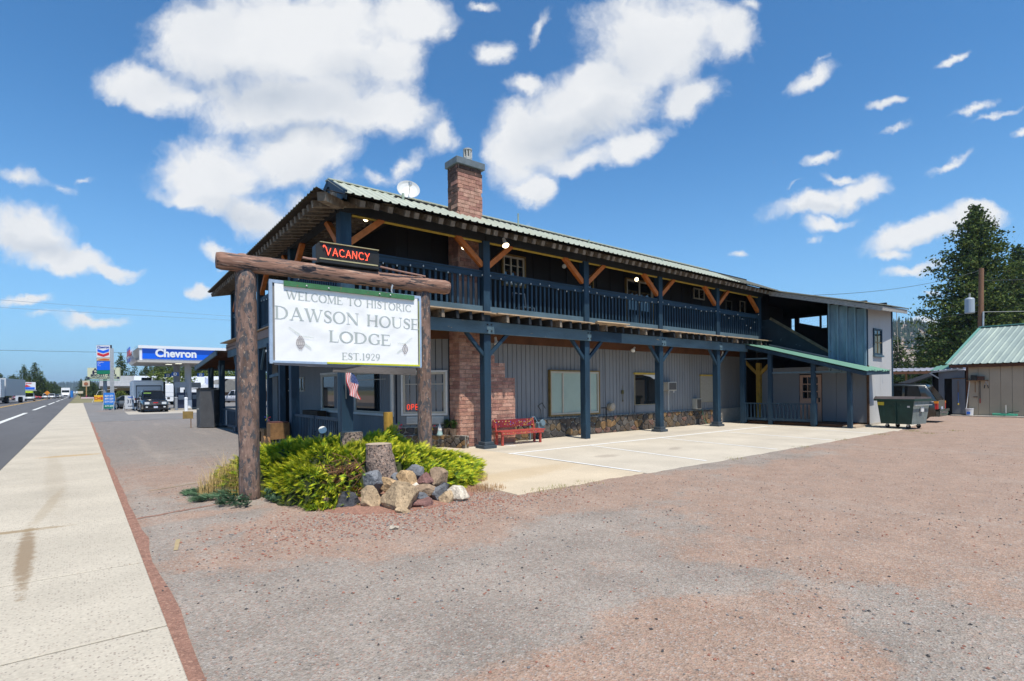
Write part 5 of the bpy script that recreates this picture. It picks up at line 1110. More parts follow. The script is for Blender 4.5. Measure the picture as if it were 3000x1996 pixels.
# meters, air conditioners, lamps
gm = thing('gas_meter', 'gray blue gas meter with pipes beside the red bench', 'gas meter', (12.2, 13.7, 0)); gmm = M('meter_paint', (.13, .19, .23), .5, .2)
MB().box((12.12, 13.6, .3), (12.4, 13.8, .6)).build('meter_body', gmm, gm, bevel=.03); MB().lathe([(.1, -.05), (.12, 0), (.1, .05)], (12.26, 13.57, .58), 12, 'Y').build('dial', gmm, gm); MB().box((12.2, 13.54, .5), (12.32, 13.56, .56)).build('plate', white_f, gm)
MB().tube([(11.9, 13.8, 0), (11.9, 13.8, .75), (12.1, 13.8, .78), (12.18, 13.75, .6)], .022, 7).build('pipe', gmm, gm); MB().tube([(12.5, 13.9, .66), (12.48, 13.9, 1.0), (12.35, 13.9, 1.15), (12.55, 13.9, 1.25), (12.7, 13.9, 1.05)], .012, 6).build('cable', black_w, gm)
def acunit(x0, x1, y0, y1, z0, z1, lab):
    o = thing('air_conditioner', lab, 'air conditioner', ((x0+x1)/2, y1, z0)); s_ = MB().box((x0, y0, z0), (x1, y1, z1)).build('casing', M('ac_ivory', (.45, .42, .35), .5, .1), o, bevel=.01)
    MB().box((x0+.04, y0-.006, z0+.04), (x1-.04, y0, z1-.04)).build('grille', M('ac_grille', (.1, .09, .08), .7), o); return o
a1 = acunit(19.75, 20.35, 13.75, 14.09, 1.6, 1.98, 'small ivory window air conditioner on the siding right of the dark window')
for dx in (.08, .45): pbar('bracket', white_f, (19.75+dx, 13.8, 1.5), (19.75+dx, 13.8, 1.6), .03, .03, a1)
MB().box((20.2, 14.07, .7), (20.24, 14.09, 1.6)).build('cable', white_f, a1)
acunit(22.05, 22.45, 13.85, 14.09, .72, 1.22, 'white wall heater box low on the siding beside the curtained window')
vt = thing('wall_vent', 'round beige exhaust vent on the gray siding right of the big window', 'vent', (16.2, 14.05, 1.0)); MB().lathe([(.15, -.2), (.17, -.1), (.15, 0)], (16.25, 14.07, 1.0), 18, 'Y').build('hood', M('vent_beige', (.4, .33, .24), .6), vt); MB().lathe([(.09, -.22), (.1, -.19)], (16.25, 14.07, 1.0), 16, 'Y').build('cap', M('vent_beige2', (.45, .38, .3), .6), vt)
chi = thing('wall_ornament', 'small dark hanging ornament on the gray siding near the beige round vent', 'ornament', (17.0, 14.06, 1.6)); MB().box((17.0, 14.03, 1.5), (17.12, 14.06, 1.65)).cyl((17.06, 14.04, 1.65), (17.06, 14.04, 1.85), .008, n=5).cyl((17.06, 14.04, 1.2), (17.06, 14.04, 1.5), .012, n=5).ball((17.06, 14.04, 1.22), .03, 8, 5).build('body', M('brass_dark', (.1, .08, .02), .5), chi)
hz_ = thing('green_hose_pipe', 'thin green hose hanging down the stone base near the wall heater', 'hose', (22.6, 13.85, 0)); MB().tube([(22.5, 13.86, .7), (22.55, 13.84, .4), (22.7, 13.84, .15), (22.8, 13.8, .03)], .012, 5).build('hose', M('hose_green', (.05, .2, .1), .5), hz_)
pp = thing('iron_pipe', 'thin dark pipe bent down the stone base beside the round vent', 'pipe', (15.9, 13.85, 0)); MB().tube([(15.6, 13.88, .98), (15.85, 13.86, .98), (15.87, 13.86, .1)], .02, 6).build('pipe', black_w, pp)
lampw = flat('lit_bulb', (1, .82, .5), .3, emit=6); halo = flat('lamp_white', (.7, .68, .62), .4)
def bulb(x, y, z, lab, lit=True, aim=(-.2, -.5, -.8), big=1):
    o = thing('flood_lamp', lab, 'lamp', (x, y, z), 'outdoor lamps on the lodge'); a = V(aim).normalized(); p = V((x, y, z))
    MB().cyl(p-a*.12*big, p-a*.03*big, .03*big, .035*big, 8).build('socket', halo, o); MB().cyl(p-a*.03*big, p+a*.06*big, .035*big, .07*big, 12).build('reflector', halo, o); MB().lathe([(.066*big, 0), (.05*big, .02*big), (.01, .03*big)], (0, 0, 0), 12).build('bulb', lampw if lit else halo, o).matrix_basis = MX.Translation(p+a*.06*big) @ a.to_track_quat('Z', 'Y').to_matrix().to_4x4()
    return o
bulb(9.75, 12.35, 6.02, 'lit flood lamp hanging under the eave beside the second balcony post', True, (-.1, -.5, -.85), 1.5)
bulb(5.9, 13.35, 6.25, 'glowing bulb under the balcony roof near the lodge corner post', True, (-.5, -.7, -.3), 1.0); bulb(8.95, 13.3, 5.98, 'lit round lamp under the balcony roof left of the second post', True, (-.6, -.6, -.3), 1.1); bulb(17.05, 13.3, 6.0, 'lit lamp under the balcony roof above the sliding window', True, (-.6, -.6, -.3), 1.1); bulb(13.1, 13.3, 5.98, 'unlit lamp under the balcony roof left of the third post', False, (-.6, -.6, -.3), 1.1)
bulb(9.95, 13.1, 3.2, 'white flood lamp under the porch ceiling right of the plinthed chimney post', False, (0, -.2, -1), 1.2); bulb(16.7, 13.2, 3.22, 'white angled flood lamp under the porch ceiling above the round vent', False, (-.7, -.2, -.6), 1.2); bulb(23.0, 13.1, 3.25, 'white lamp under the porch ceiling at the far right bay', False, (0, 0, -1), 1)
# string of small bulbs along the rails
sl_ = thing('string_lights', 'string of small clear bulbs draped along the balcony handrails', 'string lights', (15, 12.75, 5.1)); wm_ = MB(); bm_ = flat('clear_bulb', (.55, .58, .55), .15, spec=1.0); bulb_me = MB().ball((0, 0, 0), (.02, .02, .028), 6, 5).mesh('bulb', bm_)
pts = []
xs = [5.3]+[v for p in PX_ for v in (p-.15, p+.15)]+[25.7]
for a, b in zip(xs[::2], xs[1::2]):
    n = int((b-a)/.36); pr_ = []
    for k in range(n+1):
        f = k/n; x = a+(b-a)*f; sag = .10*sin(pi*f*2.0)**2+.05*NZ.noise(V((x*1.3, 0, 0))); z = 5.12-sag*(1.0 if x < 22 else 2.2)*(2.6 if x > 24 and f > .5 else 1)
        pr_.append(V((x, 12.755, z))); o = bpy.data.objects.new('bulb', bulb_me); o.matrix_basis = MX.Translation((x, 12.745, z-.03)); link(o, sl_)
    wm_.tube(pr_, .004, 4)
for k in range(34):
    y = 13.1+k*.39; o = bpy.data.objects.new('bulb', bulb_me); o.matrix_basis = MX.Translation((SXY(y)+.06, y, 5.08-.09*abs(sin(k*.45)))); link(o, sl_)
wm_.build('wire', black_w, sl_)
dsh = thing('satellite_dish', 'white round satellite dish on the green roof left of the chimney', 'satellite dish', (7.6, 14.3, 7.3)); A = V((-.35, -.85, .4)).normalized(); dp = MB().lathe([(.02, .0), (.16, .015), (.27, .05), (.335, .09), (.325, .1), (.26, .06), (.15, .03), (.01, .02)], (0, 0, 0), 24).build('dish', M('dish_white', (.6, .6, .58), .4, .05), dsh, smooth=False); dp.matrix_basis = MX.Translation((7.62, 14.25, 7.62)) @ A.to_track_quat('Z', 'Y').to_matrix().to_4x4()
MB().tube([V((7.6, 14.4, 7.2)), V((7.62, 14.3, 7.5))], .025, 6).tube([V((7.6, 14.2, 7.4)), V((7.5, 13.9, 7.7))], .012, 5).box((7.46, 13.86, 7.66), (7.54, 13.93, 7.76)).build('feed_arm', gal_m, dsh)
tag(MB().prism([(13.55, 12.2, 3.975), (15.2, 12.15, 3.975), (15.2, 12.45, 3.975), (13.75, 12.5, 3.975)], (0, 0, .03)).build('loose_plank', M('pale_pine_plank', (.55, .42, .27), .7, .15, 3)), 'pale new pine plank lying on the balcony deck edge between two posts', 'plank')
ch_ = thing('balcony_chair', 'white metal chair on the balcony behind the railing below the first upper window', 'chair', (11.5, 13.5, 3.97)); MB().bar((11.2, 13.5, 4.4), (11.7, 13.5, 4.4), .45, .03).bar((11.2, 13.72, 4.45), (11.2, 13.8, 4.95), .03, .03).bar((11.7, 13.72, 4.45), (11.7, 13.8, 4.95), .03, .03).bar((11.2, 13.8, 4.93), (11.7, 13.8, 4.93), .03, .03).build('seat_frame', white_f, ch_)
for x in (11.2, 11.7):
    for y in (13.3, 13.7): pbar('leg', white_f, (x, y, 3.97), (x, y, 4.4), .025, .025, ch_)
# narrow dark tool locker on the pavement
lk = thing('tool_locker', 'narrow dark gray corrugated locker with torn black roof at the far end of the porch', 'locker', (4.7, 29.8, 0)); lkm = M('locker_gray', (.075, .075, .078), .7, .15, 2); lkf = M('locker_front', (.09, .09, .09), .6, .3, 3, col2=(.35, .34, .3), c2=(2.2, .6, .1))
LX = V((.778, -.628, 0)); LB = V((4.28, 30.1, 0)); LN = V((-.628, -.778, 0))
def lkp(a, d, z): return LB+LX*a-LN*d+V((0, 0, z))
MB().prism([lkp(.38, 0, .02), lkp(1.05, 0, .02), lkp(1.05, .8, .02), lkp(0.1, .8, .02), lkp(.05, .25, .02)], (0, 0, 1.86)).build('body', lkf, lk)
for k in range(16): a = .39+k*.042; MB().prism([lkp(a, -.005, .02), lkp(a+.03, -.005, .02), lkp(a+.03, .0, .02), lkp(a, 0, .02)], (0, 0, 1.8)).build('rib', lkm, lk)
rfk = MB(); N_ = 12
for k in range(N_): a = 1.12*k/N_; b = 1.12*(k+1)/N_; rfk.prism([lkp(a, -.05, 1.88), lkp(b, -.05, 1.88), lkp(b, .85, 1.92), lkp(a, .85, 1.92)], (0, 0, .03+.05*abs(NZ.noise(V((k*.9, 0, 0))))))
rfk.build('roof', M('black_tarpaper', (.02, .02, .022), .9, .3), lk); MB().box((4.4, 29.7, .9), (4.5, 29.75, .95)).build('latch', gal_m, lk)
pbd = thing('plywood_board', 'square plywood board mounted low beside the dark gray locker', 'board', (3.9, 30.3, .1)); MB().prism([lkp(-.48, 0, .45), lkp(.02, 0, .45), lkp(.02, .02, .45), lkp(-.48, .02, .45)], (0, 0, .36)).build('panel', M('plywood_tan', (.26, .17, .055), .8, .2), pbd); MB().cyl(lkp(-.1, .03, 0), lkp(-.1, .03, .5), .02, n=6).build('stake', tbm, pbd)
# ================================================================ vehicles
tyre = M('tyre_rubber', (.02, .02, .02), .85, .2, 10); rim_m = flat('alloy_rim', (.42, .42, .43), .3, metal=.8); rim_d = flat('dark_rim', (.08, .08, .08), .5); chrome = flat('chrome', (.6, .6, .62), .15, metal=1); blackp = flat('black_plastic', (.02, .02, .02), .6)
cgl = flat('car_glass', (.008, .009, .010), .08, spec=.35); redl = flat('red_lens', (.5, .02, .02), .3); amb = flat('amber_lens', (.7, .25, .02), .3); hl = flat('headlight_lens', (.6, .62, .63), .15)
def paint(n_, c, r=.25): return flat('car_paint_'+n_, c, r, coat=1.0)
def solid(name, mt, stations, parent, M4, smooth=False, bevel=.0):
    """stations: (x, half width low, half width high, z low, z high) along the car"""
    mb = MB(); vs = []
    for x, w0, w1, z0, z1 in stations:
        c = min(.06, (z1-z0)*.3); vs += [(x, -w0, z0), (x, -w1, z1-c), (x, -w1+c, z1), (x, w1-c, z1), (x, w1, z1-c), (x, w0, z0)]
    vs = [M4 @ V(p) for p in vs]; n = len(stations); fs = [(6*j+i, 6*j+(i+1) % 6, 6*(j+1)+(i+1) % 6, 6*(j+1)+i) for j in range(n-1) for i in range(6)]+[tuple(range(6))[::-1], tuple(range(6*n-6, 6*n))]
    mb.add(vs, fs); return mb.build(name, mt, parent, smooth=smooth)
def wheel(parent, M4, x, y, r, wd, rm_, name='wheel'):
    s = 1 if y > 0 else -1; mb = MB(); mb.lathe([(r*.55, -wd/2), (r*.94, -wd/2), (r, -wd*.35), (r, wd*.35), (r*.94, wd/2), (r*.55, wd/2)], (0, 0, 0), 20, 'Y'); mb.v = [tuple(M4 @ (V(p)+V((x, y, r)))) for p in mb.v]; w = mb.build(name, tyre, parent)
    mb = MB(); mb.lathe([(r*.1, s*wd*.40), (r*.3, s*wd*.45), (r*.56, s*wd*.52), (r*.62, s*wd*.5)], (0, 0, 0), 12, 'Y'); mb.v = [tuple(M4 @ (V(p)+V((x, y, r)))) for p in mb.v]; mb.build('rim', rm_, w)
def carbox(name, mt, a, b, parent, M4):
    mb = MB().box(a, b); mb.v = [tuple(M4 @ V(p)) for p in mb.v]; return mb.build(name, mt, parent)
def quad(name, mt, pts, parent, M4, th=(0, 0, 0)):
    mb = MB().add([M4 @ V(p) for p in pts], [tuple(range(len(pts)))]); o = mb.build(name, mt, parent); s = o.modifiers.new('s', 'SOLIDIFY'); s.thickness = .012; s.offset = 0; return o
def suv(name, lab, cat, loc, rz, L, W_, H_, pm, detail=True, kind='suv', rm_=None, group=None):
    rm_ = rm_ or rim_m; o = thing(name, lab, cat, loc, group, rz); M4 = o.matrix_basis.copy(); h = W_/2; r = H_*.205 if kind != 'sedan' else H_*.225; g = r*.75; zb = H_*.56 if kind != 'sedan' else H_*.62; F = L/2
    if kind == 'pickup': cab0, cab1, roof0, roof1 = F-L*.27, -L*.08, F-L*.38, -L*.06
    elif kind == 'sedan': cab0, cab1, roof0, roof1 = F-L*.26, -F+L*.12, F-L*.42, -F+L*.3
    else: cab0, cab1, roof0, roof1 = F-L*.24, -F+L*.01, F-L*.37, -F+L*.10
    hoodz = zb*.98
    solid('body', pm, [(-F, h*.86, h*.86, g+.1, zb*.92), (-F+.12, h*.97, h*.95, g, zb), (cab1+.3, h, h*.97, g-.02, zb), (0, h, h*.97, g-.04, zb), (cab0, h, h*.97, g-.02, zb), (F-.35, h*.97, h*.92, g, hoodz*.93), (F-.06, h*.9, h*.84, g, hoodz*.86), (F, h*.84, h*.8, g+.08, hoodz*.78)], o, M4, True)
    gh = solid('cabin', pm, [(cab1, h*.9, h*.86, zb-.02, zb+.02), (roof1, h*.93, h*.76, zb-.03, H_-.03), ((roof0+roof1)/2, h*.93, h*.77, zb-.03, H_), (roof0, h*.93, h*.74, zb-.03, H_-.05), (cab0, h*.9, h*.85, zb-.04, zb+.01)], o, M4, True)
    def side(s, x0, x1, z0=.04, z1=.88, sl0=0, sl1=0):
        f = lambda z: h*.93+(h*.765-h*.93)*z; zz = lambda z: zb+(H_-zb)*z; quad('side_window', cgl, [(x0, s*(f(z0)+.012), zz(z0)), (x1, s*(f(z0)+.012), zz(z0)), (x1+sl1, s*(f(z1)+.014), zz(z1)), (x0+sl0, s*(f(z1)+.014), zz(z1))], o, M4)
    span = roof0-roof1
    for s in (-1, 1):
        if kind == 'pickup': side(s, (roof0+roof1)/2+.04, roof0+.28, sl1=-.3); side(s, roof1+.1, (roof0+roof1)/2-.04)
        elif kind == 'sedan': side(s, (roof0+roof1)/2+.03, roof0+.4, sl1=-.42); side(s, roof1-.35, (roof0+roof1)/2-.03, sl0=.4)
        else: side(s, roof1+span*.68, roof0+.3, sl1=-.33); side(s, roof1+span*.36, roof1+span*.64); side(s, roof1+.08, roof1+span*.32, sl0=.18)
    def slope(xa, za, xb, zb_, n_, ya, yb):
        quad(n_, cgl, [(xa, -ya, za), (xa, ya, za), (xb, yb, zb_), (xb, -yb, zb_)], o, M4)
    e = .03; slope(cab0-.03, zb+.05, roof0+.05, H_-.09, 'windscreen', h*.80, h*.68)
    if kind == 'suv': slope(cab1-.012, zb+.06, roof1-.05, H_-.12, 'rear_window', h*.78, h*.66)
    elif kind == 'sedan': slope(cab1+.02, zb+.06, roof1-.04, H_-.08, 'rear_window', h*.76, h*.66)
    else: slope(cab1-.01, zb+.05, roof1-.02, H_-.1, 'rear_window', h*.76, h*.66)
    for x in (F-L*.185, -F+L*.2):
        for s in (-1, 1):
            wheel(o, M4, x, s*(h-.12), r, .25, rm_)
            mb = MB()
            for k in range(12):
                a0 = pi*k/12; a1 = pi*(k+1)/12; q = r*1.16; mb.add([M4 @ V((x+cos(a)*rr__, s*(h+.004), r+sin(a)*rr__)) for a, rr__ in ((a0, r*.98), (a1, r*.98), (a1, q), (a0, q))], [(0, 1, 2, 3)])
            mb.build('wheel_arch', blackp if kind != 'sedan' else pm, o)
    carbox('front_bumper', pm if detail else blackp, (F-.12, -h*.88, g-.05), (F+.09, h*.88, g+.28), o, M4); carbox('rear_bumper', pm if kind != 'pickup' else chrome, (-F-.1, -h*.9, g), (-F+.1, h*.9, g+.24), o, M4)
    for s in (-1, 1):
        carbox('headlight', hl, (F-.16, s*h*.62-.17, hoodz*.66), (F+.02, s*h*.62+.17, hoodz*.66+.2), o, M4); carbox('tail_light', redl, (-F-.02, s*h*.82-.07, zb*.62), (-F+.13, s*h*.84+.08, zb*.92), o, M4)
    if detail:
        carbox('grille', chrome, (F-.08, -.42, hoodz*.62), (F+.03, .42, hoodz*.62+.24), o, M4)
        for s in (-1, 1): carbox('mirror', blackp, (cab0-.28, s*(h+.12)-.1, zb+.0), (cab0-.14, s*(h+.12)+.1, zb+.2), o, M4)
        carbox('number_plate', flat('plate_white', (.5, .52, .62), .5), (F+.09, -.15, g+.08), (F+.1, .15, g+.23), o, M4); carbox('rear_plate', flat('plate_white', (.5, .52, .62), .5), (-F-.035, -.15, zb*.58), (-F-.02, .15, zb*.72), o, M4)
        if kind == 'suv':
            for s in (-1, 1): carbox('roof_rail', chrome if pm.name.endswith('black') else blackp, (roof1+.2, s*h*.66-.02, H_+.01), (roof0-.3, s*h*.66+.02, H_+.05), o, M4); carbox('step_bar', chrome, (-F+L*.3, s*(h+.02)-.05, g-.1), (F-L*.28, s*(h+.02)+.05, g-.05), o, M4)
        for s in (-1, 1):
            for x in (F-L*.4, F-L*.58): carbox('door_handle', blackp, (x-.1, s*h*.985-.012, zb*.86), (x+.05, s*h*.985+.02, zb*.9), o, M4)
            for x in (F-L*.28, F-L*.46, F-L*.65):
                if kind != 'pickup' or x > 0: carbox('door_seam', blackp, (x-.008, s*(h*.99)-.01, g+.06), (x+.008, s*(h*.99)+.012, zb-.05), o, M4)
    return o, M4
blkp = paint('black', (.008, .008, .011), .12); 
s1, m1 = suv('black_suv', 'glossy black suv with big chrome grille facing the road at the fuel pumps', 'suv', (5.2, 59.0, 0), R(-90), 5.5, 2.02, 1.95, blkp)
carbox('badge', redl, (2.785, -.18, .80), (2.79, .18, .88), s1, m1); carbox('green_sticker', flat('green_sticker', (.35, .6, .1), .5), (1.22, -.75, 1.66), (1.3, -.2, 1.72), s1, m1)
for s in (-1, 1): carbox('fog_lamp', hl, (2.83, s*.65-.08, .42), (2.845, s*.65+.08, .52), s1, m1)
s2, m2 = suv('dark_suv', 'dusty dark green and black suv parked behind the dumpster, seen from its rear corner', 'suv', (31.35, 9.25, 0), R(92), 4.6, 1.78, 1.78, paint('darkgreen', (.012, .016, .014), .3), rm_=rim_d)
carbox('tailgate', flat('dusty_tailgate', (.10, .095, .075), .6), (-2.32, -.62, .62), (-2.30, .62, 1.02), s2, m2); 
for s in (-1, 1): carbox('indicator', amb, (-2.33, s*.74-.06, .88), (-2.17, s*.76+.08, .98), s2, m2)
carbox('hitch', chrome, (-2.55, -.05, .4), (-2.4, .05, .5), s2, m2); carbox('bumper_trim', chrome, (-2.46, -.8, .5), (-2.40, .8, .62), s2, m2); carbox('wiper', blackp, (-2.25, -.3, 1.08), (-2.2, .3, 1.1), s2, m2)
s3, m3 = suv('silver_pickup', 'silver pickup truck seen from the side beyond the street porch', 'pickup', (19.6, 93.4, 0), R(180-38), 6.2, 2.0, 1.98, paint('silver', (.45, .46, .5), .3), kind='pickup')
def sedan(lab, x, y, c, nme, rz=-90, kind='sedan', H_=1.45, L=4.6): return suv('far_car', lab, 'car', (x, y, 0), R(rz), L, 1.8, H_, paint(nme, c, .35), False, kind, group='cars on the far left side of the road')[0]
sedan('red car half hidden behind the semi truck on the far left', -13.6, 203, (.3, .02, .03), 'red', -80); sedan('pale gray car left of the white suv across the road', -13.0, 214, (.4, .42, .45), 'pale')
sedan('second red car just left of the white suv across the road', -11.4, 222, (.45, .05, .06), 'red2', 0); sedan('white suv with a yellow kayak on its roof across the road', -9.2, 172, (.6, .6, .6), 'white', -90, 'suv', 1.8); tag(MB().box((-10.0, 170.3, 1.95), (-8.6, 174, 2.3)).build('kayak', flat('kayak_yellow', (.6, .75, .05), .4)), 'bright yellow kayak tied on the white suv roof', 'kayak'); tag(MB().box((-10.4, 171, 2.42), (-8.0, 173, 2.6)).build('roof_rack_load', flat('rack_gray', (.4, .42, .45), .5)), 'gray load above the yellow kayak on the white suv', 'luggage')
sedan('left of two white cars side by side down the road', -8.2, 224, (.62, .63, .65), 'white2', -90, 'suv', 1.7); sedan('right of two white cars side by side down the road', -7.0, 231, (.62, .63, .65), 'white2', -90, 'suv', 1.65); sedan('dark blue car behind the pair of white cars', -6.5, 250, (.02, .03, .06), 'navy'); sedan('small pale car furthest down the road', -5.6, 262, (.5, .5, .45), 'cream', -90, 'sedan', 1.5)
sedan('dark small car parked behind the white three digit price board', 4.6, 71.5, (.1, .11, .12), 'slate', -20)
def semi(x, y, rz, lab, s=1.0, box=True):
    o = thing('semi_truck', lab, 'truck', (x, y, 0), None, R(rz)); M4 = o.matrix_basis @ MX.Scale(s, 4); w = flat('truck_white', (.82, .82, .82), .35)
    carbox('sleeper', w, (-1.2, -1.2, 1.0), (1.2, 1.2, 3.75), o, M4); solid('bonnet', w, [(1.2, 1.15, 1.1, .8, 2.0), (2.2, 1.1, .95, .75, 1.8), (3.0, .95, .8, .7, 1.45)], o, M4, True); quad('windscreen', cgl, [(1.22, -1.05, 2.1), (1.22, 1.05, 2.1), (1.21, 1.0, 2.9), (1.21, -1.0, 2.9)], o, M4)
    carbox('grille', flat('truck_grille', (.12, .12, .13), .4), (2.98, -.55, .75), (3.03, .55, 1.35), o, M4); carbox('bumper', flat('truck_bumper', (.25, .26, .28), .4), (2.9, -1.15, .35), (3.12, 1.15, .7), o, M4)
    for sg in (-1, 1): carbox('headlight', hl, (2.5, sg*.98-.15, 1.0), (2.85, sg*.98+.15, 1.3), o, M4); wheel(o, M4, 2.1, sg*1.05, .5, .3, rim_m); wheel(o, M4, -3.2, sg*1.05, .5, .5, rim_m); wheel(o, M4, -13, sg*1.05, .5, .5, rim_m)
    if box: carbox('trailer', flat('trailer_side', (.55, .56, .57), .5), (-15.5, -1.28, 1.2), (-1.7, 1.28, 3.95), o, M4); carbox('fuel_tank', rim_d, (-1.0, -1.1, .5), (1, 1.1, 1.0), o, M4)
    return o
semi(-11.9, 130, -96, 'white semi truck with gray trailer at the left edge of the road', 1.15); semi(-3.6, 236, -90, 'distant white box truck in the middle of the road', .95, False)
tag(MB().cyl((-2.2, 236, .3), (-2.2, 236, 2.6), .6, n=10).build('blue_sign_drum', flat('drum_blue', (.02, .2, .6), .5)), 'small blue upright object right of the distant white truck', 'sign'); tag(MB().box((-11.6, 170, .1), (-9.9, 171, 2.2)).build('white_cabinet', flat('cabinet_white', (.55, .57, .6), .6)), 'white cabinet standing right of the semi truck across the road', 'cabinet')
# ================================================================ dumpster
du = thing('dumpster', 'dark green wheeled dumpster with sunlit gray right side standing by the annex wall', 'dumpster', (26.0, 7.0, 0), None, R(-10)); D4 = du.matrix_basis @ MX.Diagonal((.88, .84, .95, 1)); dg = M('dumpster_green', (.012, .045, .036), .45, .25, 3, bump=.05, col2=(.05, .08, .07), c2=(6, .66, .05)); dgy = M('dumpster_lit_gray', (.17, .20, .19), .6, .25, 4, col2=(.3, .3, .28), c2=(5, .6, .08))  # gray right side has the sunlight on it painted in
def duv(mb): mb.v = [tuple(D4 @ V(p)) for p in mb.v]; return mb
hull = [(-.62, -.66, .2), (.66, -.66, .2), (.66, .66, .2), (-.62, .66, .2), (-.68, -.80, 1.2), (.72, -.80, 1.2), (.72, .80, 1.2), (-.68, .80, 1.2)]
duv(MB().add(hull, [(0, 3, 2, 1), (4, 5, 6, 7), (1, 2, 6, 5), (2, 3, 7, 6), (3, 0, 4, 7)])).build('bin', dg, du); duv(MB().add([(p[0], p[1]-.004, p[2]) for p in (hull[0], hull[1], hull[5], hull[4])], [(0, 1, 2, 3)])).build('side_panel', dgy, du)
duv(MB().box((-.76, -.86, 1.17), (.80, .90, 1.25))).build('rim', dg, du); duv(MB().prism([(-.74, -.84, 1.25), (.78, -.84, 1.25), (.76, -.84, 1.33), (-.6, -.84, 1.36)], (0, 1.76, 0))).build('lid', M('lid_brown_gray', (.09, .075, .075), .6, .2), du)
duv(MB().bar((-.75, -.87, 1.0), (.75, -.87, 1.0), .04, .04)).build('handle_bar', gal_m, du); duv(MB().bar((-.73, -.2, .95), (-.73, .3, .95), .03, .03)).build('handle', dg, du)
duv(MB().box((-.70, .48, .98), (-.66, .76, 1.12))).build('yellow_sticker', flat('sticker_yellow', (.55, .42, .03), .6), du); duv(MB().box((-.69, -.62, .9), (-.65, -.52, .97))).build('white_sticker', white_f, du); duv(MB().box((-.1, -.82, .72), (.15, -.775, .92))).build('white_sticker', white_f, du)
duv(MB().box((-.70, -.06, .22), (-.66, 0, 1.15))).build('rib', dg, du)
for x in (-.45, .45):
    for y in (-.45, .45):
        w = duv(MB().cyl((x-.03, y, .09), (x+.03, y, .09), .09, n=14)).build('caster', tyre, du); duv(MB().prism([(x-.05, y-.04, .1), (x-.05, y+.05, .1), (x-.05, y+.06, .22), (x-.05, y-.05, .22)], (.1, 0, 0))).build('caster_fork', gal_m, w)
# ================================================================ tan workshop on the right
ws = thing('workshop', 'tan workshop with green metal roof and an open gray side shed at the far right', 'building', (41, 3, 0)); tan = M('tan_siding', (.44, .36, .25), .85, .08, .6, bump=.1, bs=30); grn = M('teal_roof_metal', (.28, .34, .31), .6, .12, 1, metal=.2, bump=0, col2=(.36, .42, .36), c2=(.8, .5, .2), st2=(.3, 1, .3)); grn_e = flat('teal_roof_edge', (.14, .32, .26), .5)
wcore = MB().box((38.56, -9, 0), (46, 7.3, 2.7)).build('wall', M('tan_groove', (.12, .09, .06), .9), ws)
for i in range(36):
    y = 7.33-i*.46
    if y < -8.5: break
    piece('siding_board', tan, (38.5, y-.448, .03), (38.56, y, 2.75), wcore)
piece('corner_trim', brown_w, (38.47, 7.3, 0), (38.6, 7.4, 2.75), ws)
r0 = MB().bar((38.18, 8.2, 2.9), (41.9, 7.35, 5.15), .12, .06).bar((41.9, 7.4, 5.16), (41.9, -9.5, 5.16), .3, .05); wr = r0.build('roof', grn_e, ws)
for i in range(19):
    a = i/19; b = (i+1)/19; rib_panel('roof_panel', (38.15, 8.2-17.6*a, 2.87), (38.15, 8.2-17.6*b, 2.87), (41.9, 7.35-16.8*a, 5.13), (41.9, 7.35-16.8*b, 5.13), grn, wr, 3, .03)
MB().add([(41.9, 7.35, 5.1), (41.9, -9.4, 5.1), (46, -9, 2.8), (46, 7.3, 2.8)], [(0, 1, 2, 3)]).build('rear_roof', grn, ws); piece('eave_board', brown_w, (38.25, -9, 2.68), (38.32, 8.1, 2.84), ws); MB().prism([(38.55, 7.31, 2.6), (46, 7.31, 2.6), (41.9, 7.31, 5.1)], (0, -.05, 0)).build('gable_wall', tan, ws)
shg = M('shed_gray', (.13, .14, .15), .8, .15, 1); shd = MB().box((38.9, 7.45, 0), (39.0, 9.0, 2.5)).box((38.9, 8.9, 0), (41, 9.0, 2.5)).build('side_shed', void_m, ws)
piece('panel', shg, (38.45, 7.45, 2.08), (38.5, 8.62, 2.55), ws); piece('panel', shg, (38.45, 8.36, 0), (38.5, 8.62, 2.08), ws); dd = piece('door', shg, (38.4, 7.42, .1), (38.46, 8.0, 2.06), ws); pbar('lintel', tbm, (38.38, 7.4, 2.08), (38.38, 8.02, 2.08), .04, .03, ws)
shr = MB().bar((38.35, 8.95, 2.46), (38.35, 7.5, 2.62), .05, .08).build('shed_roof', flat('pale_gutter', (.4, .4, .38), .5), ws); rib_panel('roof_panel', (38.3, 9.0, 2.55), (38.3, 8.2, 2.6), (39.8, 9.0, 2.85), (39.8, 8.2, 2.9), green_new, shr, 3); rib_panel('roof_panel', (38.3, 8.2, 2.6), (38.3, 7.4, 2.66), (39.8, 8.2, 2.9), (39.8, 7.4, 2.95), grn, shr, 3); pbar('gutter_pipe', flat('pale_gutter', (.4, .4, .38), .5), (38.35, 9.0, 2.42), (38.45, 8.6, 2.1), .06, .06, ws)
MB().box((37.9, -9, 0), (38.5, 8.0, .04)).build('apron_slab', M('pad_concrete', (.42, .38, .32)), ws); shelf = piece('shelf', tbm, (38.25, 6.45, 1.93), (38.5, 7.35, 1.97), ws)
def tool(name, lab, cat, parts, group=None):
    o = thing(name, lab, cat, parts[0][2], group)
    for nm, mt, p, q, r_ in parts: MB().cyl(p, q, r_, n=7).build(nm, mt, o)
    return o
tag(MB().box((38.26, 6.9, 1.975), (38.46, 7.15, 2.25)).build('dark_box', flat('box_dark', (.03, .03, .025), .8)), 'dark box with a pale ball on the workshop wall shelf', 'box'); tag(MB().box((38.26, 6.6, 1.975), (38.46, 6.88, 2.18)).build('brown_box', flat('box_brown', (.09, .04, .025), .8)), 'reddish brown box at the right on the workshop wall shelf', 'box')
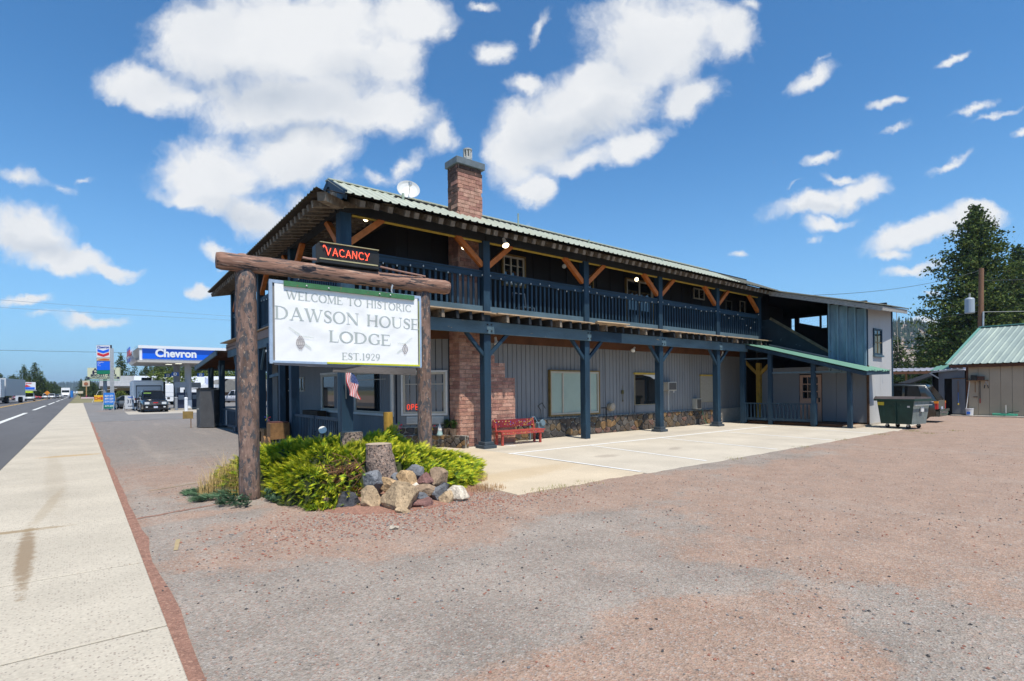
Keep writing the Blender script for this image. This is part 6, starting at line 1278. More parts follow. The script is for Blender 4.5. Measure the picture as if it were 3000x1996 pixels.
tool('long_pole', 'long white pole leaning at the left corner of the tan workshop above the bucket', 'pole', [('upper_pole', halo, (38.4, 7.22, 1.95), (38.35, 7.32, .9), .02), ('lower_pole', halo, (38.35, 7.32, .9), (38.33, 7.38, .3), .02)])
tool('garden_spade', 'small garden tool with wooden handle hanging under the workshop shelf', 'garden tool', [('handle', tbm, (38.45, 7.0, 1.9), (38.45, 7.0, 1.3), .015), ('head', brown_w, (38.45, 7.08, 1.05), (38.45, 6.9, 1.05), .02)]); tool('red_axe', 'long handled tool with red grip hanging on the tan workshop wall', 'garden tool', [('handle', black_w, (38.45, 6.8, 2.0), (38.45, 6.8, .9), .02), ('grip', flat('tool_red', (.35, .02, .01), .6), (38.45, 6.8, .95), (38.45, 6.8, .7), .025)])
tool('shears', 'black handled shears hanging at the right end of the workshop shelf', 'shears', [('blade', rim_m, (38.45, 6.55, 1.95), (38.45, 6.6, 1.7), .01), ('handle', black_w, (38.45, 6.6, 1.7), (38.45, 6.62, 1.52), .018), ('blade', rim_m, (38.45, 6.55, 1.95), (38.45, 6.48, 1.7), .01), ('handle', black_w, (38.45, 6.48, 1.7), (38.45, 6.45, 1.52), .018)]); tool('blue_shovel', 'blue handled shovel hanging on the gray shed door', 'shovel', [('handle', tbm, (38.36, 7.72, 1.95), (38.36, 7.72, 1.3), .015), ('grip', flat('tool_blue', (.03, .1, .3), .6), (38.36, 7.72, 1.3), (38.36, 7.72, .7), .018), ('tip', yell_w, (38.36, 7.72, .7), (38.36, 7.72, .6), .035)])
bk_ = thing('white_bucket', 'white plastic bucket with a blue label below the long white pole', 'bucket', (38.2, 7.2, .04)); MB().lathe([(.15, .04), (.175, .38), (.185, .39), (.185, .42), (.17, .42)], (38.2, 7.2, 0), 18).build('pail', flat('bucket_white', (.62, .62, .62), .4), bk_); MB().box((38.02, 7.15, .1), (38.045, 7.3, .24)).build('label', flat('label_blue', (.03, .15, .55), .5), bk_)
hs_ = thing('garden_hose', 'coiled green garden hose on the concrete edge in front of the tan workshop', 'hose', (38.1, 5.7, .05)); MB().tube([V((38.15+.25*cos(k*.5)*.6, 5.75+.5*sin(k*.5), .06+.004*k)) for k in range(30)], .02, 6).build('coil', flat('hose_teal', (.03, .35, .22), .4), hs_); MB().tube([(38.2, 5.9, .1), (38.2, 5.5, .25), (38.2, 5.2, .3)], .02, 5).build('nozzle', flat('dark_teal', (.02, .08, .06), .5), hs_); MB().cyl((38.25, 5.72, .05), (38.25, 5.72, .62), .018, n=6).build('standpipe', halo, hs_)
# power pole
pw_ = thing('utility_pole', 'brown wooden utility pole with gray transformer behind the tan workshop', 'utility pole', (62.7, 11.0, 0)); wpm = M('pole_wood', (.20, .105, .06), .9, .3, 3, st=(1, 1, .1), bump=.3); MB().cyl((62.7, 11.1, -.5), (62.9, 10.95, 12.1), .24, .18, 12).build('pole', wpm, pw_)
MB().lathe([(.3, 0), (.36, .05), (.36, 1.25), (.3, 1.35), (.1, 1.42)], (62.2, 11.65, 8.1), 16).build('transformer', flat('transformer_gray', (.33, .38, .43), .5), pw_); MB().cyl((62.2, 11.65, 9.5), (62.2, 11.65, 9.9), .07, n=8).build('bushing', flat('bushing', (.3, .3, .28), .5), pw_); pbar('bracket', black_w, (62.2, 11.65, 8.8), (62.8, 11.0, 8.8), .08, .08, pw_); MB().cyl((62.5, 10.9, 0), (62.65, 10.8, 8.2), .07, n=8).build('conduit', gal_m, pw_)
def wire(name, p, q, sag, lab, r_=.018, n_=24, mt=None):
    p = V(p); q = V(q); pts = [p.lerp(q, k/n_)-V((0, 0, sag*4*(k/n_)*(1-k/n_))) for k in range(n_+1)]; return tag(MB().tube(pts, r_, 4).build(name, mt or flat('wire_dark', (.06, .06, .06), .6)), lab, 'wire')
wire('power_wire', (33, 14.2, 7.1), (62.7, 11.1, 11.9), .5, 'thin wire rising from the annex roof towards the utility pole'); wire('power_wire', (62.8, 10.95, 11.0), (95, -22, 12.5), .5, 'upper wire running right from the top of the utility pole', .02); wire('power_wire', (62.8, 10.95, 8.2), (95, -22, 9.6), .5, 'lower wire running right from the utility pole', .03, mt=flat('wire_pale', (.3, .3, .28), .5)); wire('power_wire', (31.5, 14.2, 5.2), (62.7, 11.1, 8.3), .4, 'lower wire from the annex roof end to the utility pole', .012); wire('power_wire', (38.5, 14, 2.9), (50, 12, 3.0), .1, 'pale low wire between annex and trees', .02, mt=flat('wire_pale', (.3, .3, .28), .5))
wire('road_wire', (-60, 96, 14.6), (30, 96, 14.0), .3, 'upper overhead wire crossing the sky above the fuel station', .03, mt=flat('wire_sky', (.25, .35, .45), .6)); wire('road_wire', (-60, 97, 13.1), (30, 97, 13.6), .3, 'middle overhead wire crossing the sky above the fuel station', .03, mt=flat('wire_sky', (.25, .35, .45), .6)); wire('road_wire', (-60, 98, 7.4), (20, 98, 7.9), .2, 'lowest overhead wire passing behind the tall price sign', .03)
# carport, fence and yard clutter behind the dark suv
cp = thing('carport', 'low open carport with a pale ribbed flat roof behind the dark suv', 'carport', (60, 15, 0)); rib_panel('roof_panel', (54.5, 20.5, 3.0), (62.5, 10.8, 3.0), (56.5, 22.3, 3.3), (64, 12.5, 3.3), flat('carport_metal', (.45, .43, .46), .4, metal=.2), cp, 26, .06); pbar('edge_beam', brown_w, (54.6, 20.5, 2.85), (62.5, 10.8, 2.85), .1, .22, cp)
for p in ((56, 19.3), (59, 15.6), (62, 11.9)): pbar('post', tbm, (*p, 0), (*p, 2.9), .14, .14, cp)
fc_ = thing('chain_link_fence', 'tall chain link fence with dark posts behind the carport', 'fence', (66, 20, 0))
for k in range(9): x, y = 60+k*1.3, 25-k*1.55; pbar('post', black_w, (x, y, 0), (x, y, 2.9), .07, .07, fc_)
pbar('rail', black_w, (60, 25, 2.85), (70.4, 12.6, 2.85), .05, .05, fc_); pbar('gray_board', shg, (60.2, 25, 1.2), (70.6, 12.6, 1.2), .05, .7, fc_)
lt = thing('lean_to_shelter', 'small dark sloping lean-to roof between the carport and the gray side shed', 'shelter', (47, 11, 0)); MB().bar((46.3, 12.6, 1.75), (48.0, 10.6, 2.7), 1.6, .08).build('roof', void_m, lt); pbar('rust_board', brown_w, (46, 11.4, 1.6), (48.5, 9.2, 1.6), .1, .15, lt); pbar('timber_wall', tbm, (46.6, 11.6, .9), (49, 9.2, .9), .1, .9, lt)
tag(MB().box((42.5, 13.9, 1.5), (44.5, 14.8, 2.0)).build('camper_top', flat('camper_white', (.6, .6, .6), .4), bevel=.1), 'white camper roof showing above the dark suv', 'camper')
# ================================================================ fuel station
fs = thing('fuel_canopy', 'blue and white fuel station canopy standing on gray columns', 'canopy', (9, 62, 0)); cb = flat('canopy_blue_dark', (.005, .055, .36), .35); cb2 = flat('canopy_blue_light', (.004, .12, .75), .35); cwh = flat('canopy_white', (.75, .76, .78), .4); cgr = flat('canopy_soffit', (.45, .43, .4), .7)
MB().box((4.35, 60.15, 4.75), (22, 68.5, 6.05)).build('roof_body', cwh, fs); MB().box((4.2, 60.0, 4.55), (22.2, 68.7, 4.75)).build('soffit', cgr, fs)
piece('fascia', cwh, (4.25, 60.05, 5.85), (22.2, 60.14, 6.12), fs); f1 = piece('fascia_upper_band', cb, (4.55, 60.06, 5.38), (22.2, 60.14, 5.85), fs); piece('fascia_lower_band', cb2, (4.55, 60.06, 4.87), (22.2, 60.14, 5.38), fs)
eg = MB(); 
for i in range(8):
    a0 = i/8; a1 = (i+1)/8; f = lambda a: (4.25-.55*sin(a*pi)**.8*(1-a*.3), 6.1-1.55*a); x0, z0 = f(a0); x1, z1 = f(a1); eg.add([(x0, 60.1, z0), (x0, 68.6, z0), (x1, 68.6, z1), (x1, 60.1, z1)], [(0, 1, 2, 3)])
eg.build('curved_end', cwh, fs)
for nm, mt, z0, z1 in (('end_red', flat('sign_red', (.62, .02, .03), .4), 5.2, 5.7), ('end_blue', cb2, 5.7, 5.95), ('end_blue', cb, 4.6, 4.95)): piece(nm, mt, (3.62, 60.3, z0), (3.66, 64, z1), fs)
tm = text_mesh('Chevron', 1.0, cwh, .02, .04, 'LEFT', sx=.95); put(tm, (5.55, 60.04, 5.40), (1, 0, 0), fs, 'lettering')
for x, y in ((8.5, 62.3), (8.0, 66.2), (16.5, 62.3), (16.5, 66.2)): MB().cyl((x, y, 0), (x, y, 4.6), .3, n=16).build('column', flat('column_gray', (.36, .37, .40), .5), fs); MB().cyl((x, y, 0), (x, y, .95), .32, n=16).build('column_base', cwh, fs)
for x, y in ((7.6, 61.5), (7.0, 63.5), (10.2, 61.5), (11, 64)): piece('soffit_light', flat('soffit_lamp', (1, .98, .8), .4, emit=1.2), (x-.25, y-.25, 4.52), (x+.25, y+.25, 4.549), fs)
def rsign(x, y, z, s_, lab):
    o = thing('pump_number', lab, 'number sign', (x, y, z), 'pump number signs'); piece('plate', flat('number_blue', (.01, .1, .42), .5), (x-.3, y-.02, z-.18), (x+.3, y+.02, z+.18), o); MB().cyl((x, y-.03, z), (x, y-.02, z), .16, n=16).build('disc', cwh, o); put(text_mesh(s_, .26, flat('ink', (.02, .02, .05), .5), .004), (x, y-.04, z), (1, 0, 0), o, 'number')
rsign(7.35, 61.9, 3.52, '4', 'blue pump number sign showing 4 left of the canopy column'); rsign(9.5, 61.6, 3.45, '3', 'blue pump number sign showing 3 right of the canopy column'); rsign(7.2, 66.0, 3.5, '6', 'darker blue pump number sign further back beneath the canopy')
def pump(x, y, lab):
    o = thing('fuel_pump', lab, 'fuel pump', (x, y, 0), 'fuel pumps'); pg = flat('pump_gray', (.3, .32, .35), .5); piece('island', MATS['pad_concrete'], (x-.9, y-.4, 0), (x+.9, y+.4, .15), o); piece('cabinet', flat('pump_navy', (.02, .03, .07), .4), (x-.35, y-.28, .15), (x+.35, y+.28, 1.7), o); piece('screen', pg, (x-.25, y-.3, 1.0), (x+.25, y-.28, 1.45), o); piece('header', pg, (x-.55, y-.32, 2.2), (x+.55, y+.32, 2.75), o)
    for sg in (-1, 1): piece('side_frame', pg, (x+sg*.42-.06, y-.2, .15), (x+sg*.42+.06, y+.2, 2.2), o); MB().tube([V((x+sg*.45, y-.33, 1.7)), V((x+sg*.55, y-.4, .9)), V((x+sg*.38, y-.4, .4)), V((x+sg*.28, y-.34, 1.2))], .025, 6).build('hose', blackp, o)
pump(7.85, 62.2, 'fuel pump under the canopy left of the front column'); pump(9.6, 66, 'fuel pump further back under the canopy')
for x, y, mt, lab in ((7.6, 57.0, cwh, 'white bollard in front of the canopy column'), (7.3, 61, flat('bollard_gray', (.25, .27, .3), .5), 'gray bollard just right of the black suv')): o = thing('bollard', lab, 'bollard', (x, y, 0)); MB().cyl((x, y, 0), (x, y, 1.15), .14, n=12).build('tube', mt, o); MB().lathe([(.16, 1.13), (.16, 1.2), (.1, 1.27)], (x, y, 0), 12).build('cap', mt, o)
# tall price sign
ps = thing('price_sign', 'tall blue red and white fuel brand sign on a gray post by the sidewalk', 'sign', (2.6, 68.5, 0)); piece('post', gal_m, (2.46, 68.5, 0), (2.78, 68.8, 6.3), ps); piece('post_base', cwh, (2.3, 68.4, 0), (2.52, 68.6, 1.1), ps); PSX = V((1, -.75, 0)).normalized(); PO = V((1.40, 69.5, 3.7)); PN = PSX.cross(V((0, 0, 1)))
def pp_(u, v, d=0): return PO+PSX*u+V((0, 0, v))+PN*d
def pq(name, mt, u0, u1, v0, v1, d=.02, th=.02, par=ps): return MB().prism([pp_(u0, v0, d), pp_(u1, v0, d), pp_(u1, v1, d), pp_(u0, v1, d)], PN*th).build(name, mt, par)
pq('case', flat('sign_case', (.05, .05, .06), .5), 0, 1.4, -.05, 2.95, -.22, .22); fcp = pq('logo_panel', cwh, .03, 1.37, 1.66, 2.92); srd = flat('sign_red', (.62, .02, .03), .4)
put(text_mesh('Chevron', .34, cb, .004, .012, sx=1.0), pp_(.70, 2.72, .05), PSX, fcp); 
for z0, mt, nm in ((2.22, cb2, 'chevron_blue'), (1.86, srd, 'chevron_red')): MB().prism([pp_(.12, z0+.33, .045), pp_(.12, z0+.07, .045), pp_(.70, z0-.12, .045), pp_(1.28, z0+.07, .045), pp_(1.28, z0+.33, .045), pp_(.70, z0+.14, .045)], PN*.01).build(nm, mt, fcp)
pq('shop_panel', flat('cream_panel', (.6, .5, .35), .5), .05, 1.36, 1.32, 1.62); MB().prism([pp_(.1, 1.38, .045), pp_(1.3, 1.38, .045), pp_(1.3, 1.5, .045), pp_(.8, 1.56, .045), pp_(.3, 1.48, .045)], PN*.01).build('shop_mark', flat('orange_mark', (.55, .12, .02), .5), ps); pr_ = pq('price_panel', cb2, .05, 1.38, .38, 1.28); pq('diesel_panel', flat('sign_green', (.005, .18, .09), .5), .05, 1.38, -.02, .36); put(text_mesh('Gasoline', .17, cwh, .003, align='LEFT'), pp_(.12, 1.18, .045), PSX, pr_)
for k in range(3): put(text_mesh(('Regular', 'Plus', 'Supreme')[k], .09, cwh, .003, align='LEFT'), pp_(.12, 1.04-.1*k, .045), PSX, pr_)
def aframe(x, y, w, h, mt, lab, name='price_board'):
    o = thing(name, lab, 'sign', (x, y, 0)); X_ = V((.778, -.628, 0)); N_2 = X_.cross(V((0, 0, 1))); b = V((x, y, 0)); mp_ = MB().prism([b+X_*-w/2+V((0, 0, .15)), b+X_*w/2+V((0, 0, .15)), b+X_*w/2+V((0, 0, h)), b+X_*-w/2+V((0, 0, h))], N_2*.04).build('panel', mt, o)
    for sg in (-1, 1): pbar('frame', gal_m, b+X_*sg*w/2-N_2*.25, b+X_*sg*w/2+N_2*.02+V((0, 0, h)), .05, .05, o); pbar('leg', gal_m, b+X_*sg*w/2+N_2*.25, b+X_*sg*w/2+N_2*.06+V((0, 0, h*.5)), .05, .05, o)
    return o, mp_, (lambda u, v, s_, sz, m_: put(text_mesh(s_, sz, m_, .004, .004), b+X_*u+V((0, 0, v))+N_2*.05, X_, mp_))
o, q, tx = aframe(2.35, 67.6, 1.1, 1.75, flat('board_blue', (.03, .2, .62), .5), 'blue and green fold out price board with white digits beside the sidewalk')
for k, s_ in enumerate(('469 479', '499 509', '519 529')): tx(0, 1.42-.29*k, s_, .27, cwh)
MB().prism([V((2.35, 67.6, 0))+V((.778, -.628, 0))*u+V((-.628, -.778, 0))*.045+V((0, 0, v)) for u, v in ((-.54, .17), (.54, .17), (.54, .55), (-.54, .55))], V((-.628, -.778, 0))*.003).build('diesel_band', flat('sign_green', (.005, .18, .09), .5), q); tx(0, .4, '419 429', .26, cwh)
o, q, tx = aframe(3.95, 64.9, 1.15, 1.45, flat('board_white', (.55, .56, .57), .5), 'white fold out price board showing 319 left of the travel trailer'); tx(0, .85, '319', .5, flat('ink', (.02, .02, .05), .5)); tx(0, 1.3, 'Propane', .15, cb2); tx(0, .42, 'per gallon', .12, flat('ink', (.02, .02, .05), .5))
# travel trailer
tt = thing('travel_trailer', 'gray and white travel trailer with its rear facing the road behind the black suv', 'trailer', (5.4, 64.4, 0), None, R(-90)); T4 = tt.matrix_basis.copy(); tw_ = flat('trailer_white', (.82, .82, .82), .4); tg_ = flat('trailer_gray', (.55, .57, .60), .4)
carbox('body', tw_, (-5.5, -1.22, .55), (0, 1.22, 2.85), tt, T4); carbox('rear_panel', tg_, (0, -1.0, .75), (.05, 1.0, 2.35), tt, T4); carbox('dark_skirt', blackp, (-5.4, -1.24, .35), (.02, 1.24, .75), tt, T4); carbox('panel_frame', blackp, (.0, -1.06, .7), (.03, 1.06, 2.45), tt, T4); carbox('side_awning', blackp, (-5, 1.23, 1.2), (.1, 1.38, 2.8), tt, T4); carbox('roof_cap', tg_, (-5.5, -1.15, 2.85), (-.1, 1.15, 2.95), tt, T4); carbox('roof_air_conditioner', blackp, (-2.2, -.45, 2.95), (-1.2, .35, 3.25), tt, T4)
for sg in (-1, 1): wheel(tt, T4, -.9, sg*1.05, .36, .3, rim_m); wheel(tt, T4, -2.6, sg*1.05, .36, .3, rim_m); carbox('tail_light', redl, (.02, sg*1.12-.05, 1.0), (.06, sg*1.12+.05, 1.2), tt, T4)
b_ = T4 @ V((.07, 0, 1.72)); put(text_mesh('ROCKWOOD', .24, flat('badge_gray', (.12, .13, .16), .4), .004, sx=1.2), b_+V((0, 0, .02)), (1, 0, 0), tt); put(text_mesh('ROO', .5, flat('badge_maroon', (.12, .02, .03), .4), .004, sx=1.5), b_-V((0, 0, .32)), (1, 0, 0), tt)
for k, (x, y, lab) in enumerate(((9.6, 88.5, 'white ribbed travel trailer parked left behind the fuel pumps'), (13.0, 84.5, 'white travel trailer with a domed roof vent behind the canopy column'))):
    o = thing('parked_trailer', lab, 'trailer', (x, y, 0), None, R(-38)); P4 = o.matrix_basis.copy(); carbox('body', tw_, (-2.6, -1.2, .5), (2.6, 1.2, 2.75), o, P4); carbox('band', tg_, (-2.61, -1.21, 1.1), (2.61, -1.2, 1.25), o, P4); carbox('band', tg_, (-2.61, -1.21, 1.7), (2.61, -1.2, 1.75), o, P4); carbox('window', cgl, (-1.6, -1.215, 1.6), (-.8, -1.2, 2.1), o, P4); carbox('roof_vent', tw_, (-.5, -.4, 2.75), (.5, .4, 2.95), o, P4); wheel(o, P4, 0, -1.05, .36, .25, rim_m); wheel(o, P4, 0, 1.05, .36, .25, rim_m)
# billboards and roadside signs
bb = thing('billboard', 'cream billboard on a thick gray pole advertising its own space behind the tall price sign', 'billboard', (3, 100.5, 0)); BX = V((.778, -.628, 0)); BN = BX.cross(V((0, 0, 1))); BO = V((1.08, 101.9, 3.75)); crb = flat('billboard_cream', (.62, .62, .42), .6); ink = flat('ink', (.02, .02, .05), .5)
def bp_(u, v, d=0): return BO+BX*u+V((0, 0, v))+BN*d
MB().prism([bp_(0, .05), bp_(4.78, .05), bp_(4.78, 1.75), bp_(0, 1.75)], BN*.2).build('panel', crb, bb); MB().prism([bp_(0.02, .05, .2), bp_(4.76, .05, .2), bp_(4.76, .38, .2), bp_(.02, .38, .2)], BN*.02).build('footer', ink, bb); MB().cyl((3.0, 100.6, 0), (3.0, 100.6, 3.8), .25, n=10).build('pole', flat('pole_steel', (.22, .25, .29), .5), bb); pbar('catwalk', flat('catwalk_green', (.25, .45, .32), .6), bp_(.3, -.12, .4), bp_(4.8, -.12, .4), .5, .12, bb)
put(text_mesh('Advertise', .56, ink, .01, .012, sx=1.35), bp_(2.4, 1.47, .215), BX, bb); put(text_mesh('HERE', .66, ink, .01, .03, sx=2.2), bp_(2.4, 1.03, .215), BX, bb); put(text_mesh('800-221-4114', .44, ink, .01, .012, sx=1.55), bp_(2.4, .6, .215), BX, bb); put(text_mesh('MeadowOutdoor.com', .36, crb, .01, .006, sx=1.25), bp_(2.4, .22, .235), BX, bb)
b2 = thing('billboard', 'white billboard with a red arrow and blue strip across the road behind the semi truck', 'billboard', (-14.5, 217, 0)); M2 = lambda u, v, d=0: V((-17.5, 217, 2.9))+V((1, .05, 0))*u+V((0, -1, 0))*d+V((0, 0, v))
MB().prism([M2(0, 0), M2(7.2, 0), M2(7.2, 2.3), M2(0, 2.3)], (0, -.3, 0)).build('panel', cwh, b2); MB().prism([M2(2.2, .1, .3), M2(7.0, .1, .3), M2(7.0, .75, .3), M2(2.2, .75, .3)], (0, -.03, 0)).build('blue_band', cb2, b2); MB().prism([M2(3.0, 1.6, .34), M2(5.0, 1.35, .34), M2(5.0, 1.6, .34), M2(6.1, 1.0, .34), M2(4.8, .8, .34), M2(4.9, 1.0, .34)], (0, -.03, 0)).build('arrow', srd, b2); put(text_mesh('La Pine Travel Center', .62, srd, .01, .01), M2(3.6, 1.98, .36), (1, .05, 0), b2); MB().cyl((-13.9, 217, 0), (-13.9, 217, 2.9), .3, n=8).build('pole', flat('pole_steel', (.22, .25, .29), .5), b2)
b3 = thing('food_sign', 'square cream restaurant sign with a round picture on an orange post down the road', 'sign', (1.85, 242, 0)); piece('panel', flat('sign_cream', (.6, .52, .38), .6), (.85, 242.3, 4.1), (2.9, 242.5, 6.1), b3); MB().cyl((1.85, 242.2, 5.0), (1.85, 242.28, 5.0), .6, n=14).build('picture', flat('food_brown', (.35, .12, .05), .6), b3); MB().cyl((1.95, 242.5, 0), (1.95, 242.5, 4.1), .18, n=8).build('post', flat('post_orange', (.5, .3, .12), .6), b3); MB().cyl((1.95, 242.5, 0), (1.95, 242.5, .9), .2, n=8).build('post_foot', flat('post_magenta', (.35, .03, .12), .6), b3)
for x, y, z, w, h, mt, lab in ((.3, 230, 2.0, 1.3, .8, flat('sign_cream', (.6, .52, .38)), 'small cream sign low beside the end of the sidewalk'), (-6.7, 190, 1.9, .9, .9, amb, 'orange diamond road sign left of the two white cars'), (-.9, 330, 2.1, 1.0, 1.0, cwh, 'far white road sign at the end of the road'), (-2.5, 390, 2.2, 1.0, 1.0, cwh, 'second far white road sign further left at the end of the road')):
    o = thing('road_sign', lab, 'road sign', (x, y, 0)); MB().cyl((x, y+.1, 0), (x, y+.1, z), .06, n=6).build('post', tbm, o)
    if mt is amb: MB().prism([(x, y, z-.6), (x+.6, y, z), (x, y, z+.6), (x-.6, y, z)], (0, .05, 0)).build('plate', mt, o)
    else: piece('plate', mt, (x-w/2, y, z-h/2), (x+w/2, y+.05, z+h/2), o)
tag(MB().box((.4, 205, .1), (3.4, 205.2, .5)).build('pale_banner', flat('banner_pink', (.6, .45, .5), .7)), 'low pale pink banner beside the end of the sidewalk', 'banner')
bf = thing('yellow_banner', 'yellow and red sale banner on a white frame near the price board', 'banner', (2.6, 118, .2)); piece('panel', flat('banner_yellow', (.75, .45, .02), .6), (2.0, 118, .25), (4.6, 118.1, 1.35), bf); put(text_mesh('CHERRIES', .62, srd, .01, .01), (3.3, 117.96, .8), (1, 0, 0), bf); pbar('frame', white_f, (1.7, 118.1, .1), (2.6, 118.1, 2.1), .06, .06, bf); pbar('frame', white_f, (2.6, 118.1, 2.1), (5.2, 118.1, 2.5), .06, .06, bf)
tag(MB().box((6.3, 104.5, .6), (7.0, 104.6, 2.0)).build('yellow_poster', flat('poster_yellow', (.7, .5, .02), .6)), 'small yellow poster right of the tall sign post', 'poster')
# station buildings
def bldg(name, lab, a, b, z, wallm, roofm, ridge=None, loc=None):
    o = thing(name, lab, 'building', (a[0], a[1], 0)); piece('wall', wallm, (a[0], a[1], 0), (b[0], b[1], z), o); return o
s_ = bldg('metal_store', 'store with white corrugated gable and gray awning roof behind the billboard', (3.6, 128, 0), (10.5, 140, 0), 2.6, M('store_tan', (.4, .28, .15), .8), None); cw_ = M('corrugated_white', (.5, .5, .5), .6, .1); MB().prism([(3.0, 127.8, 2.6), (11, 127.8, 2.6), (11, 127.8, 5.0), (3.0, 127.8, 5.0)], (0, 6, 0)).build('upper_wall', cw_, s_); MB().bar((3.0, 126.5, 3.0), (11, 126.5, 3.0), 2.6, .08).build('awning', M('awning_gray', (.3, .3, .33), .5), s_)
for k in range(20): piece('corrugation', cw_, (3.1+k*.4, 127.74, 2.9), (3.25+k*.4, 127.8, 5.0), s_)
piece('window_band', cgl, (4.6, 127.9, .9), (9.5, 127.99, 2.1), s_)
s_ = bldg('long_store', 'long gray store with a pale metal roof behind the travel trailer', (7.8, 111.5, 0), (24, 122, 0), 2.9, M('store_gray', (.2, .19, .18), .8, .1), None); MB().prism([(7.2, 110.5, 2.75), (24.5, 110.5, 2.75), (24.5, 116, 4.6), (7.6, 116, 4.6)], (0, .2, .1)).build('roof', flat('pale_roof', (.55, .57, .62), .4), s_); MB().box((7.0, 110.8, 0), (7.9, 111.4, 2.8)).build('corner_post', flat('post_tan', (.35, .3, .25), .6), s_); piece('poster', flat('poster_pink', (.6, .4, .33), .6), (8.3, 111.4, .7), (10.3, 111.48, 2.1), s_); piece('poster_mark', srd, (8.5, 111.38, 1.7), (10.1, 111.395, 1.9), s_)
s_ = bldg('brown_house', 'small brown house with gray gabled roof beyond the canopy', (16.0, 100, 0), (26, 108, 0), 2.2, M('house_brown', (.16, .09, .05), .9), None); MB().prism([(15.4, 99.2, 1.5), (19.0, 99.2, 3.9), (19.3, 99.2, 3.75), (15.8, 99.2, 1.4)], (0, 9, 0)).build('roof', M('shingle_gray', (.2, .19, .17), .9), s_); MB().add([(19, 99.2, 3.9), (27, 103, 3.9), (27, 99.2, 1.8), (16.2, 99.2, 1.6)], [(0, 1, 2, 3)]).build('roof', M('shingle_gray', (.2, .19, .17)), s_)
rp = thing('red_pole', 'red brown wooden pole standing by the silver pickup', 'pole', (14.4, 62, 0)); MB().cyl((15.2, 69.5, 0), (15.2, 69.5, 6), .17, n=10).build('shaft', M('pole_red_brown', (.32, .1, .03), .8), rp)
tag(MB().box((14.3, 64.8, .0), (15.6, 65.6, 1.0)).build('white_tank', flat('tank_white', (.5, .5, .48), .6)), 'pale box shaped tank by the foot of the red brown pole', 'tank')
bf2 = thing('feather_flag', 'white and blue feather flag beyond the fuel pumps', 'flag', (14.5, 90, 0)); MB().prism([(14.5, 90, 1.0), (15.2, 90, 1.2), (15.0, 90, 3.6), (14.5, 90, 3.9)], (0, .05, 0)).build('cloth', flat('flag_pale_blue', (.5, .55, .75), .6), bf2); MB().cyl((14.45, 90, 0), (14.45, 90, 3.9), .03, n=5).build('pole', gal_m, bf2)
dgr = tag(sheet('grass_verge', [(14, 84), (60, 84), (60, 110), (14, 110)], -.02, M('verge_grass', (.33, .24, .09), .95, .25, .8, bump=.3)), 'dry verge', 'verge'); del dgr['category']; dgr['kind'] = 'structure'
# ================================================================ trees
barkm = M('tree_bark', (.11, .075, .05), .95, .3, 4, bump=.5)
def folm(n_, c, c2): return M('needles_'+n_, c, .75, .3, 1.2, bump=0, col2=c2, c2=(.8, .52, .1), spec=.15)
fm_ = [folm('dark', (.03, .055, .02), (.05, .08, .025)), folm('mid', (.065, .105, .026), (.10, .14, .03)), folm('light', (.12, .165, .04), (.16, .20, .045)), folm('sun', (.19, .22, .05), (.23, .25, .06))]  # needle tones mixed at random through each crown, the last palest
def conifer_mesh(seed, nb=60, per=22, cs=.03, r0=.24, bare=.06, droop=.05, top=.02, irr=.35, pal=(0, 1, 1, 2)):
    """unit height conifer: whorls of limbs carrying needle tufts through the crown"""
    rn = random.Random(seed); tr = MB(); tr.cyl((0, 0, 0), (0, 0, .5), .016, .010, 8, False); tr.cyl((0, 0, .5), (0, 0, .99), .010, .001, 6, False); fo = MB()
    for b in range(nb):
        f = (b+.5)/nb; z = bare+(1-bare)*f; env = (math.sin(min(1, (1-f)*1.25+.02)*pi/2))**.9*(.55+.45*min(1, f*5)); L = r0*env*(1-irr+irr*2*rn.random())*(.95 if f < .9 else .8)+top*.5; a = b*2.4+rn.uniform(-.4, .4)
        up_ = .35*f+.05; d = V((cos(a), sin(a), up_-droop*2)).normalized(); p = V((0, 0, z)); q = p+V((d.x*L, d.y*L, d.z*L*.7)); tr.cyl(p, q, .0035*(1.3-f), .0008, 4, False)
        k = max(4, int(per*(L/r0)**.8))
        for i in range(k):
            t_ = rn.uniform(.15, 1.05) if rn.random() < .8 else rn.uniform(.0, .5); sp_ = L*.30*(1.15-t_*.6)+cs; c = p.lerp(q, t_)+V((rn.gauss(0, 1)*sp_*.5, rn.gauss(0, 1)*sp_*.5, rn.gauss(0, 1)*cs*.8-droop*L*t_*t_)); s = cs*rn.uniform(.6, 1.25); fo.cur = rn.choice(pal)
            for j in range(3):
                e = V((rn.gauss(0, 1), rn.gauss(0, 1), rn.gauss(0, .6)+.25)).normalized()*s; g = e.cross(V((rn.gauss(0, 1), rn.gauss(0, 1), rn.gauss(0, 1)))).normalized()*s*.38; fo.add([c-e*.4-g, c-e*.4+g, c+e*.7], [(0, 1, 2)])
    return tr.mesh('trunk', barkm), fo.mesh('crown', fm_)
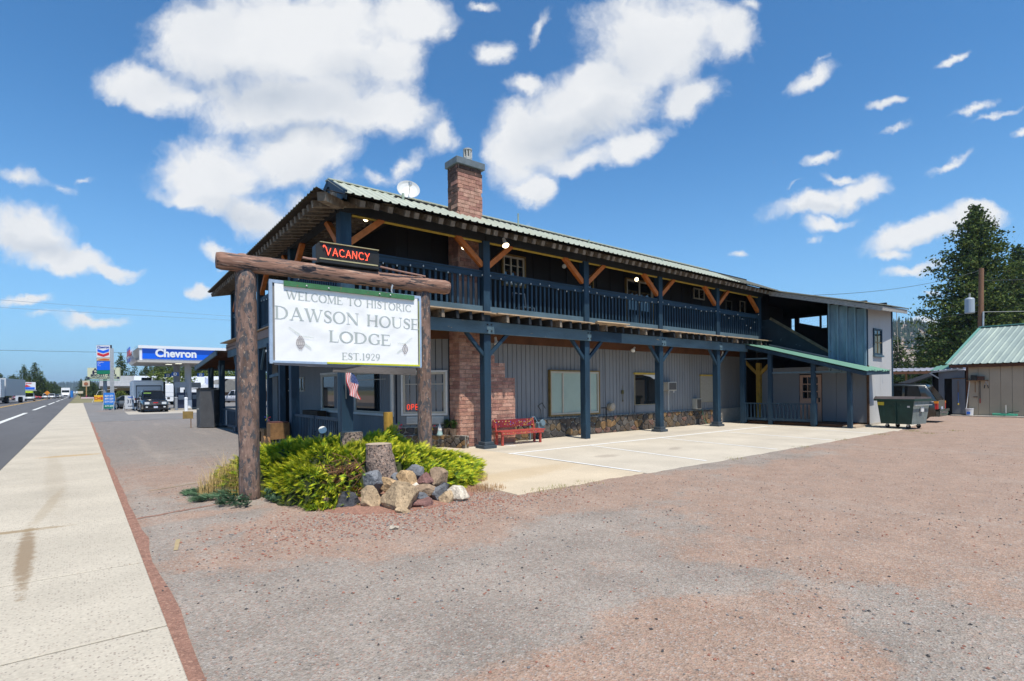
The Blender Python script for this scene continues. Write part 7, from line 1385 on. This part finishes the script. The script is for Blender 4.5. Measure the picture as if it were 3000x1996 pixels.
def round_mesh(seed, n_=1500, cs=.05, pal=(1, 2, 2, 3)):
    rn = random.Random(seed); tr = MB(); tr.cyl((0, 0, 0), (.02, 0, .55), .025, .012, 7, False); fo = MB(); lobes = [(V((rn.uniform(-.22, .22), rn.uniform(-.22, .22), rn.uniform(.35, .85))), rn.uniform(.12, .2)) for _ in range(11)]
    for c_, r_ in lobes: tr.cyl((0, 0, .3), c_, .01, .003, 4, False)
    for k in range(n_):
        c_, r_ = rn.choice(lobes); v = V((rn.gauss(0, 1), rn.gauss(0, 1), rn.gauss(0, 1))).normalized()*r_*rn.uniform(.55, 1.1); c = c_+v; s = cs*rn.uniform(.5, 1.1); fo.cur = rn.choice(pal); e = V((rn.gauss(0, 1), rn.gauss(0, 1), rn.gauss(0, 1))).normalized()*s; g = e.cross(V((rn.gauss(0, 1), rn.gauss(0, 1), rn.gauss(0, 1)))).normalized()*s*.5; fo.add([c-e*.5-g, c-e*.5+g, c+e*.6], [(0, 1, 2)])
    return tr.mesh('trunk', barkm), fo.mesh('crown', fm_)
def tree(mp, x, y, h, r_, lab, group=None, name='pine_tree', rz=None):
    o = thing(name, lab, 'tree', (x, y, 0), group); B = MX.Translation((x, y, -.1)) @ MX.Rotation(rnd(0, 6.28) if rz is None else rz, 4, 'Z') @ MX.Diagonal((r_, r_, h, 1))
    for nm, me in (('trunk', mp[0]), ('crown', mp[1])): q = bpy.data.objects.new(nm, me); q.matrix_basis = B; link(q, o)
    return o
big1 = conifer_mesh(3, 230, 150, .0125, .25, .04, .02, .02, .35, (0, 1, 1, 2, 2, 3)); big2 = conifer_mesh(8, 170, 100, .015, .24, .04, .04, .02, .25, (0, 1, 1, 2))
mids = [conifer_mesh(s, 80, 34, .026, .2, .05, .04, .02, .35, (0, 1, 1, 2)) for s in (21, 22, 23)]; thin = conifer_mesh(31, 40, 8, .03, .12, .25, .05, .02, .5, (0, 1)); grn_t = [conifer_mesh(s, 100, 60, .022, .27, .03, .02, .02, .35, (1, 2, 2, 3)) for s in (41, 42)]; rnds = [round_mesh(s) for s in (51, 52)]
tree(big1, 93.7, 16.9, 25.6, 23, 'tallest dark pine with an open ragged crown behind the tan workshop'); tree(big2, 108, 14.6, 22.0, 22, 'darker dense spruce right behind the tallest pine')
for i, (x, y, h, r_) in enumerate(((104.5, 10.8, 18.2, 24), (112.3, 18.7, 13.9, 25), (99, 20.5, 12, 22), (98, 14, 13, 26), (103, 6, 15, 24))): tree(grn_t[i % 2], x, y, h, r_, ('broad green pine at the right edge behind the workshop roof', 'green pine filling the gap under the tallest pine', 'shorter green pine left of the tallest pine trunk', 'bushy green pine in front of the tallest pine', 'green pine furthest right behind the workshop')[i])
for i, (x, y, h) in enumerate(((112, 25.3, 9.5), (119.8, 25.4, 10.5), (130.6, 36, 11.5), (120.2, 31.5, 6.6), (128.3, 31.4, 8.6), (135.5, 32.1, 8.3), (152.4, 44.1, 9.1), (118, 22, 9.5), (140, 41, 9), (107, 26.5, 6.5))): tree((grn_t+mids)[i % 5], x, y, h, h*1.25, 'yellow green conifer in the row between the annex and the tallest pine', 'conifers behind the carport')
LT = [(-22.8,275.3,9.3),(-20.6,260.6,7.3),(-23.1,314.1,9.4),(-21.9,313.1,9.9),(-17.9,271.3,8.1),(-13.2,241.9,7.9),(-9.9,232.8,7.7),(-11.6,304.8,8.6),(-11.9,343.6,7.7),(-10.2,329.4,7.4),(-9.3,341.5,7.5),(-9.6,393.1,6.5),(-9.2,444.2,5.5),(-9.7,547.3,4.5),(-.1,462.5,4.5),(1.6,307.0,6.3),(3.9,240.9,5.6),(2.6,293.4,8.9),(3.4,279.8,6.9)]
tree(mids[0], -15.2, 256.3, 11.8, 12.5, 'second tallest dark conifer across the road left of the tallest one'); tree(mids[1], -11.2, 233.9, 11.8, 13.5, 'tallest dark conifer across the road behind the parked cars'); tree(mids[2], .7, 333.4, 8.6, 10, 'pointed conifer right of the road end')
for x, y, h in LT: tree(random.choice(mids), x, y, h, h*rnd(1.2, 1.6), 'dark conifer in the tree line along the far road', 'conifers along the far road')
for k in range(34):
    f = k/34; y = 232+f*330; x = -27+rnd(-4, 4)+f*14; tree(random.choice(mids), x, y, rnd(5.2, 7.4), rnd(10, 14), 'dark conifer in the tree line along the far road', 'conifers along the far road')
for k in range(14): tree(random.choice(mids), 4+k*2.2+rnd(-.8, .8), 255-k*5+rnd(-9, 9), rnd(4.5, 7.4), rnd(8, 11), 'dark conifer in the tree line behind the stores', 'conifers behind the stores')
for i, (x, y, h) in enumerate(((9.1, 185.4, 12.6), (9.5, 210.7, 10.0), (13.6, 220.3, 8.9), (15.5, 193, 10.3), (17.7, 204.1, 10.3), (16.3, 218.1, 9.2))): tree(mids[i % 3], x, y, h, h*.95, ('tall full pine between the price sign and the canopy', 'smaller pine just left of the tall full pine', 'low pine behind the store roof ridge', 'narrow pine left of the tree mass under the canopy', 'pointed pine second in the group under the canopy', 'small pine behind the two pointed pines')[i])
tree(thin, 13.7, 207.3, 11.2, 12, 'thin nearly bare pine just left of the canopy end')
for i, (x, y, h) in enumerate(((17, 178.9, 9.9), (18.4, 177.9, 10.1), (19.2, 170.8, 9.9), (19.9, 163.8, 9.4), (21.7, 162.4, 9.3), (22.6, 155.2, 9.4), (23.9, 154.1, 9.0), (25.8, 159, 8.3), (28, 160, 9), (31, 165, 10))): tree(grn_t[i % 2], x, y, h, h*1.3, 'green pine in the dense group seen below the canopy', 'pines below the canopy')
for i, (x, y, h, lab) in enumerate(((11.1, 110, 5.4, 'light green leafy tree in front of the long store'), (13.0, 109, 5.7, 'second light green leafy tree in front of the long store'), (22.4, 129.7, 6.8, 'leafy green tree left behind the silver pickup'), (24.8, 131, 7.2, 'taller leafy green tree behind the silver pickup'), (27.6, 130, 7.0, 'leafy green tree right behind the silver pickup'), (30.5, 128, 7.5, 'leafy tree seen between porch posts right of the pickup'), (5.6, 116, 2.2, 'small green shrub beside the metal store'), (7.3, 104.5, 1.6, 'round green shrub at the corner of the long store'))): tree(rnds[i % 2], x, y, h, h*1.25, lab, None, 'leafy_tree' if h > 3 else 'shrub')
# hills
def hill(name, cx_, cy_, lx, ly, h, mt, ang, seed, nx=70, ny=40, p=1.2):
    vs = []; ca, sa = cos(ang), sin(ang)
    for j in range(ny+1):
        for i in range(nx+1):
            u = -1+2*i/nx; v = -1+2*j/ny; z = h*max(0, (1-u*u))**p*max(0, 1-v*v)*(1+.35*NZ.noise(V((u*2.5+seed, v*1.5, 0)))+.14*NZ.noise(V((u*9+seed, v*6, 0)))) - 1; x = u*lx; y = v*ly; vs.append((cx_+x*ca-y*sa, cy_+x*sa+y*ca, z))
    return MB().add(vs, [(j*(nx+1)+i, j*(nx+1)+i+1, (j+1)*(nx+1)+i+1, (j+1)*(nx+1)+i) for j in range(ny) for i in range(nx)]).build(name, mt, None, smooth=True, kind='structure'), vs
rockh = M('hill_rock', (.30, .23, .19), .95, .3, .03, bump=.8, bs=.3, col2=(.06, .075, .035), c2=(.035, .5, .08), col3=(.42, .36, .32), c3=(.09, .6, .05)); fh = M('forest_hill', (.035, .055, .03), .95, .4, .02, bump=1, bs=.06)
h1, v1 = hill('rocky_hill', 1010, 250, 330, 170, 86, rockh, R(104), 2); h2, v2 = hill('far_ridge', -30, 3400, 900, 500, 46, fh, R(0), 5, p=.8); h3, v3 = hill('far_ridge', -1600, 3800, 1300, 500, 26, fh, R(0), 7, p=.8)
def forest(name, pts, n_, hm, rad, lab, seed, mat, jit):
    rn = random.Random(seed); mb = MB(); k = 0
    while k < n_:
        p = rn.choice(pts)
        if p[2] < 1: continue
        x = p[0]+rn.uniform(-jit, jit); y = p[1]+rn.uniform(-jit, jit); h = hm*rn.uniform(.6, 1.25); z = p[2]-1.5; r_ = h*rad*rn.uniform(.8, 1.2)
        if name == 'hill_forest' and NZ.noise(V((x*.012, y*.012, 3))) < -.22+.3*(1 if p[2] < 55 else -.9)*(1 if p[2] > 22 else 0): k += .3; continue
        for lv in range(4):
            f = lv/4; b = z+h*(.12+.8*f); t_ = z+h*(.12+.8*f+.34); rr__ = r_*(1-f*.78); a0 = rn.uniform(0, 3); m_ = 6; mb.add([(x+rr__*cos(a0+2*pi*i/m_)*rn.uniform(.7, 1.2), y+rr__*sin(a0+2*pi*i/m_)*rn.uniform(.7, 1.2), b) for i in range(m_)]+[(x, y, t_)], [(i, (i+1) % m_, m_) for i in range(m_)])
        k += 1
    return mb.build(name, mat, None, kind='stuff', label=lab)
near_side = [p for p in v1 if (p[0]*cos(HEAD-R(40))+p[1]*sin(HEAD-R(40))) < 1060]
forest('hill_forest', near_side, 2600, 13, .2, 'conifer forest covering the rocky hill', 4, folm('hill', (.03, .055, .03), (.05, .08, .035)), 7)
forest('ridge_forest', [p for p in v2 if p[1] < 3420], 3500, 16, .25, 'distant forest on the ridge at the end of the road', 6, folm('ridge', (.03, .05, .03), (.04, .06, .03)), 16)
flat_pts = []
rn_ = random.Random(12)
for k in range(900): y = rn_.uniform(560, 1500); x = rn_.choice((-1, 1))*rn_.uniform(26, 160)*(y/900)-5; flat_pts.append((x, y, 1.5))
forest('roadside_forest', flat_pts, 1500, 8, .22, 'far conifer forest on both sides of the road', 9, folm('ridge', (.03, .05, .03), (.04, .06, .03)), 6)
rp_ = [(rn_.uniform(150, 700), rn_.uniform(60, 520), 1.5) for _ in range(500)]
forest('backlot_forest', [p for p in rp_ if p[1] > p[0]*.30+8], 700, 10, .24, 'forest behind the lodge', 10, folm('ridge', (.03, .05, .03), (.04, .06, .03)), 6)

# ---------------------------------------------------------------- air
hm_ = bpy.data.materials.new('air'); hm_.use_nodes = True; ht = hm_.node_tree; ht.nodes.clear()
pv_ = ht.nodes.new('ShaderNodeVolumePrincipled'); ho = ht.nodes.new('ShaderNodeOutputMaterial'); ht.links.new(pv_.outputs[0], ho.inputs['Volume'])
pv_.inputs['Color'].default_value = (.62, .76, .92, 1); pv_.inputs['Density'].default_value = .00016; pv_.inputs['Anisotropy'].default_value = .2
MB().box((-6200, -1000, -2), (7200, 7200, 150)).build('haze', hm_, None, kind='stuff', label='thin bluish summer haze over the valley')
